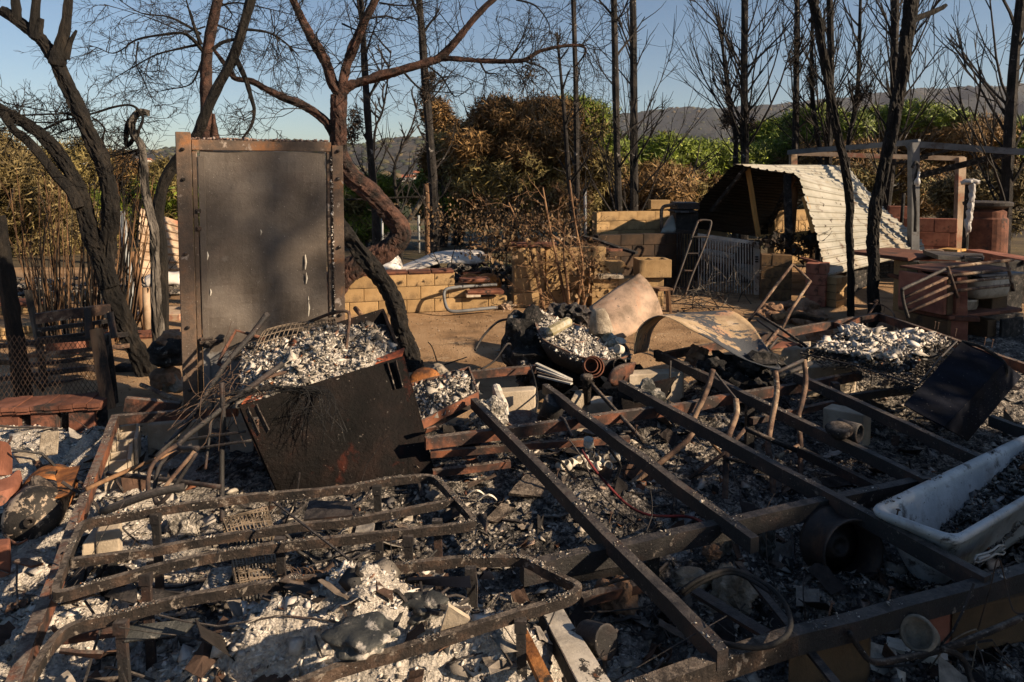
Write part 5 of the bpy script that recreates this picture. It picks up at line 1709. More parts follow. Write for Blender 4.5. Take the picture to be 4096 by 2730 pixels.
def solid_block(label, t, pts, zt, zb, m, name='concrete_block', group='concrete blocks under the chassis', rough=.006):
    """top face from four measured corners on plane zt"""
    c = [G(t, x, y, zt) for x, y in pts]
    mb = MB()
    bot = [Vector((p.x, p.y, zb)) for p in c]
    mb.hexa(bot + c) if ((c[1] - c[0]).cross(c[2] - c[0])).z > 0 else mb.hexa(bot[::-1] + c[::-1])
    o = mb.build(name, M[m])
    bv = o.modifiers.new('bevel', 'BEVEL')
    bv.width, bv.segments = .008, 2
    return tag(o, label, 'block', group)


solid_block('long cream block below the door threshold beam', 'd', [(985, 1345), (1330, 1320), (1400, 1270), (1060, 1290)], .26, .03, 'block_cream')
solid_block('cream block behind the vertical rod left of the cabinet', 'd', [(1540, 1330), (1700, 1320), (1720, 1260), (1560, 1270)], .26, .0, 'block_cream')
solid_block('pale broken block lit under the bed frame corner', 'g', [(545, 640), (660, 600), (790, 560), (640, 500)], .22, .0, 'block_cream')
solid_block('cream wedge block just behind the broken block at the bed corner', 'g', [(640, 560), (800, 540), (820, 470), (700, 430)], .26, .02, 'block_cream')
solid_block('buff block below the near left bed corner', 'g', [(380, 1080), (560, 1080), (600, 1020), (440, 1010)], .2, .0, 'block_cream')
solid_block('small dusty block beside the left beam foot', 'g', [(380, 690), (470, 690), (490, 640), (400, 640)], .18, .0, 'concrete')
solid_block('grey plastered block standing behind the long joist', 'e', [(1060, 1130), (1330, 1110), (1340, 1080), (1080, 1095)], .33, .02, 'block_cream')
solid_block('long cream block below the arched sheet', 'e', [(1960, 1010), (2320, 990), (2330, 960), (1980, 975)], .33, .02, 'block_cream')
solid_block('small lit cream block beneath the leaning pipe', 'e', [(1680, 1200), (1830, 1190), (1850, 1150), (1720, 1150)], .22, .0, 'block_cream')
solid_block('buff block left of the leaning pipe with a broken face', 'e', [(1570, 1170), (1660, 1130), (1680, 1100), (1600, 1110)], .34, .05, 'concrete')
solid_block('cream block in sun below the spring mat', 'f', [(720, 850), (900, 830), (920, 780), (760, 800)], .30, .02, 'block_cream')
solid_block('long cream block in sun under the hanging springs', 'f', [(900, 960), (1220, 950), (1230, 900), (930, 910)], .30, .02, 'block_cream')
solid_block('big grey block in shade under the joist right of the posts', 'f', [(1000, 1230), (1270, 1280), (1330, 1250), (1060, 1200)], .27, .0, 'block_cream')
solid_block('dark block under the near front beam at the bottom edge', 'i', [(770, 1320), (1310, 1230), (1330, 1170), (800, 1260)], .245, -.05, 'block_dark')
solid_block('fluted reddish block under the near front beam', 'i', [(1660, 1100), (1870, 1075), (1890, 1030), (1680, 1050)], .24, .0, 'block_red')
solid_block('wide dark block slab right of the fluted block', 'i', [(1870, 1070), (2480, 960), (2440, 880), (1880, 1000)], .25, .06, 'block_dark')
solid_block('red brick at the left picture edge below the cylinder', 'g', [(-60, 650), (60, 640), (70, 590), (-60, 600)], .25, .1, 'terracotta', 'brick', None)

# ------------------------------------------------------------------ ash basin with its clutter
bs = thing('metal_basin', 'tipped sheet metal basin full of white ash in the middle of the plot', 'basin', G('k', 1050, 900, .3))
RIM = [D('k', x, y, Y) for x, y, Y in [(572, 185, 5.9), (640, 380, 5.65), (720, 545, 5.45), (940, 655, 5.35), (1150, 735, 5.3), (1490, 745, 5.35), (1610, 680, 5.6), (1480, 520, 5.85), (1230, 440, 6.0), (900, 335, 6.0)]]
rim = smooth_pts(RIM + [RIM[0]], 3)[:-1]
cen = sum(rim, Vector()) / len(rim)
mb = MB()
n = len(rim)
rings = [rim, [cen.lerp(p, .97) - Vector((0, 0, .07)) for p in rim], [cen.lerp(p, .8) - Vector((0, 0, .17)) for p in rim], [cen.lerp(p, .4) - Vector((0, 0, .22)) for p in rim]]
vs = [p for r in rings for p in r]
fs = [(a * n + j, a * n + (j + 1) % n, (a + 1) * n + (j + 1) % n, (a + 1) * n + j) for a in range(3) for j in range(n)] + [tuple(3 * n + j for j in range(n))]
mb.add(vs, fs)
bw = mb.build('bowl', M['rust_dark'], bs, smooth=True)
sm = bw.modifiers.new('solid', 'SOLIDIFY')
sm.thickness = .008
mb = MB()
mb.path(rim, .02, .006, True)
mb.build('rim', M['rust'], bs)
mb = MB()
F0 = [D('k', 575, 182, 5.9), D('k', 870, 330, 6.05), D('k', 860, 420, 6.0), D('k', 690, 410, 5.7)]
mb.sheet(quadgrid(F0, 6, 6, 0, .01, 2), .006)
mb.build('flange', M['rust'], bs)
rows = []
for i in range(14):
    k = i / 13
    rows.append([cen.lerp(p, k * .985) + Vector((0, 0, -.03 + .05 * (1 - k) + .03 * noise.noise(cen.lerp(p, k) * 9))) for p in rim + [rim[0]]])
mb = MB()
mb.sheet(rows, .01)
stuff(mb.build('ash_fill', M['ash_pale'], bs))
rn = np.random.default_rng(31)
A = np.array([[tuple(p) for p in r] for r in rows])
ii, jj = (np.sqrt(rn.random(2600)) * 13.9).astype(int), rn.integers(0, A.shape[1], 2600)
scatter('ash_flakes', A[ii, jj] + rn.normal(size=(2600, 3)) * .012 + np.array([0, 0, .01]), ln_sizes(rn, 2600, .018, .7), M['flakes_pale'], bs, 32, .1, .9)


def jar(name, label, cat, t, x, y, Y, prof, d, m, n=22, group=None, wob=0.0):
    p = D(t, x, y, Y)
    d = Vector(d).normalized()
    s, u = frame(d)
    mb = MB()
    mb.lathe(prof, n, Matrix((s, u, d)).transposed(), p, wob, 3)
    return tag(mb.build(name, M[m], smooth=True), label, cat, group)


jar('conical_bucket', 'ash coated conical bucket standing upside down on the basin', 'bucket', 'k', 1318, 465, 5.75, [(.105, 0), (.108, .006), (.098, .05), (.078, .14), (.062, .175), (.058, .19), (.03, .20), (.001, .195)], (-.12, .05, 1), 'concrete')
mb = MB()
mb.box(Vector((0, 0, 0)), (.24, .09, .085), None, .03)
bt = mb.build('plastic_bottle', M['bottle'], base=(0, 0, 0))
c = D('k', 880, 450, 5.5)
bt.location = c + Vector((0, 0, .03))
bt.rotation_euler = (R(20), R(-22), R(25))
tag(bt, 'flat clouded bottle lying on the basin ash', 'bottle')
for k, (x, y, Y, s, lab, m) in enumerate([(1400, 540, 5.7, (.06, .05, .055), 'melted glass lump below the conical bucket', 'glass'), (1440, 590, 5.6, (.05, .04, .04), 'smaller melted glass lump beside the white bowl', 'glass'), (1340, 520, 5.75, (.05, .04, .03), 'flattened glassy lump under the conical bucket', 'glass')]):
    mb = MB()
    mb.lump(D('k', x, y, Y), s, 40 + k, .3, 2)
    tag(mb.build('melted_glass', M[m], smooth=True), lab, 'glass', 'melted glass on the basin')
jar('small_bowl', 'small white bowl at the right end of the basin', 'bowl', 'k', 1515, 590, 5.6, [(.018, 0), (.04, .02), (.046, .035), (.042, .036), (.035, .02), (.001, .008)], (.2, -.3, 1), 'ceramic')
jar('broken_cup', 'broken white cup just below the small white bowl', 'cup', 'k', 1515, 650, 5.5, [(.02, -.03), (.035, -.02), (.04, .03), (.035, .04), (.03, .02), (.001, -.01)], (-.7, -.5, .3), 'ceramic')
for k, (r, dx) in enumerate([(.085, 0), (.072, .02), (.055, .04)]):
    jar('flower_pot', ['outermost of the nested terracotta pots under the basin', 'middle one of the nested terracotta pots under the basin', 'innermost of the nested terracotta pots under the basin'][k], 'pot', 'k', 1240 - k * 12, 835 - k * 8, 5.25 - dx, [(r * .65, -.1), (r * .95, .0), (r, .01), (r, .03), (r * .9, .03), (r * .85, 0), (r * .55, -.09), (.001, -.09)], (-.25, -.9, .35), 'tile_dark', 26, 'nested terracotta pots')
jar('tin_can', 'open blackened tin with a pale rim right of the nested pots', 'can', 'k', 1510, 812, 5.3, [(.05, -.12), (.052, 0), (.056, .004), (.056, .014), (.045, .014), (.044, 0), (.043, -.11), (.001, -.11)], (-.05, -.95, .15), 'rust_ash')
mb = MB()
rows = []
for i in range(13):
    t = i / 12
    c = D('k', 1405 + 265 * t, 1010 - 215 * t, 5.15 + .1 * t)
    w = .075 * math.sin(math.pi * min(1, t * .9 + .1)) + .004
    rows.append([c + Vector((.5, .1, -.55)).normalized() * (w * v) + Vector((0, -.03, .02)) * (1 - v * v) for v in np.linspace(-1, 1, 9)])
mb.sheet(rows, .008)
tag(mb.build('oval_dish', M['rust'], smooth=True), 'leaf shaped oval dish leaning under the tin', 'dish')
for k, (y0, y1, lab) in enumerate([(790, 960, 'uppermost of the pale slats stacked left of the nested pots'), (835, 975, 'second pale slat of the stack left of the pots'), (880, 985, 'third pale slat of the stack left of the pots'), (915, 1000, 'lowest pale slat of the stack left of the pots')]):
    bar('pale_batten', lab, 'slat', D('k', 640 + k * 8, y0, 5.3 - .03 * k), D('k', 1010, y1, 5.1 - .03 * k), .03, .012, 'white_metal' if k != 2 else 'rust_ash', k, 30, .003, 'pale slats under the basin')
# dark burnt heap under the basin
mb = MB()
rnd = random.Random(8)
for k in range(60):
    x, y = rnd.uniform(440, 1680), rnd.uniform(640, 1010)
    if y < 640 + (x - 400) * .12:
        y += 100
    s = rnd.uniform(.04, .12)
    mb.lump(D('k', x, y, 5.55 + rnd.uniform(-.05, .25)), (s, s, s * .7), k, .6, 1, 2)
o = tag(mb.build('charred_heap', M['char']), 'black charred heap packed below the ash basin', 'heap')
o['kind'] = 'stuff'
mb = MB()
for k, (x, y, s) in enumerate([(530, 480, (.16, .12, .22)), (470, 640, (.12, .12, .26)), (560, 700, (.16, .14, .2))]):
    mb.lump(D('k', x, y, 5.75), s, 70 + k, .35, 3, 1.5)
tag(mb.build('burnt_bag', M['char']), 'slumped charred bag at the left side of the basin', 'bag')
mb = MB()
mb.lump(D('k', 560, 350, 5.85), (.15, .1, .05), 90, .5, 3, 2.5)
tag(mb.build('burnt_cloth', M['concrete']), 'crumpled grey cloth on top of the slumped charred bag', 'cloth')
mb = MB()
for k, (x, y, s) in enumerate([(860, 270, .09), (960, 290, .08), (1060, 270, .1), (1130, 310, .09), (1040, 400, .05)]):
    mb.lump(D('k', x, y, 6.1), (s, s, s * .8), 95 + k, .6, 2, 2.4)
tag(mb.build('burnt_scrap', M['rust_dark']), 'crumpled dark scrap behind the basin below the leafy shrub', 'scrap')
rod('bent_hoop', 'thin black bent hoop standing left of the basin', 'hoop', [D('k', 0, 660, 5.6), D('k', 80, 520, 5.7), D('k', 200, 390, 5.75), D('k', 300, 340, 5.8), D('k', 450, 335, 5.85), D('k', 620, 285, 5.9)], .010, 'rust_dark', 3)
rod('bent_hoop', 'smaller black bent rod below the hoop left of the basin', 'hoop', [D('k', 60, 860, 5.45), D('k', 200, 770, 5.5), D('k', 340, 590, 5.55), D('k', 400, 650, 5.6)], .009, 'rust_dark', 3)
rod('bent_hoop', 'thin drooping rod joining the hoop to the charred bag', 'hoop', [D('k', 365, 335, 5.85), D('k', 400, 450, 5.8), D('k', 440, 600, 5.75), D('k', 500, 740, 5.7)], .007, 'rust_dark', 3)
jar('capped_post', 'round capped post head standing before the nested pots', 'cap', 'k', 1168, 1050, 4.75, [(.03, -.12), (.032, .06), (.045, .065), (.045, .09), (.02, .098), (.001, .1)], (.0, -.1, 1), 'rust_ash')
rod('leaning_pipe', 'straight dark pipe slanting from the capped post to the joists', 'pipe', [D('k', 1205, 1000, 4.75), D('k', 1480, 1300, 4.35), D('k', 1740, 1590, 4.0)], .014, 'rust_ash', 2)
rod('black_cable', 'thin black cable hanging down from the basin', 'cable', [D('k', 570, 800, 5.2), D('k', 620, 950, 5.0), D('k', 655, 1150, 4.8), D('k', 640, 1300, 4.65), D('k', 615, 1380, 4.55)], .006, 'black', 2)
rod('black_hose', 'short dark hose curving over the cross beam', 'hose', [D('k', 890, 1360, 4.2), D('k', 930, 1380, 4.15), D('k', 970, 1460, 4.05), D('k', 1020, 1560, 3.95)], .009, 'rust_dark', 2)
panel([D('k', 1500, 1090, 4.8), D('k', 2110, 925, 5.0), D('k', 1980, 1190, 4.75), D('k', 1480, 1290, 4.55)], .006, 'leaning_sheet', 'fridge', None, 10, 8, .02, 9)
tag(bpy.data.objects['leaning_sheet'], 'dark reddish metal sheet leaning among the joists below the arched sheet', 'sheet')
mb = MB()
mb.lump(D('k', 1800, 1130, 4.7), (.10, .03, .09), 7, .5, 2, 2.6)
tag(mb.build('melted_plastic', M['sack']), 'melted grey plastic blob on the dark reddish sheet', 'blob')
mb = MB()
mb.lump(D('k', 150, 1340, 4.35), (.10, .05, .10), 17, .45, 3, 2.2)
tag(mb.build('melted_plastic', M['ash_pale']), 'pale crusted blob hanging on the joist right of the cabinet', 'blob')
mb = MB()
mb.tube(smooth_pts([D('k', 215, 1030, 4.85), D('k', 250, 1130, 4.75), D('k', 300, 1230, 4.65), D('k', 345, 1345, 4.55)]), [.02, .03, .035, .03, .034, .03, .028, .03, .03, .025, .02, .02, .015], 8, .2, 3)
tag(mb.build('peeled_stick', M['ceramic']), 'pale peeled stick standing upright right of the ash tray', 'stick')
jar('wire_filter', 'rusty perforated can lying below the black cable', 'can', 'k', 800, 1290, 4.5, [(.075, -.10), (.075, .08), (.07, .085), (.001, .08)], (.3, -.25, .9), 'rust_dark')
jar('clay_dish', 'wide rusty shallow dish behind the cross beam', 'dish', 'k', 490, 1390, 4.5, [(.06, -.03), (.12, .0), (.13, .015), (.12, .012), (.05, -.015), (.001, -.015)], (0, -.1, 1), 'rust')
jar('clay_pot', 'orange brown pot lying under the cross beam beside the cabinet', 'pot', 'e', 890, 1510, 4.05, [(.04, -.08), (.06, 0), (.064, .02), (.055, .02), (.035, -.06), (.001, -.06)], (-.1, -.9, .4), 'rust')

# ------------------------------------------------------------------ curled metal sheets
def curled(name, label, rows_, m, th=.006, sub=4):
    rows_ = [smooth_pts([D(t, x, y, Y) for t, x, y, Y in r], sub) for r in rows_]
    cols = list(zip(*rows_))
    cols = [smooth_pts(list(c), sub) for c in cols]
    mb = MB()
    mb.sheet(cols, th)
    return tag(mb.build(name, M[m], smooth=True), label, 'sheet', 'curled metal sheets')


curled('curled_sheet', 'large pale rust curled metal sheet standing behind the basin', [[('e', 1690, 555, 6.6), ('e', 1850, 440, 6.75), ('e', 2028, 327, 6.9)], [('e', 1715, 640, 6.4), ('e', 1900, 510, 6.6), ('e', 2090, 385, 6.8)], [('e', 1780, 720, 6.3), ('e', 1960, 600, 6.5), ('e', 2150, 490, 6.75)], [('e', 1880, 790, 6.35), ('e', 2040, 700, 6.5), ('e', 2188, 605, 6.8)]], 'sheet')
curled('curled_sheet', 'arched peeling metal sheet with grey and tan flakes, lying over the joists', [
    [('e', 1992, 870, 5.5), ('e', 2008, 730, 5.45), ('e', 2075, 645, 5.42), ('e', 2175, 610, 5.4), ('e', 2285, 650, 5.35), ('f', 95, 695, 5.3), ('f', 250, 775, 5.2), ('f', 430, 885, 5.1), ('f', 600, 950, 5.0), ('f', 720, 976, 4.95)],
    [('e', 2035, 860, 5.9), ('e', 2050, 730, 5.85), ('e', 2120, 640, 5.82), ('f', -50, 604, 5.8), ('f', 100, 625, 5.72), ('f', 210, 660, 5.65), ('f', 350, 740, 5.55), ('f', 500, 840, 5.4), ('f', 620, 920, 5.2), ('f', 722, 975, 4.98)],
    [('e', 2090, 850, 6.3), ('e', 2110, 730, 6.25), ('e', 2170, 640, 6.2), ('f', 0, 600, 6.2), ('f', 150, 588, 6.15), ('f', 290, 580, 6.1), ('f', 400, 585, 6.0), ('f', 520, 670, 5.75), ('f', 615, 810, 5.4), ('f', 724, 974, 5.0)]], 'sheet_flaked')
mb = MB()
rnd = random.Random(18)
for k in range(40):
    s = rnd.uniform(.04, .10)
    mb.lump(D('f', rnd.uniform(180, 700), rnd.uniform(900, 1080), 5.15 + rnd.uniform(-.1, .3)), (s, s, s * .7), k, .6, 1, 2)
o = tag(mb.build('charred_heap', M['char']), 'black charred heap in the shade under the arched sheet', 'heap')
o['kind'] = 'stuff'
mb = MB()
mb.lump(D('f', 160, 890, 5.45), (.09, .08, .09), 5, .4, 2, 2)
tag(mb.build('broken_stone', M['stone']), 'broken reddish stone below the arched sheet', 'stone')

# ------------------------------------------------------------------ burnt chairs and stools
def frame_thing(name, label, cat, tubes, m, r=.011, group='burnt seat frames', base=None):
    b = base or tubes[0][-1]
    o = thing(name, label, cat, (b[0], b[1], 0), group)
    for k, (pn, pts, rr, mm, sub) in enumerate(tubes_norm(tubes, r, m)):
        mb = MB()
        mb.tube(smooth_pts(pts, sub) if sub > 1 and len(pts) > 2 else pts, rr, 9, .04, k)
        mb.build(pn, M[mm], o, smooth=True)
    return o


def tubes_norm(tubes, r, m):
    for t in tubes:
        yield t[0], t[1], (t[2] if len(t) > 2 else r), (t[3] if len(t) > 3 else m), (t[4] if len(t) > 4 else 4)


frame_thing('burnt_chair', 'bent bare chair frame standing diagonally behind the arched sheet', 'chair', [
    ('back_frame', [D('f', 485, 665, 6.6), D('f', 560, 575, 6.65), D('f', 700, 390, 6.75), D('f', 800, 268, 6.85), D('f', 860, 325, 6.8), D('f', 917, 380, 6.75), D('f', 870, 450, 6.65), D('f', 790, 570, 6.5), D('f', 728, 695, 6.35)], .015, 'rust_pipe', 1),
    ('seat_rail', [D('f', 545, 592, 6.65), D('f', 715, 695, 6.3), D('f', 890, 818, 6.0)], .014, 'rust_ash', 1),
    ('seat_rail', [D('f', 560, 640, 6.7), D('f', 700, 740, 6.4), D('f', 860, 820, 6.05)], .012, 'rust_dark', 1),
    ('leg', [D('f', 715, 690, 6.35), D('f', 605, 828, 5.9)], .015, 'rust_pipe', 1),
    ('leg', [D('f', 700, 760, 6.2), D('f', 640, 835, 5.9)], .012, 'rust_dark', 1)], 'rust_pipe', base=(D('f', 700, 800, 6.2)))
frame_thing('burnt_stool', 'bare bent stool frame with pale lower legs among the joists, left one', 'stool', [
    ('leg', [D('f', 262, 975, 4.35), D('f', 235, 1070, 4.3), D('f', 195, 1170, 4.25), D('f', 130, 1310, 4.2), D('f', 90, 1450, 4.1), D('h', 1940, 255, 3.95)], .018, 'rust_pipe'),
    ('leg', [D('f', 268, 985, 4.35), D('f', 350, 1090, 4.25), D('f', 415, 1170, 4.15)], .009, 'rust_dark'),
    ('leg', [D('f', 415, 1170, 4.15), D('f', 420, 1270, 4.1), D('f', 375, 1400, 4.0), D('f', 350, 1480, 3.95), D('i', 350, 30, 3.9), D('i', 342, 385, 3.75)], .017, 'rust_pipe'),
    ('stretcher', [D('f', 135, 1320, 4.2), D('f', 345, 1575, 3.95)], .009, 'wood_post', 1),
    ('stretcher', [D('i', 100, 195, 3.85), D('f', 345, 1530, 3.9), D('f', 480, 1372, 4.0)], .011, 'rust_pipe', 1)], 'rust_pipe', base=D('i', 342, 385, 3.75))
frame_thing('burnt_stool', 'bare bent stool frame with two tall dark posts among the joists, right one', 'stool', [
    ('leg', [D('f', 680, 985, 4.3), D('f', 692, 1080, 4.25), D('f', 685, 1170, 4.2), D('f', 650, 1350, 4.1), D('f', 632, 1500, 4.0), D('i', 645, 60, 3.95), D('i', 680, 365, 3.8)], .017, 'rust_pipe'),
    ('leg', [D('f', 873, 905, 4.5), D('f', 885, 1060, 4.45), D('f', 858, 1200, 4.35), D('f', 835, 1300, 4.3), D('f', 850, 1480, 4.2), D('i', 845, 330, 3.95)], .017, 'rust_pipe'),
    ('seat_rail', [D('f', 690, 990, 4.3), D('f', 870, 910, 4.5)], .012, 'rust_dark', 1),
    ('seat_rail', [D('f', 700, 1020, 4.5), D('f', 860, 960, 4.6), D('f', 920, 930, 4.7)], .016, 'rust_dark', 1),
    ('stretcher', [D('f', 690, 1563, 3.95), D('f', 835, 1485, 4.15)], .012, 'rust_pipe', 1),
    ('stretcher', [D('f', 480, 1372, 4.0), D('f', 640, 1440, 3.95), D('f', 830, 1520, 3.9)], .015, 'rust_ash', 1),
    ('stretcher', [D('i', 350, 60, 3.85), D('i', 640, 105, 3.88)], .012, 'rust_ash', 1)], 'rust_pipe', base=D('i', 680, 365, 3.8))
rod('thin_post', 'thin blackened leg standing in ash left of the stool', 'leg', [D('h', 2280, 250, 3.7), D('h', 2250, 510, 3.5)], .012, 'rust_ash')

# ------------------------------------------------------------------ spring mat with ash
MQ = [G('f', 850, 880, .44), G('f', 1180, 705, .46), G('f', 1900, 800, .50), G('f', 1640, 1100, .44)]
mat_o = thing('spring_mattress', 'burnt out spring mattress covered with white ash on the right side', 'mattress', (sum(MQ, Vector()) / 4))
coil = []
for i in range(27):
    a = i / 8 * 2 * math.pi
    rr = .030 if i < 9 or i > 18 else .022
    coil.append(Vector((rr * math.cos(a), rr * math.sin(a), -.035 + .07 * i / 26)))
mb = MB()
mb.tube(coil, .0022, 3, caps=False)
proto = mb.build('spring', M['black'], mat_o, base=(0, 0, 0))
me = proto.data
bpy.data.objects.remove(proto)
vv = np.empty(len(me.vertices) * 3, dtype=np.float32)
me.vertices.foreach_get('co', vv)
vv = vv.reshape(-1, 3) + np.array(ORG[mat_o.name], dtype=np.float32)
me.vertices.foreach_set('co', vv.ravel())
rnd = random.Random(3)
for i in range(20):
    for j in range(15):
        u, v = (i + .5) / 20, (j + .5) / 15
        p = (MQ[0] * (1 - u) + MQ[1] * u) * (1 - v) + (MQ[3] * (1 - u) + MQ[2] * u) * v
        o = bpy.data.objects.new('spring', me)
        COL.objects.link(o)
        o.parent = mat_o
        o.location = p - Vector(mat_o.location) + Vector((rnd.gauss(0, .012), rnd.gauss(0, .012), rnd.gauss(0, .012) - .05 * (v > .8)))
        o.rotation_euler = (rnd.gauss(0, .35), rnd.gauss(0, .35), rnd.uniform(0, 6))
mb = MB()
q = [p + Vector((0, 0, .02)) for p in MQ]
for a, b in ((0, 1), (1, 2), (2, 3), (3, 0)):
    mb.tube([q[a], q[a].lerp(q[b], .5) + Vector((0, 0, .02)), q[b]], .006, 6)
mb.build('border_wire', M['rust_dark'], mat_o)
aq = [MQ[0].lerp(MQ[2], .07), MQ[1].lerp(MQ[3], .06), MQ[2], MQ[3].lerp(MQ[1], .22)]
rn = np.random.default_rng(15)
n = 5200
u, v = rn.random(n), rn.random(n)
keep = fbm(u * 5, v * 5, 9, 3) > .40
u, v = u[keep][:, None], v[keep][:, None]
A = [np.array(tuple(p)) for p in aq]
P = (A[0] * (1 - u) + A[1] * u) * (1 - v) + (A[3] * (1 - u) + A[2] * u) * v
P[:, 2] += .05 + .05 * fbm(u[:, 0] * 7, v[:, 0] * 7, 3, 3) * rn.random(len(P))
scatter('ash_layer', P, ln_sizes(rn, len(P), .026, .7), M['flakes_pale'], mat_o, 8, .05, 1.0)
n = 2600
u, v = rn.random((n, 1)), rn.random((n, 1))
P = (A[0] * (1 - u) + A[1] * u) * (1 - v) + (A[3] * (1 - u) + A[2] * u) * v
P[:, 2] += .01
scatter('char_layer', P, ln_sizes(rn, n, .05, .5), M['flakes_dark'], mat_o, 18, .1, .9)

# ------------------------------------------------------------------ blue black box
A_, B_, C_, D_ = D('f', 1935, 785, 4.9), D('f', 2218, 925, 4.72), D('f', 1815, 1360, 3.95), D('f', 1545, 1212, 4.12)
off = D('f', 1975, 1450, 4.15) - C_
bx = thing('appliance_box', 'tilted blue black metal appliance box at the right', 'appliance', (C_.x, C_.y, 0))
panel([A_, B_, C_, D_], .006, 'top_panel', 'bluebox', bx, 14, 10, .008, 3)
E = [p + off for p in (A_, B_, C_, D_)]
vp = panel([B_, C_, E[2], E[1]], .006, 'vent_panel', 'bluebox', bx, 10, 5, .004, 4)
panel([D_, C_, E[2], E[3]], .006, 'end_panel', 'bluebox', bx, 8, 5, .004, 5)
panel([A_, B_, E[1], E[0]], .006, 'end_panel', 'bluebox', bx, 8, 5, .004, 6)
panel([A_, D_, E[3], E[0]], .006, 'side_panel', 'bluebox', bx, 8, 5, .004, 7)
panel(E, .006, 'bottom_panel', 'bluebox', bx, 8, 8, .004, 8)
nn = (C_ - B_).cross(off).normalized()
if nn.y > 0:
    nn = -nn
for r_ in range(4):
    for c_ in range(9):
        p = B_.lerp(C_, .25 + c_ * .07) + off * (.25 + .18 * r_) + nn * .004
        mb = MB()
        d_ = (C_ - B_).normalized()
        mb.beam(p - d_ * .010, p + d_ * .010, .006, .003)
        mb.build('vent_slot', M['black'], vp)
mb = MB()
mb.tube(smooth_pts([A_, A_.lerp(B_, .5) + Vector((0, 0, .03)), B_, B_ + Vector((.02, 0, -.1))]), .012, 7, .2)
mb.build('seal', M['char'], bx)

# ------------------------------------------------------------------ bathtub
z = .43
T0, T1 = G('i', 1318, 392, z), G('i', 1905, 640, z - .02)
dr = (G('f', 2353, 1415, z) - T0)
dr = Vector((dr.x, dr.y, 0)).normalized()
Lt = 1.55
T2, T3 = T1 + dr * Lt, T0 + dr * Lt
tub = thing('bathtub', 'white enamel bathtub with ash inside at the right edge', 'bathtub', ((T0 + T2) / 2).x and (T0 + T2) / 2 * 1 - Vector((0, 0, .38)))
cen = (T0 + T2) / 2


def rrect(c, k, r, z, n=6):
    """rounded loop of quad c scaled to k about its centre"""
    c = [cen.lerp(p, k) for p in c]
    out = []
    for i in range(4):
        a, b, d = c[i - 1], c[i], c[(i + 1) % 4]
        e1, e2 = (a - b).normalized() * r, (d - b).normalized() * r
        for j in range(n):
            t = j / (n - 1)
            out.append((b + e1) * (1 - t) ** 2 + b * 2 * t * (1 - t) + (b + e2) * t * t)
    return [Vector((p.x, p.y, z)) for p in out]


def inset(c, d):
    o_ = []
    for i in range(4):
        a, b, e = c[i - 1], c[i], c[(i + 1) % 4]
        o_.append(b + (a - b).normalized() * d + (e - b).normalized() * d)
    return o_


T = [T0, T1, T2, T3]
loops = [rrect(inset(T, .15), 1, .06, .06), rrect(inset(T, .09), 1, .08, .16), rrect(inset(T, .012), 1, .06, z - .035), rrect(T, 1, .06, z - .03), rrect(inset(T, -.006), 1, .06, z - .01), rrect(T, 1, .06, z + .004), rrect(inset(T, .022), 1, .06, z + .002), rrect(inset(T, .04), 1, .07, z - .02), rrect(inset(T, .07), 1, .08, .26), rrect(inset(T, .13), 1, .06, .12)]
n = len(loops[0])
mb = MB()
mb.add([p for l in loops for p in l], [(a * n + j, a * n + (j + 1) % n, (a + 1) * n + (j + 1) % n, (a + 1) * n + j) for a in range(len(loops) - 1) for j in range(n)] + [tuple(range(n))[::-1], tuple((len(loops) - 1) * n + j for j in range(n))])
mb.build('basin', M['enamel'], tub, smooth=True)
I4 = inset(T, .05)
ash_fill([Vector((p.x, p.y, .14 if k in (0, 1) else .40)) for k, p in enumerate(I4)], tub, 3600, .024, 'flakes_dark', 'ash_ground', .03, .03, 41)
rl = rrect(inset(T, .012), 1, .06, z + .004)
crust(tub, rl[-8:] + rl[:2], .035, 600, .013, 'flakes_dark', 12)
crust(tub, [rl[17], rl[18], rl[19], rl[20], rl[23]], .05, 1500, .018, 'flakes', 14)
sd_ = (T2 - T1).normalized()
nn = Vector((sd_.y, -sd_.x, 0))
if nn.y > 0:
    nn = -nn
br = []
for x, y in ((2020, 740), (2035, 710), (2110, 690), (2150, 670), (2180, 645), (2215, 640), (2225, 660), (2200, 675), (2225, 690), (2210, 705), (2160, 700), (2110, 730), (2040, 758), (2020, 750)):
    br.append(vplane('i', x, y, T1 + nn * .004, sd_))
mb = MB()
mb.tube(br + [br[0]], .004, 6)
mb.tube([vplane('i', x, y, T1 + nn * .004, sd_) for x, y in ((2040, 735), (2080, 718), (2115, 708))], .008, 6)
mb.build('overflow_bracket', M['white_metal'], tub)

# ------------------------------------------------------------------ wheel rim, cylinder, pots
p = D('i', 1125, 655, 3.0)
d = Vector((.22, -.95, .12)).normalized()
s, u = frame(d)
WM = Matrix((s, u, d)).transposed()
wh = thing('wheel_rim', 'black burnt steel wheel rim half sunk in ash', 'wheel', (p.x, p.y, .03))
mb = MB()
mb.lathe([(.150, -.09), (.156, -.085), (.150, -.07), (.135, -.055), (.128, 0), (.135, .05), (.150, .065), (.156, .08), (.150, .085), (.142, .075), (.126, .055), (.120, .0), (.125, -.06), (.14, -.088)], 36, WM, p)
mb.build('rim', M['rim_black'], wh, smooth=True)
mb = MB()
mb.lathe([(.121, -.035), (.10, -.05), (.06, -.03), (.05, -.005), (.03, -.005), (.03, -.03), (.001, -.03)], 30, WM, p)
dk = mb.build('disc', M['rim_black'], wh, smooth=True)
for k in range(4):
    a = k * math.pi / 2 + .3
    mb = MB()
    mb.lathe([(.007, -.03), (.007, -.012), (.001, -.012)], 8, WM, p + WM @ Vector((.04 * math.cos(a), .04 * math.sin(a), 0)))
    mb.build('lug_hole', M['black'], dk)

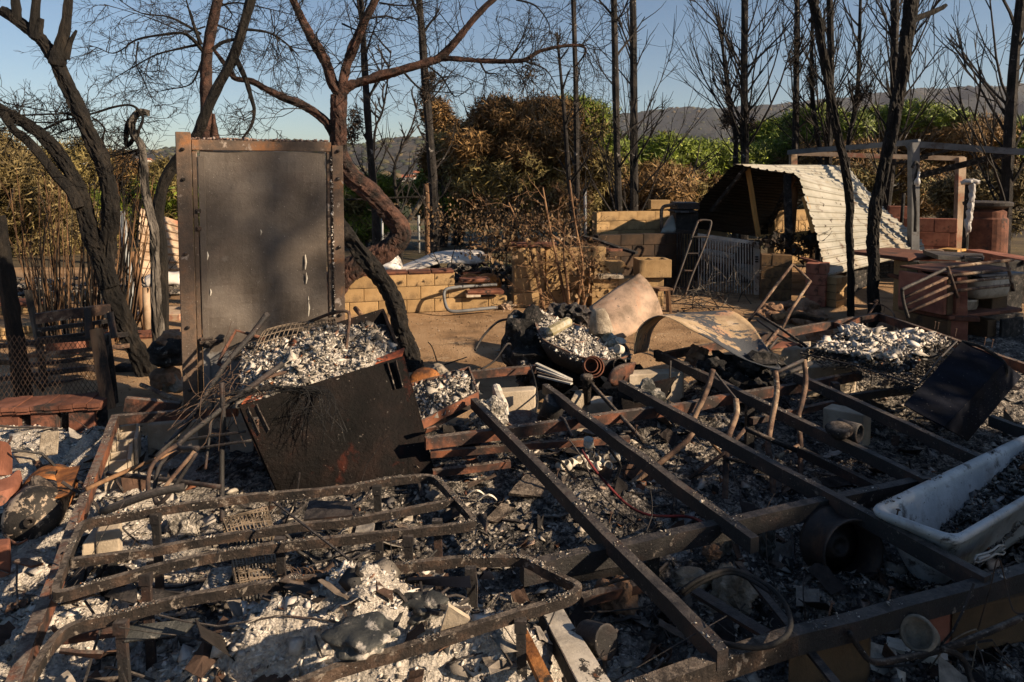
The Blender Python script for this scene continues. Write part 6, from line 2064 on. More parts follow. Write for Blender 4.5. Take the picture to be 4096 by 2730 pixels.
p1_, p2_ = D('g', 212, 462, 3.18), D('g', 352, 240, 3.72)
ax = (p1_ - p2_).normalized()
s, u = frame(ax)
CM = Matrix((s, u, ax)).transposed()
gc = thing('gas_cylinder', 'rusty gas cylinder lying on its side with an ash covered end', 'cylinder', (p1_.x, p1_.y, .1))
r = .128
mb = MB()
L = (p1_ - p2_).length
mb.lathe([(.001, -.05), (r * .6, -.03), (r * .95, .02), (r, .06), (r, L * .62)], 30, CM, p2_)
mb.build('body', M['rust_orange'], gc, smooth=True)
mb = MB()
mb.lathe([(r * 1.0, L * .62 + .002), (r * 1.01, L * .9), (r * .96, L * .97), (r * .82, L * 1.02), (r * .5, L * 1.06), (r * .18, L * 1.08), (.001, L * 1.085)], 30, CM, p2_)
ed = mb.build('end_dome', M['tank_end'], gc, smooth=True)
mb = MB()
mb.lathe([(.024, L * 1.06), (.024, L * 1.11), (.016, L * 1.115), (.012, L * 1.09), (.001, L * 1.09)], 14, CM, p2_)
mb.build('valve', M['rust_ash'], ed, smooth=True)
mb = MB()
mb.tube(smooth_pts([D('g', 40, 505, 3.2), D('g', 25, 560, 3.15), D('g', 60, 600, 3.1), D('g', 120, 632, 3.06), D('g', 180, 605, 3.05)]), .006, 6)
mb.build('foot_ring', M['rust'], gc)
mb = MB()
mb.sheet(quadgrid([D('g', 160, 265, 3.28), D('g', 380, 330, 3.25), D('g', 400, 240, 3.42), D('g', 240, 190, 3.45)], 12, 8, .06, .05, 3), .006)
tag(mb.build('burnt_rag', M['rust_ash']), 'ragged burnt sheet draped over the gas cylinder', 'rag')
bar('tin_strip', 'orange rusted strip beside the gas cylinder', 'strip', D('g', 400, 320, 3.25), D('g', 470, 120, 3.6), .10, .006, 'rust_orange', 3, 0, .01, drop=False)


def shard(label, pts, m, th=.014, group='broken terracotta pieces', name='pot_shard'):
    rows = [smooth_pts([D('g', x, y, Y) for x, y, Y in r], 4) for r in pts]
    mb = MB()
    mb.sheet(rows, th)
    return tag(mb.build(name, M[m]), label, 'shard', group)


shard('tall broken terracotta shard upright at the left edge', [[(-20, -60, 3.5), (30, -50, 3.6), (62, -20, 3.7)], [(-20, 60, 3.5), (35, 60, 3.58), (75, 70, 3.65)], [(-30, 170, 3.45), (30, 175, 3.5), (72, 165, 3.6)]], 'terracotta')
shard('curved broken terracotta shard below the upright one at the left edge', [[(-40, 220, 3.3), (60, 190, 3.35), (120, 140, 3.45), (140, 200, 3.5)], [(-40, 300, 3.2), (60, 270, 3.25), (130, 230, 3.35), (142, 260, 3.4)], [(-40, 390, 3.15), (10, 375, 3.18), (70, 320, 3.25), (110, 290, 3.3)]], 'terracotta')
for k, (t, x, y, Y, lab) in enumerate([('d', 330, 1470, 4.1, 'flat grey slate standing in ash left of the left beam'), ('g', 175, 50, 3.7, 'pale flat shard above the gas cylinder'), ('g', 190, 760, 2.85, 'brown flat plate lying in ash below the gas cylinder')]):
    c = D(t, x, y, Y)
    mb = MB()
    mb.box((0, 0, 0), (.10, .012, .14 if k == 0 else .09), None, .004)
    o = mb.build('flat_shard', M['concrete' if k < 2 else 'rust'], base=(0, 0, 0))
    o.location = c
    o.rotation_euler = (R(-25 - 45 * (k > 0)), R(12 * k), R(20 + 40 * k))
    tag(o, lab, 'shard', 'flat shards at the left')

# wire baskets between the bed rails
def wire_basket(label, c, d, nu, nv, r=.0032):
    o = thing('wire_basket', label, 'basket', (c[3] + c[1]) / 2, 'burnt wire baskets')
    for nm, swap in (('long_wires', 0), ('cross_wires', 1)):
        mb = MB()
        n_ = nu if swap else nv
        for k in range(n_ + 1):
            t = k / n_
            a, b = (c[0].lerp(c[1], t), c[3].lerp(c[2], t)) if swap else (c[0].lerp(c[3], t), c[1].lerp(c[2], t))
            m_ = a.lerp(b, .5) + Vector((0, 0, .01 * math.sin(k * 2.1)))
            mb.tube([a - Vector((0, 0, d)), a, m_, b, b - Vector((0, 0, d))], r, 4)
        mb.build(nm, M['wire_ash'], o)
    return o


wire_basket('small burnt wire basket between the far bed rails', [G('g', 1500, 460, .40), G('g', 1795, 385, .40), G('g', 1840, 525, .36), G('g', 1540, 570, .36)], .07, 12, 6)
wire_basket('larger burnt wire basket below the middle bed rail', [G('g', 1560, 720, .34), G('g', 1860, 690, .34), G('g', 1915, 890, .30), G('g', 1600, 935, .30)], .06, 14, 12)

# melted lumps, plates, cans and cups in the ash
for k, (t, x, y, z, s, m, lab, nm, cat) in enumerate([
        ('i', 310, 640, .10, (.055, .05, .115), 'concrete', 'lumpy cracked tan figure-like lump standing beside the middle beam', 'melted_lump', 'lump'),
        ('i', 250, 690, .12, (.04, .03, .035), 'stone', 'orange tan knob on the lumpy tan lump', 'melted_lump', 'lump'),
        ('i', 620, 620, .16, (.04, .03, .08), 'sack', 'pale bluish lump on the end of the black joist', 'melted_lump', 'lump'),
        ('i', 400, 960, .10, (.085, .07, .09), 'concrete', 'big cracked tan concrete lump with a hole near the front beam', 'melted_lump', 'lump'),
        ('i', 120, 870, .12, (.08, .05, .035), 'concrete', 'flat tan crust beside the big cracked lump', 'melted_lump', 'lump'),
        ('i', 330, 1110, .02, (.12, .09, .07), 'concrete', 'low buff lump below the big cracked lump', 'melted_lump', 'lump'),
        ('h', 1880, 990, .10, (.08, .06, .075), 'stone', 'rust tan lump behind the cream flaking panel', 'melted_lump', 'lump'),
        ('h', 1340, 230, .04, (.14, .09, .04), 'rust_dark', 'flat dark slab heap beside the long joist', 'slab', 'slab'),
        ('h', 1860, 360, .03, (.12, .05, .05), 'concrete', 'long rounded stone lying between the joists', 'stone', 'stone'),
        ('g', 1210, 560, .06, (.075, .06, .08), 'ash_pale', 'crumpled ash grey ball beneath the upper bed frame', 'ash_clod', 'clod'),
        ('g', 740, 870, .20, (.05, .05, .07), 'char', 'charred knot on the near left bed rail', 'ash_clod', 'clod'),
        ('h', 60, 530, .05, (.06, .05, .05), 'concrete', 'small round clod beneath the middle bed rail', 'ash_clod', 'clod')]):
    mb = MB()
    p = G(t, x, y, z)
    mb.lump(p, s, 200 + k, .35, 3, 1.9)
    tag(mb.build(nm, M[m]), lab, cat, 'lumps lying in the ash')
for k, (x, y, Y, sx, sy, lab) in enumerate([(480, 1250, 2.25, .17, .10, 'dark glossy melted sack bulging from the pale heap at its right'), (150, 1250, 2.2, .18, .10, 'dark melted sack at the foot of the pale heap'), (50, 900, 2.5, .2, .12, 'smooth grey dome on top of the pale heap'), (560, 1050, 2.3, .15, .08, 'greenish melted patch on the pale heap below the bed rail')]):
    p = G('h', x, y, .3)
    zz = float(ash_z(p.x, p.y))
    for _ in range(4):
        p = G('h', x, y, zz)
        zz = float(ash_z(p.x, p.y))
    mb = MB()
    mb.lump(p + Vector((0, 0, .0)), (sx * .55, sy * .8, .035), 240 + k, .35, 3, 1.6)
    tag(mb.build('melted_sack', M['sack'], smooth=True), lab, 'sack', 'melted sacks in the pale heap')
mb = MB()
mb.sheet(quadgrid([G('h', 745, 1040, .56), G('h', 890, 1130, .50), G('h', 830, 1210, .46), G('h', 690, 1215, .46)], 10, 10, .01, .015, 4), .012)
tag(mb.build('plaster_shard', M['block_cream']), 'large cream plaster shard on the pale ash heap', 'shard')
panel([D('h', 1380, 1100, 2.45), D('h', 1510, 1065, 2.5), D('h', 1840, 1580, 1.98), D('h', 1640, 1620, 1.93)], .008, 'painted_sheet', 'cream_flake', None, 12, 8, .006, 3)
tag(bpy.data.objects['painted_sheet'], 'flaking cream painted metal panel sloping to the bottom edge', 'panel')
panel([D('h', 1375, 1105, 2.46), D('h', 1640, 1625, 1.94), D('h', 1600, 1650, 1.98), D('h', 1350, 1180, 2.5)], .006, 'panel_flank', 'black', bpy.data.objects['painted_sheet'], 8, 4, .003, 3)
jar('tin_can', 'dark burnt tin lying beside the flaking cream panel', 'can', 'h', 1800, 1290, 2.25, [(.052, -.10), (.055, -.09), (.053, 0), (.056, .006), (.05, .008), (.04, .002), (.001, 0)], (.55, -.65, .3), 'rust_dark')
jar('tin_can', 'round dark tin lying in the shade before the grey block', 'can', 'f', 1245, 1405, 3.8, [(.055, -.12), (.057, 0), (.05, .006), (.046, 0), (.045, -.11), (.001, -.11)], (.6, -.7, .0), 'rust_dark')
jar('flower_pot', 'ash topped bowl lying before the grey block in shade', 'bowl', 'f', 1110, 1390, 3.8, [(.03, -.04), (.07, .0), (.075, .02), (.06, .035), (.001, .045)], (-.1, -.1, 1), 'rust_ash')
jar('small_jar', 'white porcelain jar standing on the low rail', 'jar', 'e', 1688, 1470, 3.95, [(.02, -.03), (.032, -.01), (.03, .015), (.026, .022), (.030, .03), (.024, .03), (.02, .01), (.001, .0)], (0, -.25, 1), 'ceramic')
cups = [(1500, 108), (1545, 105), (1580, 88), (1610, 70), (1655, 60), (1720, 45), (1690, 105), (1745, 115), (1760, 75), (1820, 108), (1865, 55)]
cl = ['lowest left', 'second lowest left', 'tipped sideways', 'upright', 'small middle', 'wide open topmost', 'lying middle', 'rounded lower', 'ribbed upper', 'spouted', 'rightmost']
for k, (x, y) in enumerate(cups):
    p = G('h', x, y, .09)
    a = k * 1.9
    jar('white_cup', f'{cl[k]} of the small white cups spilled between the joists', 'cup', 'h', x, y, p.y, [(.018, -.026), (.026, -.022), (.028, .02), (.024, .026), (.02, .022), (.018, -.015), (.001, -.016)], (math.cos(a) * .8, -.5 + .3 * math.sin(a), .5), 'ceramic', 14, 'small white cups in the ash')
mb = MB()
mb.sheet(quadgrid([G('h', 990, 470, .08), G('h', 1100, 360, .10), G('h', 1215, 380, .08), G('h', 1070, 490, .06)], 6, 6, -.015, .004, 3), .008)
tag(mb.build('baking_tray', M['rust_ash']), 'small dark tray lying in ash right of the bed corner', 'tray')
mb = MB()
mb.sheet(quadgrid([G('h', 1150, 300, .14), G('h', 1260, 170, .18), G('h', 1540, 190, .14), G('h', 1480, 330, .10)], 8, 8, .02, .012, 3), .02)
tag(mb.build('flat_slab', M['rust_ash']), 'rusty brown flat slab beneath the long joist', 'slab')
for k, (x, y) in enumerate([(930, 310), (1010, 340)]):
    p = G('h', x, y, .10)
    mb = MB()
    rows = [[p + Vector((math.cos(a) * rr, math.sin(a) * rr * .6, .03 * (1 - (rr / .05) ** 2) + .004 * math.cos(a * 14))) for a in np.linspace(.2, 2.94, 24)] for rr in np.linspace(.004, .052, 6)]
    mb.sheet(rows, .004)
    tag(mb.build('scallop_shell', M['ceramic']), ['ribbed scallop shell beside the bed corner', 'second scallop shell lying lower right of the ribbed one'][k], 'shell', 'shells in the ash')
for k, (pts, r, m, lab) in enumerate([
        ([('h', 1640, 0, .40), ('h', 1720, 120, .32), ('h', 1820, 240, .22), ('h', 1950, 370, .14), ('h', 2100, 440, .12), ('h', 2353, 450, .14), ('i', 200, 500, .30), ('i', 225, 560, .30)], .007, 'red_hose', 'thin dark red hose curving through the joists'),
        ([('i', 1180, 1230, .34), ('i', 1250, 1340, .28), ('i', 1340, 1425, .24), ('i', 1550, 1400, .24), ('i', 1800, 1340, .26), ('i', 2100, 1230, .3), ('i', 2450, 1080, .34)], .011, 'rust_ash', 'long bent pipe at the bottom right below the front beam'),
        ([('i', 1800, 1340, .27), ('i', 1900, 1370, .24), ('i', 1960, 1440, .2), ('i', 2010, 1600, .15)], .010, 'rust_ash', 'short pipe branching downward from the long bent pipe'),
        ([('i', 40, 960, .30), ('i', 150, 880, .34), ('i', 330, 810, .36), ('i', 440, 820, .36), ('i', 640, 920, .34), ('i', 750, 1040, .36), ('i', 785, 1180, .40), ('i', 720, 1280, .40), ('i', 560, 1330, .40), ('i', 300, 1290, .38), ('i', 160, 1180, .34)], .009, 'black', 'black cable loop lying over the front beam'),
        ([('i', 60, 975, .29), ('i', 170, 900, .33), ('i', 340, 830, .35), ('i', 470, 850, .35), ('i', 650, 960, .33)], .008, 'black', 'second black cable beside the cable loop'),
        ([('h', 1700, 965, .14), ('h', 1850, 890, .18), ('h', 2050, 855, .22), ('h', 2200, 870, .24)], .005, 'black', 'thin black wire arching before the middle beam'),
        ([('i', 2000, 1480, .1), ('i', 2040, 1240, .22), ('i', 2000, 1215, .24), ('i', 1850, 1300, .2), ('i', 1720, 1470, .1)], .0025, 'wire_ash', 'thin bright wire hooked over the bent pipe'),
        ([('i', 2040, 1220, .2), ('i', 2120, 950, .36), ('i', 2180, 730, .5), ('i', 2230, 900, .40), ('i', 2280, 1080, .34), ('i', 2350, 1100, .34)], .0025, 'wire', 'thin dark wire bent upright before the bathtub')]):
    rod('cable', lab, 'cable', [G(*a) for a in pts], r, m, k, 6, 4, 'cables and pipes in the foreground')
bar('flat_bar', 'straight dark flat bar slanting over the near front beam', 'bar', D('i', 430, 760, 2.9), D('i', 1110, 1600, 2.02), .03, .012, 'rust_dark', 3, 60, .002, drop=False)
bar('flat_bar', 'blackened flat bar lying over the big cracked lump', 'bar', D('i', 140, 950, 2.6), D('i', 620, 1240, 2.3), .05, .014, 'rust_dark', 4, 160, .003, drop=False)
bar('flat_bar', 'black strip curving at the lower joist end', 'bar', D('i', -40, 980, 2.5), D('i', 310, 1330, 2.15), .05, .014, 'rust_dark', 5, 160, .003, drop=False)
bar('gutter_piece', 'pale bent gutter piece in ash at the bottom right', 'gutter', G('i', 1430, 1290, .08), G('i', 1840, 1380, .1), .07, .03, 'cream_flake', 6, 30, .004)
jar('pot_shard', 'thick curved white pot shard beside the fluted block', 'shard', 'i', 1650, 1240, 2.3, [(.05, -.06), (.06, .02), (.05, .03), (.045, .0), (.001, -.03)], (-.6, -.5, .5), 'concrete')
# dead plates and strips inside the beds
for k, (t, c, z, m, lab) in enumerate([
        ('g', [(2040, 470), (2080, 345), (2353, 350), (2370, 440)], .30, 'rust_dark', 'dark bent tray between the far bed rails'),
        ('g', [(700, 985), (920, 1040), (910, 920), (760, 930)], .18, 'rust_dark', 'blue black plate in the near bed left of the ash'),
        ('g', [(1000, 1030), (1250, 1000), (1240, 960), (1000, 930)], .2, 'rust_dark', 'blue black plate right of the other one in the near bed'),
        ('g', [(840, 1300), (1240, 1240), (1340, 1130), (860, 1190)], .40, 'sack', 'long dark grey plank under the near bed rail'),
        ('h', [(450, 890), (900, 930), (890, 850), (470, 870)], .43, 'bluebox', 'black blue plank under the near bed corner'),
        ('h', [(950, 880), (1060, 880), (1020, 820), (980, 840)], .42, 'bluebox', 'small black plate with a lit triangle by the near bed corner'),
        ('h', [(0, 430), (60, 500), (160, 450), (90, 350)], .2, 'rust_dark', 'brown box flap at the upper bed middle'),
        ('g', [(1330, 960), (1520, 940), (1580, 790), (1430, 800)], .24, 'ash_pale', 'white ash slab leaning inside the bed frame'),
        ('g', [(400, 1360), (680, 1400), (690, 1370), (400, 1345)], .36, 'rust', 'red rusty angle strip at the near bed corner'),
        ('g', [(380, 1310), (800, 1260), (780, 1180), (440, 1250)], .34, 'rust', 'dark red plate below the near bed corner'),
        ('h', [(930, 440), (1000, 560), (1000, 430), (960, 430)], .1, 'rust_dark', 'small black plate standing right of the bed corner'),
        ('f', [(640, 840), (740, 830), (860, 800), (720, 790)], .33, 'terracotta', 'orange tile piece lying behind the spring mattress'),
        ('e', [(590, 1400), (680, 1370), (660, 1355), (600, 1370)], .36, 'rust', 'small red tile beside the tray foot'),
        ('i', [(1420, 1300), (1700, 1440), (1720, 1400), (1480, 1280)], .05, 'ceramic', 'pale broken plate in ash at the bottom right')]):
    panel([G(t, x, y, z + .03 * (j > 1)) for j, (x, y) in enumerate(c)], .01, 'burnt_plate', m, None, 6, 6, .01, k)
    o = [ob for ob in COL.objects if ob.name.startswith('burnt_plate')][-1]
    tag(o, lab, 'plate', 'burnt plates in the ash')
mb = MB()
rnd = random.Random(44)
for k in range(90):
    p = G('g', rnd.uniform(1850, 2300), rnd.uniform(820, 1060), .30)
    a0 = rnd.uniform(0, 6)
    rr = rnd.uniform(.02, .035)
    mb.tube([p + Vector((math.cos(a0 + i * .6) * rr, rr * .4 * math.sin(a0), math.sin(a0 + i * .6) * rr)) for i in range(8)], .0016, 3, caps=False)
tag(mb.build('spring_tangle', M['wire'], None), 'tangle of thin coiled wire on the near bed rail', 'wires', kind='stuff')

# ------------------------------------------------------------------ block walls and sheds of the yard
def brickmesh(s, bev=.006):
    mb = MB()
    mb.box((0, 0, 0), s, None, bev)
    me = bpy.data.meshes.new('block')
    me.from_pydata(mb.v, [], mb.f)
    return me


def block_wall(label, p, d, rows, bl, bh, bt, m, mm='mortar', seed=0, gap=.005, cat='wall', name='block_wall', curve=0.0, group='block walls of the yard'):
    """rows: list of (start, end) in blocks from the bottom; blocks are parts"""
    rnd = random.Random(seed)
    d = Vector((d.x, d.y, 0)).normalized()
    w = thing(name, label, cat, p, group)
    meshes = {}
    ang = math.atan2(d.y, d.x)

    def at(x):
        if not curve:
            return p + d * x, ang
        a = ang + curve * x
        q = p + Vector(((math.sin(a) - math.sin(ang)) / curve, -(math.cos(a) - math.cos(ang)) / curve, 0))
        return q, a
    for r, (a, b) in enumerate(rows):
        x = a * bl
        first = True
        off = (.5 * bl if r % 2 else 0)
        while x < b * bl - .02:
            e = min(b * bl, (math.floor((x - off + 1e-4) / bl) + 1) * bl + off)
            L = round(e - x - gap, 3)
            if L > .03:
                if L not in meshes:
                    meshes[L] = brickmesh((L, bt, bh - gap))
                    meshes[L].materials.append(M[m])
                o = bpy.data.objects.new('block', meshes[L])
                COL.objects.link(o)
                o.parent = w
                q, a_ = at((x + e) / 2)
                n = Vector((math.sin(a_), -math.cos(a_), 0))
                o.location = q - p + n * rnd.uniform(-.004, .004) + Vector((0, 0, (r + .5) * bh))
                o.rotation_euler = (rnd.gauss(0, .006), rnd.gauss(0, .006), a_ + rnd.gauss(0, .006))
            x = e
    mb = MB()
    for r, (a, b) in enumerate(rows):
        k = max(1, int((b - a) * 1.5)) if curve else 1
        for i in range(k):
            x0, x1 = (a + (b - a) * i / k) * bl, (a + (b - a) * (i + 1) / k) * bl
            q, a_ = at((x0 + x1) / 2)
            mb.box(q + Vector((0, 0, (r + .5) * bh - .006)), (x1 - x0 - .012, bt - .03, bh - .002), Matrix.Rotation(a_, 3, 'Z'))
    mb.build('mortar', M[mm], w)
    return w


def tiles(label, p, q, w, h, m, n, name='coping', group='terracotta copings', lap=.004, seed=0):
    rnd = random.Random(seed)
    o = thing(name, label, 'coping', p, group)
    for k in range(n):
        a, b = p.lerp(q, k / n), p.lerp(q, (k + 1) / n - .006)
        mb = MB()
        up = Vector((0, 0, rnd.uniform(-.004, .004)))
        mb.beam(a + up, b + up, w, h, 0)
        mb.beam(a + up - Vector((0, 0, h * .9)), b + up - Vector((0, 0, h * .9)), w - .03, h * .8)
        mb.build('tile', M[m], o)
    return o


# low yellow wall right of the door
pl, pr = G('e', 80, 605), G('e', 1130, 552)
d = (pr - pl).normalized()
bh = .178
n0 = -3.0
L = (pr - pl).length
bl = .375
W = block_wall('low yellow block wall with stepped end right of the door', pl, d, [(-4, L / bl), (-4, 4.3), (-4, 3.75)], bl, bh, .18, 'block', seed=1)
tp = pl + Vector((0, 0, bh * 3 + .02))
tiles('terracotta coping on the low yellow wall', tp - d * 1.4, tp + d * 3.75 * bl, .22, .025, 'tile_dark', 9)
q = pl + d * (4.0 * bl) + Vector((0, -.05, bh * 2.25 + .02))
tiles('short terracotta coping step at the end of the low yellow wall', q, q + d * .40, .22, .025, 'tile_dark', 2, seed=2)
q = vplane('e', 865, 442, pl - Vector((0, .1, 0)), d)
tiles('bright red coping step low at the end of the yellow wall', q, vplane('e', 1108, 440, pl - Vector((0, .1, 0)), d), .24, .028, 'terracotta', 2, seed=3)
mb = MB()
mb.box(vplane('e', 905, 466, pl - Vector((0, .1, 0)), d), (.2, .2, .06), Matrix.Rotation(math.atan2(d.y, d.x), 3, 'Z'), .006)
tag(mb.build('loose_block', M['block_cream']), 'small pale block under the bright red coping step', 'block')
# pillar and wall in the middle
p = G('e', 1175, 545)
d2 = Vector((1, .12, 0)).normalized()
block_wall('yellow block pillar left of the leafy shrub', p, d2, [(0, 1.05), (0.02, 1), (0.02, 1), (0.02, 1)], .44, .21, .3, 'block', seed=5)
q = p + d2 * .47 + Vector((0, .1, 0))
block_wall('yellow block wall behind the leafy shrub', q, d2, [(0, 2.2), (0, 2.2), (0, 2.2), (0, 2.0)], .44, .205, .18, 'block', seed=6)
mb = MB()
mb.box(p + Vector((.30, .05, .87)), (.66, .34, .04), None, .006)
tag(mb.build('capstone', M['tile_dark']), 'dark flat capstone on the yellow pillar', 'capstone')
p = G('e', 1690, 545)
block_wall('stepped yellow block stack right of the leafy shrub', p, d2, [(0, 2.75), (0, 2.75), (0, 2.75)], .38, .135, .3, 'block', seed=7)
q = p + Vector((.9, .05, .42))
hollow_block('yellow hollow block with open cells on top of the stack', (q.x, q.y, q.z), (.46, .34, .25), .08, 'block', 2, group='loose yellow blocks', name='hollow_block')
q = p + Vector((.28, .08, .47))
hollow_block('flat yellow block lying left of the open celled block', (q.x, q.y, q.z), (.42, .22, .16), .05, 'block', 2, group='loose yellow blocks', name='hollow_block')
mb = MB()
mb.box(p + Vector((.25, -.1, .44)), (.42, .2, .06), Matrix.Rotation(.05, 3, 'Z'), .01)
tag(mb.build('stone_slab', M['concrete']), 'rough pale slab on the front of the yellow stack', 'slab')
q = G('e', 2140, 545) + Vector((.0, .1, 0))
hollow_block('yellow block standing upright at the right end of the stack', (q.x, q.y, .0), (.2, .2, .36), .1, 'block', 1, group='loose yellow blocks', name='hollow_block')
q = D('e', 2190, 470, 9.0)
bench = thing('wooden_stool', 'small scorched wooden stool right of the yellow stack', 'stool', (q.x, q.y, 0))
mb = MB()
mb.box(D('e', 2180, 430, 9.1), (.22, .2, .03), Matrix.Rotation(.4, 3, 'Z'), .004)
mb.build('seat', M['wood_post'], bench)
for dx, dy in ((-.08, -.07), (.08, -.07), (.08, .07), (-.08, .07)):
    c = D('e', 2180, 430, 9.1)
    mb = MB()
    mb.beam(c + Vector((dx, dy, -.015)), (c.x + dx * 1.3, c.y + dy * 1.3, 0), .03, .03)
    mb.build('leg', M['wood_post'], bench)

# curved yellow wall and the single block on it
p = D('b', 1755, 1563, 12.2)
p.z = 0
w0 = D('b', 1755, 1425, 12.2).z
block_wall('curved yellow block wall with a scorched left end, behind the dark wall', p, Vector((.93, .36, 0)), [(0, 6.8)] * 4 + [(-.25, 6.8)] * 3, .36, w0 / 7 if w0 > .5 else .17, .18, 'block', seed=9, curve=-.18)
mb = MB()
c = D('b', 2160, 1376, 12.6)
mb.box(c, (.36, .18, .17), Matrix.Rotation(.1, 3, 'Z'), .006)
tag(mb.build('loose_block', M['block']), 'single yellow block set on the curved wall', 'block')
pa, pb = D('e', 1735, 60, 10.9), D('e', 2300, 60, 11.3)
zt = (pa.z + pb.z) / 2
pa.z = 0
L = (Vector((pb.x, pb.y, 0)) - pa).length
block_wall('shade-painted dark block wall below the curved yellow wall', pa, Vector((pb.x, pb.y, 0)) - pa, [(0, L / .4)] * 5, .4, zt / 5, .18, 'block_shade', seed=10)  # the wall stands in shade; its near-black colour paints that

# burnt roof pieces and debris between the walls
for k, (a, b, w, m, lab) in enumerate([
        ((1310, 110, 10.6), (1590, 85, 10.8), .25, 'steel_tan', 'fallen roof strip lying level behind the leafy shrub'), ((1640, 75, 10.6), (2010, 190, 10.2), .14, 'char', 'charred rafter sloping down to the yellow stack'), ((1700, 175, 10.2), (1900, 165, 10.3), .2, 'tile_dark', 'red roof tile row above the yellow stack'),
        ((745, 310, 10.2), (830, 370, 10.0), .1, 'char', 'short charred board leaning at the wall step'), ((840, 330, 10.4), (990, 315, 10.5), .16, 'tile_dark', 'broken roof tile row behind the orange hoods'), ((770, 300, 10.6), (1000, 210, 11.0), .08, 'wood_post', 'thin plank rising behind the orange hoods'),
        ((1440, 180, 10.5), (1570, 140, 10.6), .24, 'block', 'tumbled yellow block behind the leafy shrub'), ((1180, 190, 10.3), (1300, 180, 10.3), .2, 'steel_grey', 'grey flat piece on the yellow pillar'), ((930, 220, 10.9), (1050, 330, 10.6), .05, 'rust', 'rusty strut crossing the rubble behind the wall')]):
    bar('fallen_board', lab, 'board', D('e', a[0], a[1], a[2]), D('e', b[0], b[1], b[2]), w, .035, m, k, 20, .01, 'fallen boards behind the walls', False)
mb = MB()
rnd = random.Random(3)
for k in range(120):
    s = rnd.uniform(.04, .13)
    x = rnd.uniform(740, 1700)
    mb.lump(D('e', x, rnd.uniform(270, 400), 10.2 + rnd.uniform(0, 1.0)) , (s, s, s * .5), k, .5, 1, 2)
tag(mb.build('rubble', M['ash_ground']), 'grey rubble heaped behind the yellow walls', None, kind='stuff')
for k, (x, y, w, lab) in enumerate([(890, 372, .17, 'scorched orange helmet-like hood nearer the wall step'), (1010, 372, .2, 'darker orange hood right beside the other one')]):
    c = D('e', x, y, 9.9)
    mb = MB()
    mb.lathe([(w, -.10), (w * 1.02, -.06), (w * .95, .0), (w * .75, .06), (w * .4, .09), (.001, .1)], 22, None, c)
    tag(mb.build('orange_hood', M['orange'], smooth=True), lab, 'hood', 'orange hoods in the rubble')


def wavy(name, label, top, bot, Y1, Y2, m, t='e', th=.01, cat='sheet', group='melted white sheets'):
    a = smooth_pts(DL(t, top, Y1), 5)
    b = smooth_pts(DL(t, bot, Y2), 5)
    n = min(len(a), len(b))
    rows = []
    for i in range(7):
        f = i / 6
        rows.append([p.lerp(q, f) + Vector((0, -.06 * math.sin(math.pi * f), .03 * math.sin(math.pi * f))) for p, q in zip(a[:n], b[:n])])
    mb = MB()
    mb.sheet(rows, th)
    return tag(mb.build(name, M[m], smooth=True), label, cat, group)


wavy('melted_sheet', 'long wavy white melted sheet on the rubble behind the low wall', [(400, 290), (480, 255), (560, 225), (640, 190), (760, 172), (880, 168), (960, 175), (1005, 200)], [(420, 318), (500, 312), (590, 290), (680, 262), (770, 258), (880, 262), (960, 256), (1000, 235)], 10.8, 10.5, 'white_scorch')
wavy('melted_sheet', 'short white melted sheet directly right of the red trunk', [(230, 270), (300, 225), (370, 185), (420, 225), (440, 290)], [(270, 315), (310, 305), (360, 300), (400, 305), (430, 305)], 10.6, 10.2, 'white_scorch')
wavy('melted_sheet', 'small dark tipped piece of white sheet at the right end of the long one', [(985, 200), (1020, 205), (1060, 240), (1075, 275)], [(960, 225), (1010, 240), (1045, 265), (1072, 280)], 10.7, 10.5, 'steel_tan')
rod('steel_loop', 'grey bent pipe frame lying against the low yellow wall', 'pipe', [D('e', 1068, 402, 9.55), D('e', 900, 412, 9.3), D('e', 760, 425, 9.05), D('e', 718, 450, 9.0), D('e', 722, 520, 8.95), D('e', 745, 572, 8.9), D('e', 800, 582, 8.9), D('e', 950, 568, 9.0), D('e', 1075, 555, 9.1)], .022, 'steel_grey', 3)
rod('wooden_stick', 'pale broken stick standing behind the cabinet', 'stick', [D('e', 175, 625, 7.8), D('e', 120, 562, 8.1)], .03, 'wood_post', 3)

# ------------------------------------------------------------------ shed with corrugated roof
N = [('m', 885, 150, 10.8), ('m', 1100, 192, 10.65), ('m', 1330, 232, 10.5), ('m', 1500, 262, 10.38), ('m', 1560, 330, 10.3), ('m', 1610, 500, 10.2), ('m', 1720, 870, 9.95), ('m', 1790, 1130, 9.75), ('m', 1852, 1325, 9.6)]
F = [('c', 1165, 1115, 12.9), ('c', 1195, 1150, 12.8), ('c', 1240, 1205, 12.65), ('c', 1285, 1262, 12.5), ('c', 1320, 1305, 12.42), ('c', 1390, 1380, 12.3), ('c', 1530, 1510, 12.0), ('f', 1650, 90, 11.8), ('f', 1690, 175, 11.6)]
shed = thing('shed', 'collapsed shed with scorched white corrugated roof at the right', 'shed', (D('m', 1500, 1400, 10.4).x, 10.8, 0))


def resample(pts, n):
    q = smooth_pts([D(*p) for p in pts], 6)
    A = np.array([tuple(p) for p in q])
    s = np.concatenate([[0], np.cumsum(np.linalg.norm(A[1:] - A[:-1], axis=1))])
    t = np.linspace(0, s[-1], n)
    return [Vector([np.interp(v, s, A[:, k]) for k in range(3)]) for v in t], s[-1]


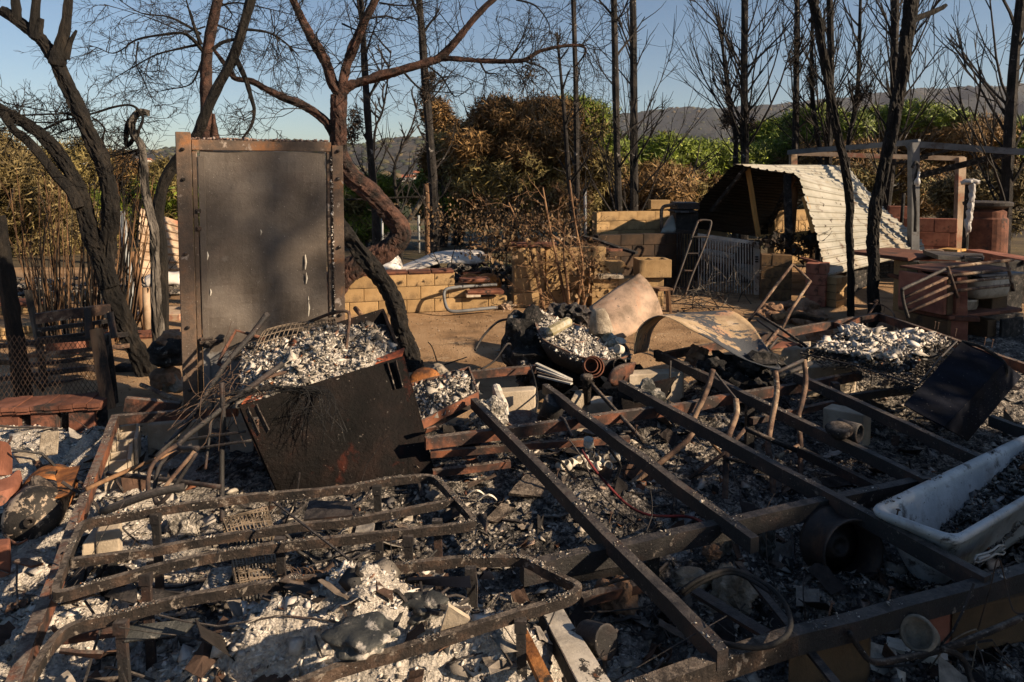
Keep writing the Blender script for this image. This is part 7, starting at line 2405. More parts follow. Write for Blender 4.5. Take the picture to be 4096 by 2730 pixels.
def corrugated(pn, N, F, m, parent, cuts, ribs=26, amp=.02, seed=0, ragged=.008):
    n = ribs * 8 + 1
    a, _ = resample(N, n)
    b, _ = resample(F, n)
    rnd = random.Random(seed)
    prof = [0, 0, 0, 0, 0, .1, 1, .9]
    for c in range(len(cuts) - 1):
        i0, i1 = int(cuts[c] * (n - 1)), min(n - 1, int(cuts[c + 1] * (n - 1)) + 2)
        rows = []
        for i in range(i0, i1 + 1):
            p, q = a[i], b[i]
            tg = (a[min(n - 1, i + 1)] - a[max(0, i - 1)]).normalized()
            nn = (q - p).cross(tg).normalized()
            if nn.z < 0:
                nn = -nn
            dsp = nn * (amp * prof[i % 8] + .006 * (c % 2))
            e0, e1 = rnd.uniform(0, ragged), 1 - rnd.uniform(0, ragged)
            rows.append([p.lerp(q, e0 + (e1 - e0) * k / 12) + dsp + nn * .01 * noise.noise(p.lerp(q, k / 12) * 1.5) for k in range(13)])
        mb = MB()
        mb.sheet(rows, .003)
        mb.build(pn, M[m], parent)


corrugated('roof_sheet', N, F, 'roof_sheet', shed, [0, .22, .42, .62, .82, 1.0], 20)
N2 = [('m', 885, 152, 10.8), ('m', 800, 230, 10.95), ('m', 700, 345, 11.15), ('m', 600, 450, 11.35), ('m', 520, 560, 11.5), ('m', 480, 720, 11.65), ('m', 470, 820, 11.7)]
F2 = [('c', 1165, 1118, 12.92), ('c', 1130, 1200, 13.0), ('m', 1750, 420, 13.15), ('m', 1600, 560, 13.3), ('m', 1430, 680, 13.45), ('m', 1320, 830, 13.6), ('m', 1280, 930, 13.65)]
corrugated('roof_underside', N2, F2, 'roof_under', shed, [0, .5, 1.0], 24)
for nm, a, b, w, h, m in [('timber', ('m', 1020, 200, 10.95), ('m', 1135, 905, 11.0), .07, .05, 'timber'), ('timber', ('m', 1000, 190, 10.9), ('m', 640, 640, 11.5), .06, .05, 'char'), ('timber', ('m', 1470, 300, 10.6), ('m', 1250, 800, 12.0), .06, .05, 'char'), ('post', ('m', 1432, 260, 10.5), ('m', 1455, 1110, 10.3), .09, .09, 'char'),
                          ('post', ('m', 1508, 385, 10.9), ('m', 1480, 870, 10.9), .10, .06, 'wood_post'), ('timber', ('m', 1615, 490, 10.32), ('m', 1718, 860, 10.08), .03, .10, 'timber'), ('timber', ('m', 1150, 935, 10.7), ('m', 1735, 885, 10.4), .05, .13, 'timber'), ('timber', ('m', 1505, 290, 10.5), ('m', 1455, 390, 10.6), .05, .06, 'rust_orange')]:
    mb = MB()
    mb.beam(D(*a), D(*b), w, h, 0, 3, .004)
    mb.build(nm, M[m], shed)


def vbox(name, m, parent, t, x0, x1, y0, y1, Y, th=.2, yaw=.0, bev=.01, Y2=None):
    """upright box whose front face covers the measured rectangle"""
    a, b = D(t, x0, y0, Y), D(t, x1, y0, Y if Y2 is None else Y2)
    z1, z0 = a.z, D(t, x0, y1, Y).z
    d_ = Vector((b.x - a.x, b.y - a.y, 0))
    n_ = Vector((-d_.y, d_.x, 0)).normalized()
    c = Vector(((a.x + b.x) / 2, (a.y + b.y) / 2, (z0 + z1) / 2)) + n_ * th / 2
    mb = MB()
    mb.box(c, (d_.length, th, abs(z1 - z0)), Matrix.Rotation(math.atan2(d_.y, d_.x), 3, 'Z'), bev)
    return mb.build(name, M[m], parent)


def vwall(label, t, x0, x1, y0, Y, Y2, m, bl, rows, bt=.18, seed=0, zb=0.0, group='block walls of the yard', name='block_wall'):
    a, b = D(t, x0, y0, Y), D(t, x1, y0, Y2)
    zt = a.z
    a.z = b.z = zb
    return block_wall(label, a, b - a, [(0, (b - a).length / bl)] * rows, bl, (zt - zb) / rows, bt, m, seed=seed, group=group, name=name)


vwall('yellow block wall seen through the open shed gable', 'm', 1270, 1700, 632, 13.2, 13.6, 'block', .4, 5, seed=20, zb=.1)
vwall('smoked yellow block pier right of the white gate', 'm', 1155, 1480, 1085, 10.1, 10.0, 'block_dark', .3, 4, .2, seed=21)
vwall('red block pier under the front corner of the shed roof', 'm', 1650, 1865, 1170, 9.75, 9.6, 'block_red', .34, 4, .3, seed=22)
vwall('narrow yellow block pier beside the red pier', 'n', 35, 165, 590, 9.55, 9.7, 'block', .3, 4, .25, seed=23)
vwall('added black block wall painting the shade deep inside the shed', 'n', 160, 960, 430, 12.0, 12.4, 'char', .4, 5, .2, seed=24)  # added wall; black colour stands in for the shade inside
vwall('added black block side wall painting the shade under the roof', 'n', 170, 420, 480, 10.2, 11.4, 'char', .4, 4, .2, seed=25)  # also added, black so the shed opening stays as dark as shade
mb = MB()
mb.beam(D('n', 320, 945, 9.7), D('n', 500, 930, 9.9), .2, .03)
tag(mb.build('fallen_tile', M['terracotta']), 'red tile lying in the dark shed opening', 'tile')
for k in range(3):
    mb = MB()
    mb.beam(D('m', 1570 + k * 40, 1125 + k * 20, 9.9), D('m', 1760, 1170 + k * 12, 9.8), .2, .025)
    tag(mb.build('fallen_tile', M['tile_dark']), ['uppermost', 'middle', 'lowest'][k] + ' of three tiles slipping off the red pier', 'tile', 'tiles on the red pier')
# rubbish and charred vine on the shed front
mb = MB()
rnd = random.Random(6)
for k in range(34):
    p = D('m', rnd.uniform(1180, 1760), rnd.uniform(880, 1090), 10.2 + rnd.uniform(-.1, .4))
    grow(mb, p, Vector((rnd.gauss(0, 1), rnd.gauss(0, 1), rnd.gauss(.2, .8))), .35, .008, 1, rnd, 0, .4, .9, 4, 4)
vn = thing('charred_vine', 'charred leafy vine tangled over the shed front', 'vine', D('m', 1500, 1000, 10.3))
stuff(mb.build('stems', M['bark'], vn))
needles('leaves', [(np.array(D('m', x, y, 10.25)), np.array([.2, .15, .14])) for x, y in ((1280, 960), (1420, 1000), (1560, 940), (1680, 960), (1600, 1030))], 620, M['needle_dead'], vn, seed=6, L=(.05, .1), w=.03, up=-.4, shell=.1)
# fallen sheets inside the gate
for k, (y0, lab) in enumerate([(950, 'topmost'), (1010, 'second'), (1075, 'third'), (1140, 'lowest')]):
    p, q = D('m', 560, y0 - 20, 11.2), D('m', 930 - k * 30, y0 + 40, 11.4)
    mb = MB()
    mb.tube([p, p.lerp(q, .5), q], .05, 8)
    tag(mb.build('roll', M['steel_tan' if k % 2 else 'white_metal']), lab + ' of the rolled sheets lying behind the white gate', 'sheet', 'rolled sheets behind the gate')
wavy('fallen_sheet', 'fallen light corrugated sheet leaning behind the white gate', [(880, 1190), (960, 1195), (1080, 1210), (1090, 1230)], [(900, 1270), (960, 1310), (1050, 1370), (1090, 1385)], 11.2, 10.8, 'roof_sheet', 'm', .01, 'sheet', None)

vwall('near black block wall added behind the white gate', 'm', 480, 1160, 930, 11.9, 11.6, 'block_shade', .4, 4, .18, 26)  # added dark backing so the gaps between the gate bars look dark
# white gate
gt = thing('gate', 'white metal bar gate in front of the shed', 'gate', G('m', 1100, 1540))
ga, gb = D('m', 500, 895, 10.9), D('m', 1095, 965, 10.5)
gc0, gc1 = G('m', 490, 1510), G('m', 1095, 1550)
for nm, a, b in (('top_rail', D('m', 500, 890, 10.9), D('m', 1140, 980, 10.5)), ('bottom_rail', D('m', 490, 1490, 10.9), D('m', 1120, 1545, 10.5))):
    mb = MB()
    mb.beam(a, b, .04, .05)
    mb.build(nm, M['white_metal'], gt)
for k in range(21):
    f = (k + .5) / 21
    a, b = D('m', 500 + 600 * f, 895 + 75 * f, 10.9 - .4 * f), D('m', 490 + 615 * f, 1490 + 52 * f, 10.9 - .4 * f)
    mb = MB()
    mb.tube([a, b], .009, 7)
    mb.build('bar', M['white_metal'], gt)
mb = MB()
mb.beam(D('m', 1122, 965, 10.5), D('m', 1112, 1560, 10.5), .07, .05)
po = mb.build('gate_post', M['white_metal'], gt)
for k, y in enumerate((1120, 1145, 1170)):
    mb = MB()
    mb.box(D('m', 1115, y, 10.46), (.045, .02, .02))
    mb.build('lock_plate', M['rust_dark'], po)
bg_ = thing('iron_gate', 'black iron bar gate left of the white gate', 'gate', G('m', 350, 1500))
for a, b in (((270, 845), (480, 870)), ((270, 1480), (480, 1490))):
    mb = MB()
    mb.beam(D('m', a[0], a[1], 11.1), D('m', b[0], b[1], 10.95), .04, .05)
    mb.build('rail', M['black'], bg_)
for k in range(7):
    x = 285 + k * 30
    mb = MB()
    mb.beam(D('m', x, 850 + k * 3, 11.08 - k * .02), D('m', x, 1490, 11.08 - k * .02), .02, .02)
    mb.build('bar', M['black'], bg_)
# ladder
ld = thing('ladder', 'grey metal ladder with a rounded top leaning before the gate', 'ladder', G('m', 300, 1520))
mb = MB()
mb.tube(smooth_pts([D('m', 225, 1520, 10.3), D('m', 330, 1230, 10.4), D('m', 480, 800, 10.6), D('m', 520, 742, 10.62), D('m', 600, 738, 10.62), D('m', 638, 775, 10.6), D('m', 560, 1020, 10.5), D('m', 440, 1310, 10.35), D('m', 365, 1530, 10.25)], 5), .018, 8)
mb.build('rails', M['rim_black'], ld, smooth=True)
for (xa, ya, xb, yb) in ((448, 912, 600, 912), (385, 1085, 530, 1085), (325, 1262, 460, 1268), (270, 1440, 395, 1448)):
    mb = MB()
    mb.tube([D('m', xa, ya, 10.5), D('m', xb, yb, 10.48)], .014, 7)
    mb.build('rung', M['rim_black'], ld)
# black grill box and pipe left of the shed
gb_ = thing('grill_box', 'black metal grill box standing left of the shed roof', 'grill', D('m', 380, 880, 11.6))
vbox('body', 'black', gb_, 'm', 275, 510, 660, 880, 11.6, .5)
vbox('hood', 'rust_dark', gb_, 'm', 290, 525, 555, 625, 11.55, .5)
vbox('shelf', 'black', gb_, 'm', 255, 500, 635, 660, 11.5, .5)
for k in range(12):
    mb = MB()
    mb.beam(D('m', 268 + k * 12, 640, 11.48), D('m', 268 + k * 12, 660, 11.48), .008, .008)
    mb.build('rod', M['alu'], gb_)
rod('bent_pipe', 'bent rusty pipe arching over the curved wall to the grill box', 'pipe', [D('m', 125, 870, 11.7), D('m', 118, 680, 11.7), D('m', 130, 610, 11.7), D('m', 175, 585, 11.7), D('m', 295, 572, 11.65)], .03, 'rust_pipe')
wavy('folded_sheet', 'folded blue white corrugated sheet beside the grill box', [(140, 800), (190, 720), (250, 670), (290, 690)], [(110, 870), (180, 870), (240, 868), (280, 868)], 11.9, 11.6, 'roof_sheet', 'm', .01, 'sheet', None)

# ------------------------------------------------------------------ pergola, lamp post, red wall
pg = thing('pergola', 'grey and tan steel pergola frame behind the shed', 'pergola', D('c', 1610, 1560, 11.4))
for nm, a, b, w, h, m in [('front_beam', ('c', 770, 1026, 13.5), ('c', 1650, 955, 11.4), .08, .09, 'steel_grey'), ('side_beam', ('c', 1630, 972, 11.4), ('c', 2420, 1028, 10.6), .08, .10, 'steel_grey'), ('back_beam', ('c', 830, 1033, 14.0), ('c', 1950, 1068, 13.2), .08, .09, 'steel_tan'),
                          ('post', ('c', 1610, 960, 11.4), ('c', 1608, 1900, 11.4), .13, .13, 'steel_grey'), ('post', ('c', 1928, 1060, 13.2), ('c', 1905, 1840, 13.2), .14, .12, 'steel_tan'), ('post', ('c', 800, 1020, 13.6), ('c', 800, 1300, 13.6), .12, .12, 'steel_tan'),
                          ('fallen_beam', ('c', 1660, 1182, 12.2), ('c', 2310, 1012, 11.0), .07, .10, 'char'), ('brace', ('c', 1570, 975, 11.45), ('c', 1600, 1010, 11.4), .05, .08, 'steel_grey'), ('rafter', ('c', 1640, 1060, 12.0), ('c', 1990, 975, 11.2), .05, .05, 'char'), ('rafter', ('c', 1450, 1110, 13.0), ('c', 1700, 1060, 12.0), .05, .05, 'char')]:
    mb = MB()
    mb.beam(D(*a), D(*b), w, h, 0, 4, .006)
    mb.build(nm, M[m], pg)
rod('hanging_cable', 'black cable hanging down the grey pergola post', 'cable', [D('c', 1600, 1130, 11.25), D('c', 1625, 1090, 11.25), D('c', 1640, 1130, 11.25), D('c', 1612, 1250, 11.25), D('c', 1625, 1420, 11.25), D('c', 1620, 1560, 11.25)], .025, 'black')
jar('light_bulb', 'white light bulb hanging at the grey pergola post', 'bulb', 'c', 1636, 1222, 11.2, [(.001, -.07), (.04, -.055), (.05, -.01), (.035, .04), (.02, .06), (.02, .16), (.001, .17)], (.15, 0, 1), 'melt', 16)
vwall('red block wall behind the pergola', 'c', 1440, 1900, 1462, 13.0, 12.6, 'block_red', .5, 4, .18, 30)
vwall('higher red block course left of the pergola post', 'c', 1440, 1580, 1385, 13.05, 12.95, 'block_red', .5, 5, .18, 31, name='block_wall')
lp = thing('lamp_post', 'black lamp post with a white melted globe near the right edge', 'lamp post', D('f', 1955, 170, 10.8))
mb = MB()
mb.tube([D('c', 1980, 1225, 10.8), D('f', 1955, 170, 10.8), (D('f', 1955, 170, 10.8).x, 10.8, 0)], .045, 10)
mb.build('pole', M['char'], lp)
mb = MB()
mb.lump(D('c', 1992, 1225, 10.8), (.13, .10, .05), 4, .4, 2, 2.2)
for x, y in ((2005, 1270), (2000, 1330), (1995, 1390), (1985, 1450), (1975, 1520)):
    mb.lump(D('c', x, y, 10.75), (.045, .04, .14), x, .4, 2, 2)
mb.build('melted_globe', M['melt'], lp, smooth=True)
dr_ = thing('oil_drum', 'rusty dark drum with a flanged lid at the right edge', 'drum', D('c', 2110, 1560, 11.4))
mb = MB()
c = D('c', 2105, 1470, 11.4)
mb.lathe([(.30, -.9), (.30, .0), (.27, .03), (.27, .12), (.20, .16)], 26, None, c)
mb.build('body', M['tile_dark'], dr_, smooth=False)
mb = MB()
mb.lathe([(.24, .17), (.35, .22), (.36, .27), (.30, .29), (.001, .30)], 26, None, c)
mb.build('lid', M['rust_dark'], dr_)

# ------------------------------------------------------------------ outdoor kitchen
K0 = D('n', 1420, 1085, 7.3)
ku = Vector((.93, .37, 0)).normalized()
kv = Vector((-ku.y, ku.x, 0))
KR = Matrix((ku, kv, Vector((0, 0, 1)))).transposed()
kit = thing('outdoor_kitchen', 'burnt outdoor kitchen of red blocks and tiled shelves at the right', 'kitchen', (K0.x, K0.y, 0))


def kbox(nm, m, x0, x1, y0, y1, v0=0.0, dv=.5, parent=kit, bev=.006):
    p = K0 + kv * v0
    ua, za = uz('n', x0, y0, p, ku)
    ub, _ = uz('n', x1, y0, p, ku)
    _, zb = uz('n', x0, y1, p, ku)
    c = K0 + ku * ((ua + ub) / 2) + kv * (v0 + dv / 2)
    c.z = (za + zb) / 2
    mb = MB()
    mb.box(c, (abs(ub - ua), dv, abs(za - zb)), KR, bev)
    return mb.build(nm, M[m], parent)


kbox('shelf', 'tile_dark', 1420, 2250, 1045, 1088, 0, .62)
kbox('shelf_edge', 'terracotta', 1420, 2000, 1046, 1084, -.02, .018)
kbox('base_pier', 'block_dark', 1400, 1560, 1092, 1330, .02, .5)
kbox('base_pier', 'block_dark', 1860, 1960, 1092, 1400, .02, .5)
kbox('base_back', 'char', 1560, 2269, 1092, 1420, .5, .1)
kbox('pier', 'block_red', 1362, 1400, 600, 1030, .0, .55)
kbox('pier', 'block_dark', 1402, 1500, 620, 1030, .03, .4)
kbox('pier', 'terracotta', 1505, 1560, 600, 1020, .0, .06)
kbox('pier', 'block_dark', 1910, 2085, 785, 1000, .1, .4)
kbox('pier', 'block_dark', 1955, 2140, 572, 782, .1, .4)
kbox('back_wall', 'char', 1420, 2269, 470, 1040, .62, .1)
kbox('worktop', 'tile_dark', 1420, 2130, 545, 570, -.02, .6)
kbox('hanging_board', 'char', 2020, 2269, 1080, 1410, -.05, .03)
# side face running back to the left
S0 = K0 + kv * 0
sd2 = (D('n', 1040, 1000, 8.3) - K0)
sd2 = Vector((sd2.x, sd2.y, 0)).normalized()


def sbox(nm, m, x0, x1, y0, y1, dv=.2, off=0.0, parent=kit):
    p = K0 + Vector((-sd2.y, sd2.x, 0)) * off
    ua, za = uz('n', x0, y0, p, sd2)
    ub, _ = uz('n', x1, y0, p, sd2)
    _, zb = uz('n', x1, y1, p, sd2)
    nrm = Vector((-sd2.y, sd2.x, 0))
    if nrm.x < 0:
        nrm = -nrm
    c = p + sd2 * ((ua + ub) / 2) + nrm * dv / 2
    c.z = (za + zb) / 2
    mb = MB()
    mb.box(c, (abs(ub - ua), dv, abs(za - zb)), Matrix((sd2, Vector((-sd2.y, sd2.x, 0)), Vector((0, 0, 1)))).transposed(), .006)
    return mb.build(nm, M[m], parent)


for k, (y0, y1) in enumerate(((575, 685), (688, 800), (803, 915), (918, 985))):
    sbox('side_block', 'block_red', 1395, 1230, y0 + 12, y1 + 10, .2)
    sbox('side_block', 'block_red', 1228, 1060, y0, y1, .2)
for k in range(8):
    sbox('hollow_tile', 'tile_dark', 1415 - k * 47, 1375 - k * 47, 1040 - k * 6, 1075 - k * 7, .3)
sbox('side_block', 'block_red', 1400, 1060, 1085, 1260, .2)
# left counter further back with yellow pier and grill plate
kl = thing('tiled_counter', 'tiled counter with a yellow pier left of the outdoor kitchen', 'counter', D('n', 990, 1020, 8.6))
vbox('worktop', 'tile_dark', kl, 'n', 945, 1480, 378, 420, 8.5, .9, Y2=8.9)
vbox('pier', 'block', kl, 'n', 935, 1062, 425, 605, 8.55, .3)
vbox('ledge', 'tile_dark', kl, 'n', 905, 1075, 606, 645, 8.5, .4)
vbox('pier', 'block', kl, 'n', 930, 1055, 647, 1030, 8.55, .3)
vbox('back_wall', 'char', kl, 'n', 1062, 1500, 425, 1000, 9.2, .1)
gp = thing('griddle', 'black griddle tray lying on the tiled counter', 'griddle', D('n', 1450, 380, 8.3))
mb = MB()
gq = [D('n', 1120, 312, 8.9), D('n', 1290, 372, 8.1), D('n', 1790, 405, 8.2), D('n', 1800, 350, 9.0)]
mb.sheet(quadgrid(gq, 4, 4, 0, .004), .05)
mb.build('tray', M['rust_dark'], gp)
mb = MB()
mb.tube(smooth_pts([D('n', 1130, 305, 8.9), D('n', 1145, 288, 8.95), D('n', 1320, 290, 9.0), D('n', 1345, 305, 9.0)]), .014, 6)
mb.build('handle', M['rust_pipe'], gp)
mb = MB()
mb.tube(smooth_pts([D('n', 1590, 385, 8.15), D('n', 1600, 352, 8.15), D('n', 1780, 355, 8.2), D('n', 1800, 370, 8.2), D('n', 1790, 405, 8.15)]), .014, 6)
mb.build('handle', M['rust_dark'], gp)
bar('yellow_board', 'yellow painted board lying behind the griddle', 'board', D('n', 1345, 278, 9.4), D('n', 1560, 292, 9.2), .25, .03, 'timber', 3, 0, drop=False)
mb = MB()
mb.sheet(quadgrid([D('n', 1600, 300, 10.2), D('n', 1760, 295, 10.6), D('n', 2400, 400, 9.4), D('n', 2300, 430, 8.6)], 8, 8, 0, .01), .05)
tag(mb.build('red_worktop', M['block_red']), 'long red worktop slab stretching to the right edge', 'worktop')
for k, x in enumerate((1950, 2200)):
    vb = vbox('support_wall', 'char', None, 'n', x, x + 120, 430, 900, 9.6, .2)
    tag(vb, ['charred support under the long red worktop', 'charred support under the right end of the long red worktop'][k], 'support', 'worktop supports')
bs2 = thing('sink', 'cream rounded sink hanging in the outdoor kitchen', 'sink', D('n', 1770, 700, 7.75))
mb = MB()
c = D('n', 1770, 600, 7.78)
sk = []
for (k, zz) in ((1.0, 0), (1.0, -.06), (.97, -.15), (.9, -.2), (.6, -.225)):
    sk.append([(c + ku * (math.copysign(abs(math.cos(a)) ** .45, math.cos(a)) * .30 * k) + kv * (math.copysign(abs(math.sin(a)) ** .45, math.sin(a)) * .2 * k) + Vector((0, 0, zz))) for a in np.linspace(0, 2 * math.pi, 33)[:-1]])
n = 32
mb.add([p for l in sk for p in l], [(a * n + j, (a + 1) * n + j, (a + 1) * n + (j + 1) % n, a * n + (j + 1) % n) for a in range(4) for j in range(n)] + [tuple(4 * n + j for j in range(n))[::-1]])
so = mb.build('bowl', M['block_cream'], bs2, smooth=True)
so.modifiers.new('solid', 'SOLIDIFY').thickness = .02
mb = MB()
mb.beam(D('n', 1630, 565, 7.55), D('n', 2130, 535, 7.9), .3, .02)
mb.build('drainer', M['alu'], bs2)
bxk = thing('drawer_box', 'scorched drawer box standing on the kitchen shelf', 'drawer', D('n', 1650, 1000, 7.55))
mb = MB()
bq = [D('n', 1545, 880, 7.5), D('n', 1725, 870, 7.6), D('n', 1755, 825, 7.85), D('n', 1580, 790, 7.8)]
mb.hexa([Vector((p.x, p.y, D('n', 1545, 985, 7.5).z)) for p in bq] + bq)
mb.build('box', M['concrete'], bxk)
mb = MB()
for a, b in ((0, 1), (1, 2)):
    mb.beam(bq[a] + Vector((0, 0, .005)), bq[b] + Vector((0, 0, .005)), .02, .02)
mb.build('edge', M['cream_flake'], bxk)
jar('iron_pan', 'dark pan on the kitchen worktop beside the rail corner', 'pan', 'n', 1240, 525, 7.9, [(.1, -.03), (.17, .02), (.18, .03), (.16, .025), (.001, 0)], (0, 0, 1), 'bluebox')
# folding guard rail
gr = thing('guard_rail', 'bent tubular guard rail with four bars draped over the kitchen', 'rail', D('n', 950, 1060, 6.6))
for a, b in (((1412, 486), (2140, 402)), ((1442, 580), (2105, 512)), ((1472, 665), (2115, 597)), ((1492, 755), (2130, 685))):
    mb = MB()
    mb.tube([D('n', a[0], a[1], 6.85), D('n', (a[0] + b[0]) / 2, (a[1] + b[1]) / 2 - 4, 7.05), D('n', b[0], b[1], 7.25)], .017, 8)
    mb.build('bar', M['rust_pipe'], gr, smooth=True)
for pts in ([(1398, 480), (1450, 640), (1512, 835)], [(2072, 415), (2110, 580), (2146, 757)]):
    mb = MB()
    Yq = 6.83 if pts[0][0] < 1500 else 7.23
    mb.tube([D('n', x, y, Yq) for x, y in pts], .017, 8)
    mb.build('upright', M['rust_pipe'], gr, smooth=True)
mb = MB()
mb.tube(smooth_pts([D('n', 1400, 490, 6.85), D('n', 1150, 610, 6.75), D('n', 905, 725, 6.65), D('n', 880, 760, 6.65), D('n', 900, 900, 6.65), D('n', 948, 1060, 6.65)], 5), .017, 8)
mb.build('bar', M['rust_dark'], gr, smooth=True)
for a, b in (((1420, 592), (890, 838)), ((1450, 680), (905, 925)), ((1480, 765), (925, 1005))):
    mb = MB()
    mb.tube([D('n', a[0], a[1], 6.85), D('n', b[0], b[1], 6.65)], .015, 8)
    mb.build('bar', M['rust_pipe'], gr, smooth=True)
rod('bent_strap', 'rusty bent strap curling up at the far chassis corner', 'strap', [D('f', 1285, 690, 7.3), D('f', 1290, 640, 7.3), D('f', 1330, 570, 7.35), D('f', 1365, 520, 7.4), D('f', 1360, 505, 7.4), D('f', 1345, 520, 7.4)], .012, 'rust_pipe')
rod('bent_wire', 'rusty wire arching over the far chassis corner', 'wire', [D('f', 1310, 530, 7.4), D('f', 1400, 540, 7.4), D('f', 1470, 590, 7.3), D('f', 1485, 640, 7.2), D('f', 1475, 710, 7.2)], .008, 'rust_pipe')
NW = ['first', 'second', 'third', 'fourth', 'fifth', 'sixth', 'seventh', 'eighth', 'ninth', 'tenth', 'eleventh', 'twelfth', 'thirteenth', 'fourteenth']
NAILS = [('f', x, y, NW[k] + ' nail from the far corner along the right chassis beam') for k, (x, y) in enumerate([(1410, 590), (1560, 630), (1750, 700), (1772, 705), (1890, 750), (2085, 810), (2135, 825)])]
NAILS += [('g', x, y, NW[k] + ' nail from the door along the left chassis beam') for k, (x, y) in enumerate([(590, 250), (525, 480), (410, 770), (335, 1000), (250, 1260)])]
NAILS += [('i', 1040, 1110, 'nail in the near front beam left of its middle'), ('i', 1440, 1010, 'nail in the near front beam below the wheel'), ('i', 1490, 470, 'nail on the joist at the bathtub corner'), ('f', 1180, 1150, 'nail on the joist before the blue black box'), ('h', 1470, 190, 'nail near the middle of the long black joist'), ('h', 1825, 490, 'nail near the lower end of the long black joist'), ('e', 2000, 1400, 'nail on the joist below the leaning pipe')]
for t, x, y, lab in NAILS:
    p = G(t, x, y, .37)
    L = .07 if t == 'f' else .045
    mb = MB()
    mb.tube([p, p + Vector((.01, 0, L))], .0035, 5)
    mb.box(p + Vector((.01, 0, L)), (.014, .014, .004))
    tag(mb.build('nail', M['rust_pipe']), 'rusty ' + lab, 'nail', 'nails in the chassis beams')

# stones behind the chassis
rnd = random.Random(12)
ST = sorted([(640, 560, .10), (700, 585, .12), (760, 560, .13), (820, 600, .12), (880, 570, .16), (920, 640, .1), (980, 620, .11), (660, 620, .1), (720, 640, .1), (840, 650, .1), (990, 760, .15), (930, 660, .09), (1450, 700, .1), (1390, 710, .09), (1420, 680, .08), (600, 590, .09)])
NI = list(range(14))
KB = (ST.index((880, 570, .16)), ST.index((990, 760, .15)))
for k, (x, y, s) in enumerate(ST):
    p = G('f', x, y, .05)
    mb = MB()
    mb.lump((p.x, p.y, s * .5), (s, s * .8, s * .7), 300 + k, .35, 2, 1.3)
    big = {KB[0]: 'upright reddish boulder lit in the row of stones behind the chassis', KB[1]: 'reddish stone beside the bent chair under the back beam'}
    tag(mb.build('stone', M['stone']), big[k] if k in big else (NW[NI.pop(0)] + ' scorched stone from the left in the row behind the chassis'), 'stone', None if k in big else 'stones behind the chassis')
rod('charred_log', 'curved charred branch lying behind the far back beam', 'branch', [D('f', 650, 630, 7.9), D('f', 780, 605, 7.9), D('f', 900, 615, 7.8), D('f', 1000, 650, 7.7)], .04, 'bark', 3, 9, 4, None, .1)

# ------------------------------------------------------------------ left garden: canes, fence, benches, walls
cb = thing('cane_shrub', 'dead brown cane shrub fanning up behind the leaning trunk', 'shrub', G('d', 500, 800))
rnd = random.Random(21)
mb, mb2 = MB(), MB()
for k in range(115):
    bx0 = rnd.uniform(260, 900)
    base = G('d', bx0, rnd.uniform(640, 860), 0)
    top = D('d', bx0 + (bx0 - 560) * rnd.uniform(.1, .7) + rnd.gauss(0, 70), rnd.uniform(-420, 300), base.y + rnd.gauss(0, .3))
    m_ = base.lerp(top, .5) + Vector((rnd.gauss(0, .05), 0, 0))
    tgt = mb if rnd.random() < .6 else mb2
    stick(tgt, smooth_pts([base, m_, top], 3), rnd.uniform(.008, .017), .003, 4)
    if rnd.random() < .5:
        grow(tgt, m_.lerp(top, .4), (top - base) + Vector((rnd.gauss(0, .5), 0, .2)), .5, .004, 1, rnd, .02, .2, .5, 3, 4)
mb.build('canes', M['cane'], cb)
mb2.build('charred_canes', M['bark'], cb)
stuff(bpy.data.objects['canes'])
stuff(bpy.data.objects['charred_canes'])
fn = thing('wire_fence', 'sagging chain link wire fence at the left', 'fence', G('d', 300, 1300))
fa, fb = D('d', -120, 1390, 5.0), D('d', 720, 1330, 5.0)
ftl, ftr = D('d', -120, 740, 5.05), D('d', 660, 770, 5.05)
mb = MB()
nw = 25
for s_ in (1, -1):
    for k in range(-12, nw):
        pts = []
        for i in range(13):
            v = i / 12
            u = (k + (i if s_ > 0 else 12 - i)) / nw
            if 0 <= u <= 1:
                p = (fa * (1 - u) + fb * u) * (1 - v) + (ftl * (1 - u) + ftr * u) * v
                pts.append(p + Vector((0, .03 * noise.noise(p * 3), .05 * noise.noise(p * 2 + Vector((5, 0, 0))) * v)))
        if len(pts) > 1:
            mb.tube(pts, .0022, 3, caps=False)
stuff(mb.build('chain_link', M['wire'], fn))
for lab, pts, r, m in [('post', [D('d', 735, 1240, 4.95), D('d', 690, 980, 5.0), D('d', 648, 700, 5.05)], .045, 'wood_post'), ('post', [D('d', 760, 1200, 5.3), D('d', 735, 960, 5.3), D('d', 705, 735, 5.3)], .04, 'bark_grey')]:
    mb = MB()
    mb.tube(pts, r, 12, .05, 3)
    mb.build(lab, M[m], fn)
bn = thing('burnt_bench', 'burnt slatted metal bench behind the wire fence', 'bench', G('d', 450, 1080))
for k, (a, b, w, h, m) in enumerate([((240, 632), (745, 562), .05, .09, 'rust_pipe'), ((250, 712), (770, 640), .03, .035, 'rust_dark'), ((0, 815), (860, 735), .035, .04, 'rust_dark'), ((150, 885), (870, 812), .03, .035, 'rust_pipe'), ((190, 945), (620, 890), .03, .035, 'rust_dark'), ((0, 1035), (640, 960), .04, .045, 'rust_dark'), ((240, 1085), (560, 1040), .03, .035, 'rust_dark'), ((250, 770), (650, 720), .03, .03, 'rust_dark')]):
    mb = MB()
    mb.beam(D('d', a[0], a[1], 5.9), D('d', b[0], b[1], 6.2), w, h, 0, 3, .005, k)
    mb.build('slat', M[m], bn)
for a, b, m in (((185, 440), (285, 900), 'bark_grey'), ((245, 650), (300, 1120), 'rust_dark'), ((590, 560), (600, 760), 'rust_dark'), ((740, 590), (770, 760), 'rust_dark')):
    mb = MB()
    mb.tube([D('d', a[0], a[1], 6.05), D('d', b[0], b[1], 6.0)], .03, 8, .08)
    mb.build('support', M[m], bn)
p = G('d', -60, 1450)
q = G('d', 700, 1400)
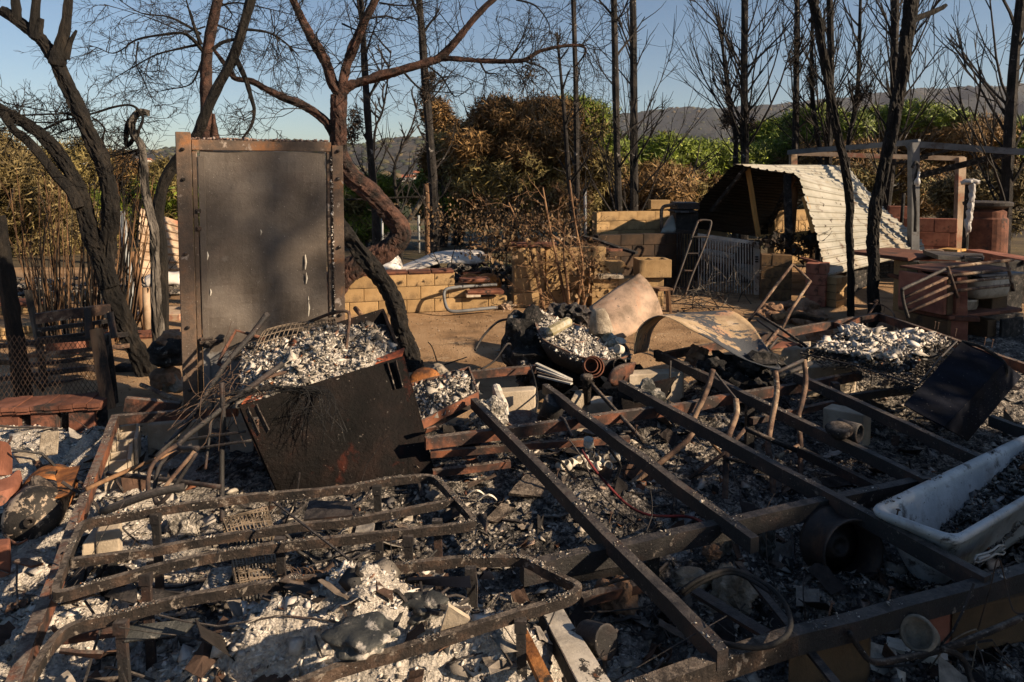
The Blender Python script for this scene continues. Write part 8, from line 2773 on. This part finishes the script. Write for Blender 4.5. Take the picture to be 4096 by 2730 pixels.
zt = uz('d', 300, 1240, p, (q - p).normalized())[1]
lw = thing('low_wall', 'low red brown panel wall with terracotta coping under the fence', 'wall', p, 'block walls of the yard')
d_ = (q - p).normalized()
Lw = (q - p).length
for k in range(3):
    a, b = p + d_ * (Lw * k / 3 + .02), p + d_ * (Lw * (k + 1) / 3 - .05)
    mb = MB()
    c = (a + b) / 2
    mb.box((c.x, c.y, zt / 2), ((b - a).length, .05, zt), Matrix.Rotation(math.atan2(d_.y, d_.x), 3, 'Z'), .006)
    mb.build('panel', M['tile_dark'], lw)
c = (p + q) / 2
mb = MB()
mb.box((c.x, c.y + .04, zt / 2 - .01), (Lw, .04, zt), Matrix.Rotation(math.atan2(d_.y, d_.x), 3, 'Z'))
mb.build('back_panel', M['char'], lw)
tiles('terracotta coping along the low wall under the fence', p + Vector((0, .06, zt + .03)), q + Vector((0, .06, zt + .03)), .26, .03, 'tile_dark', 8, seed=8)
vwall('yellow planter wall at the far left behind the fence', 'd', -120, 250, 700, 7.6, 7.9, 'block', .4, 3, .2, 40)
a, b = D('d', -120, 510, 9.0), D('d', 300, 520, 9.2)
tiles('red coping of the far left wall', a, b, .3, .03, 'terracotta', 5, seed=9)
vwall('yellow wall under the red coping at the far left', 'd', -120, 300, 540, 9.0, 9.2, 'block', .4, 3, .2, 41)
tiles('red coping low behind the canes', D('d', 700, 740, 7.6), D('d', 1210, 725, 7.9), .25, .03, 'tile_dark', 5, seed=10)
vwall('yellow wall low behind the canes beside the door', 'd', 700, 1210, 765, 7.6, 7.9, 'block', .4, 2, .2, 42)
vbox_o = vbox('plank_stack', 'steel_tan', None, 'd', 850, 1210, 600, 680, 8.6, .5)
tag(vbox_o, 'pale long plank stack lying behind the peeled trunk', 'planks')
corr = thing('corrugated_sheet', 'tan scorched corrugated sheet standing behind the peeled trunk', 'sheet', G('d', 1080, 420))
corrugated('sheet', [('a', 945, 1400, 9.6), ('d', 930, 60, 9.5), ('d', 940, 250, 9.4), ('d', 975, 410, 9.3)], [('a', 1230, 1500, 10.2), ('d', 1235, 80, 10.1), ('d', 1235, 250, 10.0), ('d', 1240, 410, 9.9)], 'steel_tan', corr, [0, 1.0], 9, .03)
wavy('melted_sheet', 'pale buckled sheet below the tan corrugated sheet', [(990, 340), (1080, 310), (1160, 320), (1220, 310)], [(985, 420), (1080, 410), (1160, 400), (1220, 415)], 9.0, 8.8, 'white_scorch', 'd')
rod('steel_pole', 'grey galvanised pole beside the leaning trunk', 'pole', [D('a', 815, 1420, 8.6), D('d', 840, 100, 8.6), D('d', 885, 510, 8.6), Vector((D('d', 890, 510, 8.6).x, 8.6, 0))], .045, 'pole_grey', sub=1)
rod('brown_post', 'leaning brown post right of the galvanised pole', 'post', [D('d', 895, 180, 7.9), D('d', 935, 430, 7.9), D('d', 975, 700, 7.9)], .035, 'wood_post')
rod('brown_post', 'short pinkish post beside the peeled trunk', 'post', [D('d', 985, 420, 7.6), D('d', 990, 700, 7.6)], .045, 'steel_tan')
for k, (x, y, s, m, lab) in enumerate([(1150, 860, .16, 'char', 'dark rounded stone beside the door, upper one'), (1150, 780, .1, 'stone', 'small dark stone on top of the rounded stone by the door'), (1120, 1030, .12, 'stone', 'rough reddish block at the foot of the peeled trunk'), (1160, 1070, .1, 'concrete', 'grey rubble lump at the door foot')]):
    p = D('d', x, y, 5.6)
    mb = MB()
    mb.lump(p, (s, s, s * .8), 400 + k, .3, 2, 1.4)
    tag(mb.build('stone', M[m]), lab, 'stone', 'stones beside the door')
vb = vbox('dark_crate', 'char', None, 'd', 760, 900, 950, 1120, 6.4, .4)
tag(vb, 'charred dark crate between fence posts and leaning trunk', 'crate')
vb = vbox('broken_board', 'tile_dark', None, 'd', 300, 520, 790, 870, 6.8, .2)
tag(vb, 'orange brown broken board behind the bench', 'board')
# burnt scrap on the ground far left
mb = MB()
rnd = random.Random(31)
for k in range(140):
    s = rnd.uniform(.03, .12)
    mb.lump(D('d', rnd.uniform(-100, 1200), rnd.uniform(360, 520), rnd.uniform(9.0, 11)), (s, s, s * .4), k, .5, 1, 2)
tag(mb.build('rubble', M['ash_ground']), 'grey rubble on the far left ground behind the canes', None, kind='stuff')

# ------------------------------------------------------------------ leafy scorched shrub in the middle
sh = thing('leafy_shrub', 'scorched shrub with hanging brown leaves in the middle of the yard', 'shrub', G('e', 1560, 575))
rnd = random.Random(41)
mb = MB()
stems = [[(1540, 580), (1500, 350), (1440, 80), (1380, -250)], [(1660, 575), (1640, 380), (1560, 180), (1420, 50), (1350, -20)], [(1600, 580), (1650, 300), (1600, 0), (1560, -300)], [(1390, 575), (1340, 350), (1290, 150), (1220, 0), (1150, -150)], [(1560, 580), (1545, 400), (1520, 200), (1530, 0)], [(1640, 575), (1690, 420), (1700, 250)], [(1520, 580), (1440, 480), (1380, 300)]]
Ys = G('e', 1560, 575).y
lp_ = []
for s_ in stems:
    q = limb(mb, DL('e', s_, Ys + rnd.uniform(-.2, .2)), .026, .010, 4, 7, .1, 3)
    twigs_on(mb, q, 9, rnd, .5, .006, 2, .25, .03, 4)
    lp_ += [tuple(p) for p in q[len(q) // 3:]]
stuff(mb.build('stems', M['wood_post'], sh))


def leafset(name, cen_, n, parent, spread, seed, L=.07, W=.028, m='leaf_brown'):
    rn = np.random.default_rng(seed)
    C = np.array(cen_)[rn.integers(0, len(cen_), n)]
    P = C + rn.normal(size=(n, 3)) * np.array(spread)
    d = rn.normal(size=(n, 3)) * .55 + np.array([0, 0, -.8])
    d /= np.linalg.norm(d, axis=1, keepdims=True)
    s = np.cross(d, rn.normal(size=(n, 3)))
    s /= np.linalg.norm(s, axis=1, keepdims=True)
    l, w = (L * rn.uniform(.6, 1.3, n))[:, None], (W * rn.uniform(.6, 1.3, n))[:, None]
    nn_ = np.cross(d, s) * w * .5
    V = np.stack([P, P + d * l * .45 + s * w + nn_, P + d * l, P + d * l * .45 - s * w + nn_], 1).reshape(-1, 3)
    T_ = (np.array([(0, 1, 2), (0, 2, 3)])[None] + (np.arange(n) * 4)[:, None, None]).reshape(-1, 3)
    return npmesh(name, V, T_, M[m], parent)


cl_ = [tuple(D('e', x, y, Ys)) for x, y in [(1000, 60), (1080, 30), (1150, 80), (1100, 150), (1200, 60), (1020, 130), (1300, 40), (1250, 120), (1420, 60), (1500, 60), (1460, 320), (1560, 420), (1700, 260), (1760, 280), (1660, 400), (1600, 260), (1720, 400), (1380, 20), (1060, 220)]]
stuff(leafset('leaves', cl_, 460, sh, (.13, .25, .13), 5))
cl_ = [tuple(D('b', x, y, Ys + 1.2)) for x, y in [(720, 1460), (800, 1520), (900, 1500), (1000, 1480), (1100, 1520), (1200, 1540), (1060, 1470), (1300, 1540), (1420, 1540), (1500, 1500)]]
sh2 = thing('leafy_shrub', 'wide scorched brown leaved bush behind the white melted sheet', 'shrub', (cl_[4][0], Ys + 1.2, 0))
stuff(leafset('leaves', cl_, 2000, sh2, (.34, .4, .15), 6, .05, .018))
mb = MB()
for k in range(26):
    p = Vector((rnd.uniform(cl_[0][0], cl_[-1][0]), Ys + 1.2 + rnd.gauss(0, .3), .1))
    grow(mb, p, Vector((rnd.gauss(0, .5), rnd.gauss(0, .3), 1)), rnd.uniform(.8, 1.7), .012, 2, rnd, .0, .25, .8, 4, 6)
stuff(mb.build('stems', M['bark'], sh2))
# dead twigs before the gate and in the yard
tw = thing('dead_brush', 'bare dry brush lying before the gate and ladder', 'brush', G('f', 250, 540))
mb = MB()
for k in range(15):
    p = G('f', rnd.uniform(-40, 560), rnd.uniform(470, 600), .02)
    grow(mb, p, Vector((rnd.gauss(0, 1), rnd.gauss(0, .6), rnd.uniform(.2, 1.2))), rnd.uniform(.4, 1.0), .009, 2, rnd, .0, .4, .9, 4, 6)
stuff(mb.build('twigs', M['bark_grey'], tw))
for k, (pts, lab) in enumerate([([(680, 960), (640, 830), (610, 790)], 'thin dead twig upright in the yard sand'), ([(870, 890), (780, 920), (720, 940)], 'thin twig lying flat on the yard sand')]):
    rod('twig', lab, 'twig', GL('e', pts, .02, .25 if k == 0 else .02), .006, 'bark', k, 5)
for k, (x, y, s) in enumerate([(1150, 555, .12), (1130, 570, .08), (1140, 870, .12)]):
    p = G('e', x, y)
    mb = MB()
    mb.lump((p.x, p.y, .03), (s, s * .7, .05), 500 + k, .5, 2, 2)
    tag(mb.build('rubble_clod', M['concrete' if k != 1 else 'sheet']), ['pale rubble clod at the end of the grey pipe frame', 'small pale scrap beside the pale rubble clod', 'tan rubble heap at the yard edge left of the charred bag'][k], 'clod', 'clods on the yard')
# wooden and steel fence posts behind
for k, (t, pts, Y, r, m, lab) in enumerate([('b', [(598, 1235), (605, 1563), (610, 1760)], 12.0, .05, 'wood_post', 'pale wooden post beside the spiky burnt trunk'), ('b', [(545, 1450), (548, 1700)], 12.2, .022, 'pole_grey', 'thin blue grey fence pole left of the pale post'), ('b', [(1665, 1270), (1668, 1700)], 13.2, .03, 'pole_grey', 'grey fence pole left of the curved wall'),
                                            ('b', [(300, 1460), (302, 1700)], 12.2, .022, 'pole_grey', 'thin grey fence pole right of the red trunk'), ('b', [(580, 1320), (520, 1420), (440, 1540)], 11.8, .04, 'bark_grey', 'pale dead branch leaning on the wooden post'), ('c', [(1545, 1300), (1525, 1563)], 12.4, .03, 'char', 'thin charred post before the red wall'), ('b', [(60, 1345), (300, 1335), (560, 1325)], 12.4, .02, 'bark', 'charred horizontal fence rail right of the door')]):
    rod('fence_post', lab, 'post', DL(t, pts, Y), r, m, k, 8, 4, 'fence posts behind the yard')

# ------------------------------------------------------------------ trees outside the frame that shade the right side
def sunpos(d, s):
    h = Vector((math.sin(R(SUN_AZ)), math.cos(R(SUN_AZ)), 0))
    q = Vector((-h.y, h.x, 0))
    return h * d + q * s


def shade_tree(label, d, s, w0, w1, rs, n, seed, name='pine_tree', m='needle_green', L=(.2, .4), nw=.06):
    """crown between sun heights w0 and w1, half width rs"""
    te, ce = math.tan(R(SUN_EL)), math.cos(R(SUN_EL))
    c = sunpos(d, s)
    z0, z1 = w0 / ce + d * te, w1 / ce + d * te
    o = thing(name, label, 'tree', (c.x, c.y, 0), 'trees beyond the right edge')
    mb = MB()
    limb(mb, [(c.x, c.y, -.1), (c.x + .05, c.y, z0 * .6), (c.x, c.y, (z0 + z1) / 2)], .12, .06, seed=seed)
    rn = random.Random(seed)
    for k in range(8):
        a = rn.uniform(0, 6.28)
        grow(mb, Vector((c.x, c.y, z0 + (z1 - z0) * rn.uniform(-.1, .5))), Vector((math.cos(a), math.sin(a), .4)), rs, .03, 1, rn, .02, .3, .8, 4, 4)
    mb.build('trunk', M['bark_far'], o)
    lb = []
    for k in range(12):
        a, q = rn.uniform(0, 6.28), rn.uniform(0, .8)
        t = rn.uniform(.12, .76)
        lb.append((np.array([c.x + math.cos(a) * q * rs, c.y + math.sin(a) * q * rs, z0 + (z1 - z0) * t]), np.array([rs * .4, rs * .4, (z1 - z0) * .22])))
    needles('crown', lb, n, M[m], o, seed=seed, L=L, w=nw)


shade_tree('tall pine beyond the right edge that shades the door', 9.5, 3.75, 2.45, 4.1, .85, 900, 301, L=(.10, .2), nw=.014)
shade_tree('round evergreen beyond the right edge shading the bathtub', 6.5, 3.6, -2.4, .50, 1.0, 5500, 302)
shade_tree('wide evergreen beyond the right edge shading the front beam', 6.5, 2.65, -2.4, .36, .8, 5500, 303)
shade_tree('evergreen beyond the right edge shading the appliance box', 6.5, 4.95, -2.4, .55, .7, 5500, 304)
shade_tree('evergreen beyond the right edge shading the outdoor kitchen', 9.0, 9.3, -3.0, .30, 1.3, 5500, 305)
shade_tree('evergreen beyond the right edge shading the worktop', 9.5, 8.4, -3.0, -.2, .8, 5500, 306)

# ------------------------------------------------------------------ smoke haze in the air
hb = MB()
hb.box((0, 1250, 125), (6400, 2700, 370))
hz = hb.build('haze', M['sand'])
hz.data.materials.clear()
hm_ = bpy.data.materials.new('smoke_haze')
hm_.use_nodes = True
hm_.node_tree.nodes.clear()
pv = hm_.node_tree.nodes.new('ShaderNodeVolumePrincipled')
pv.inputs['Density'].default_value = .00008
pv.inputs['Color'].default_value = (.74, .76, .86, 1)
pv.inputs['Anisotropy'].default_value = .0
ho = hm_.node_tree.nodes.new('ShaderNodeOutputMaterial')
hm_.node_tree.links.new(pv.outputs[0], ho.inputs['Volume'])
hz.data.materials.append(hm_)
tag(hz, 'thin smoky haze over the valley', None, kind='stuff')
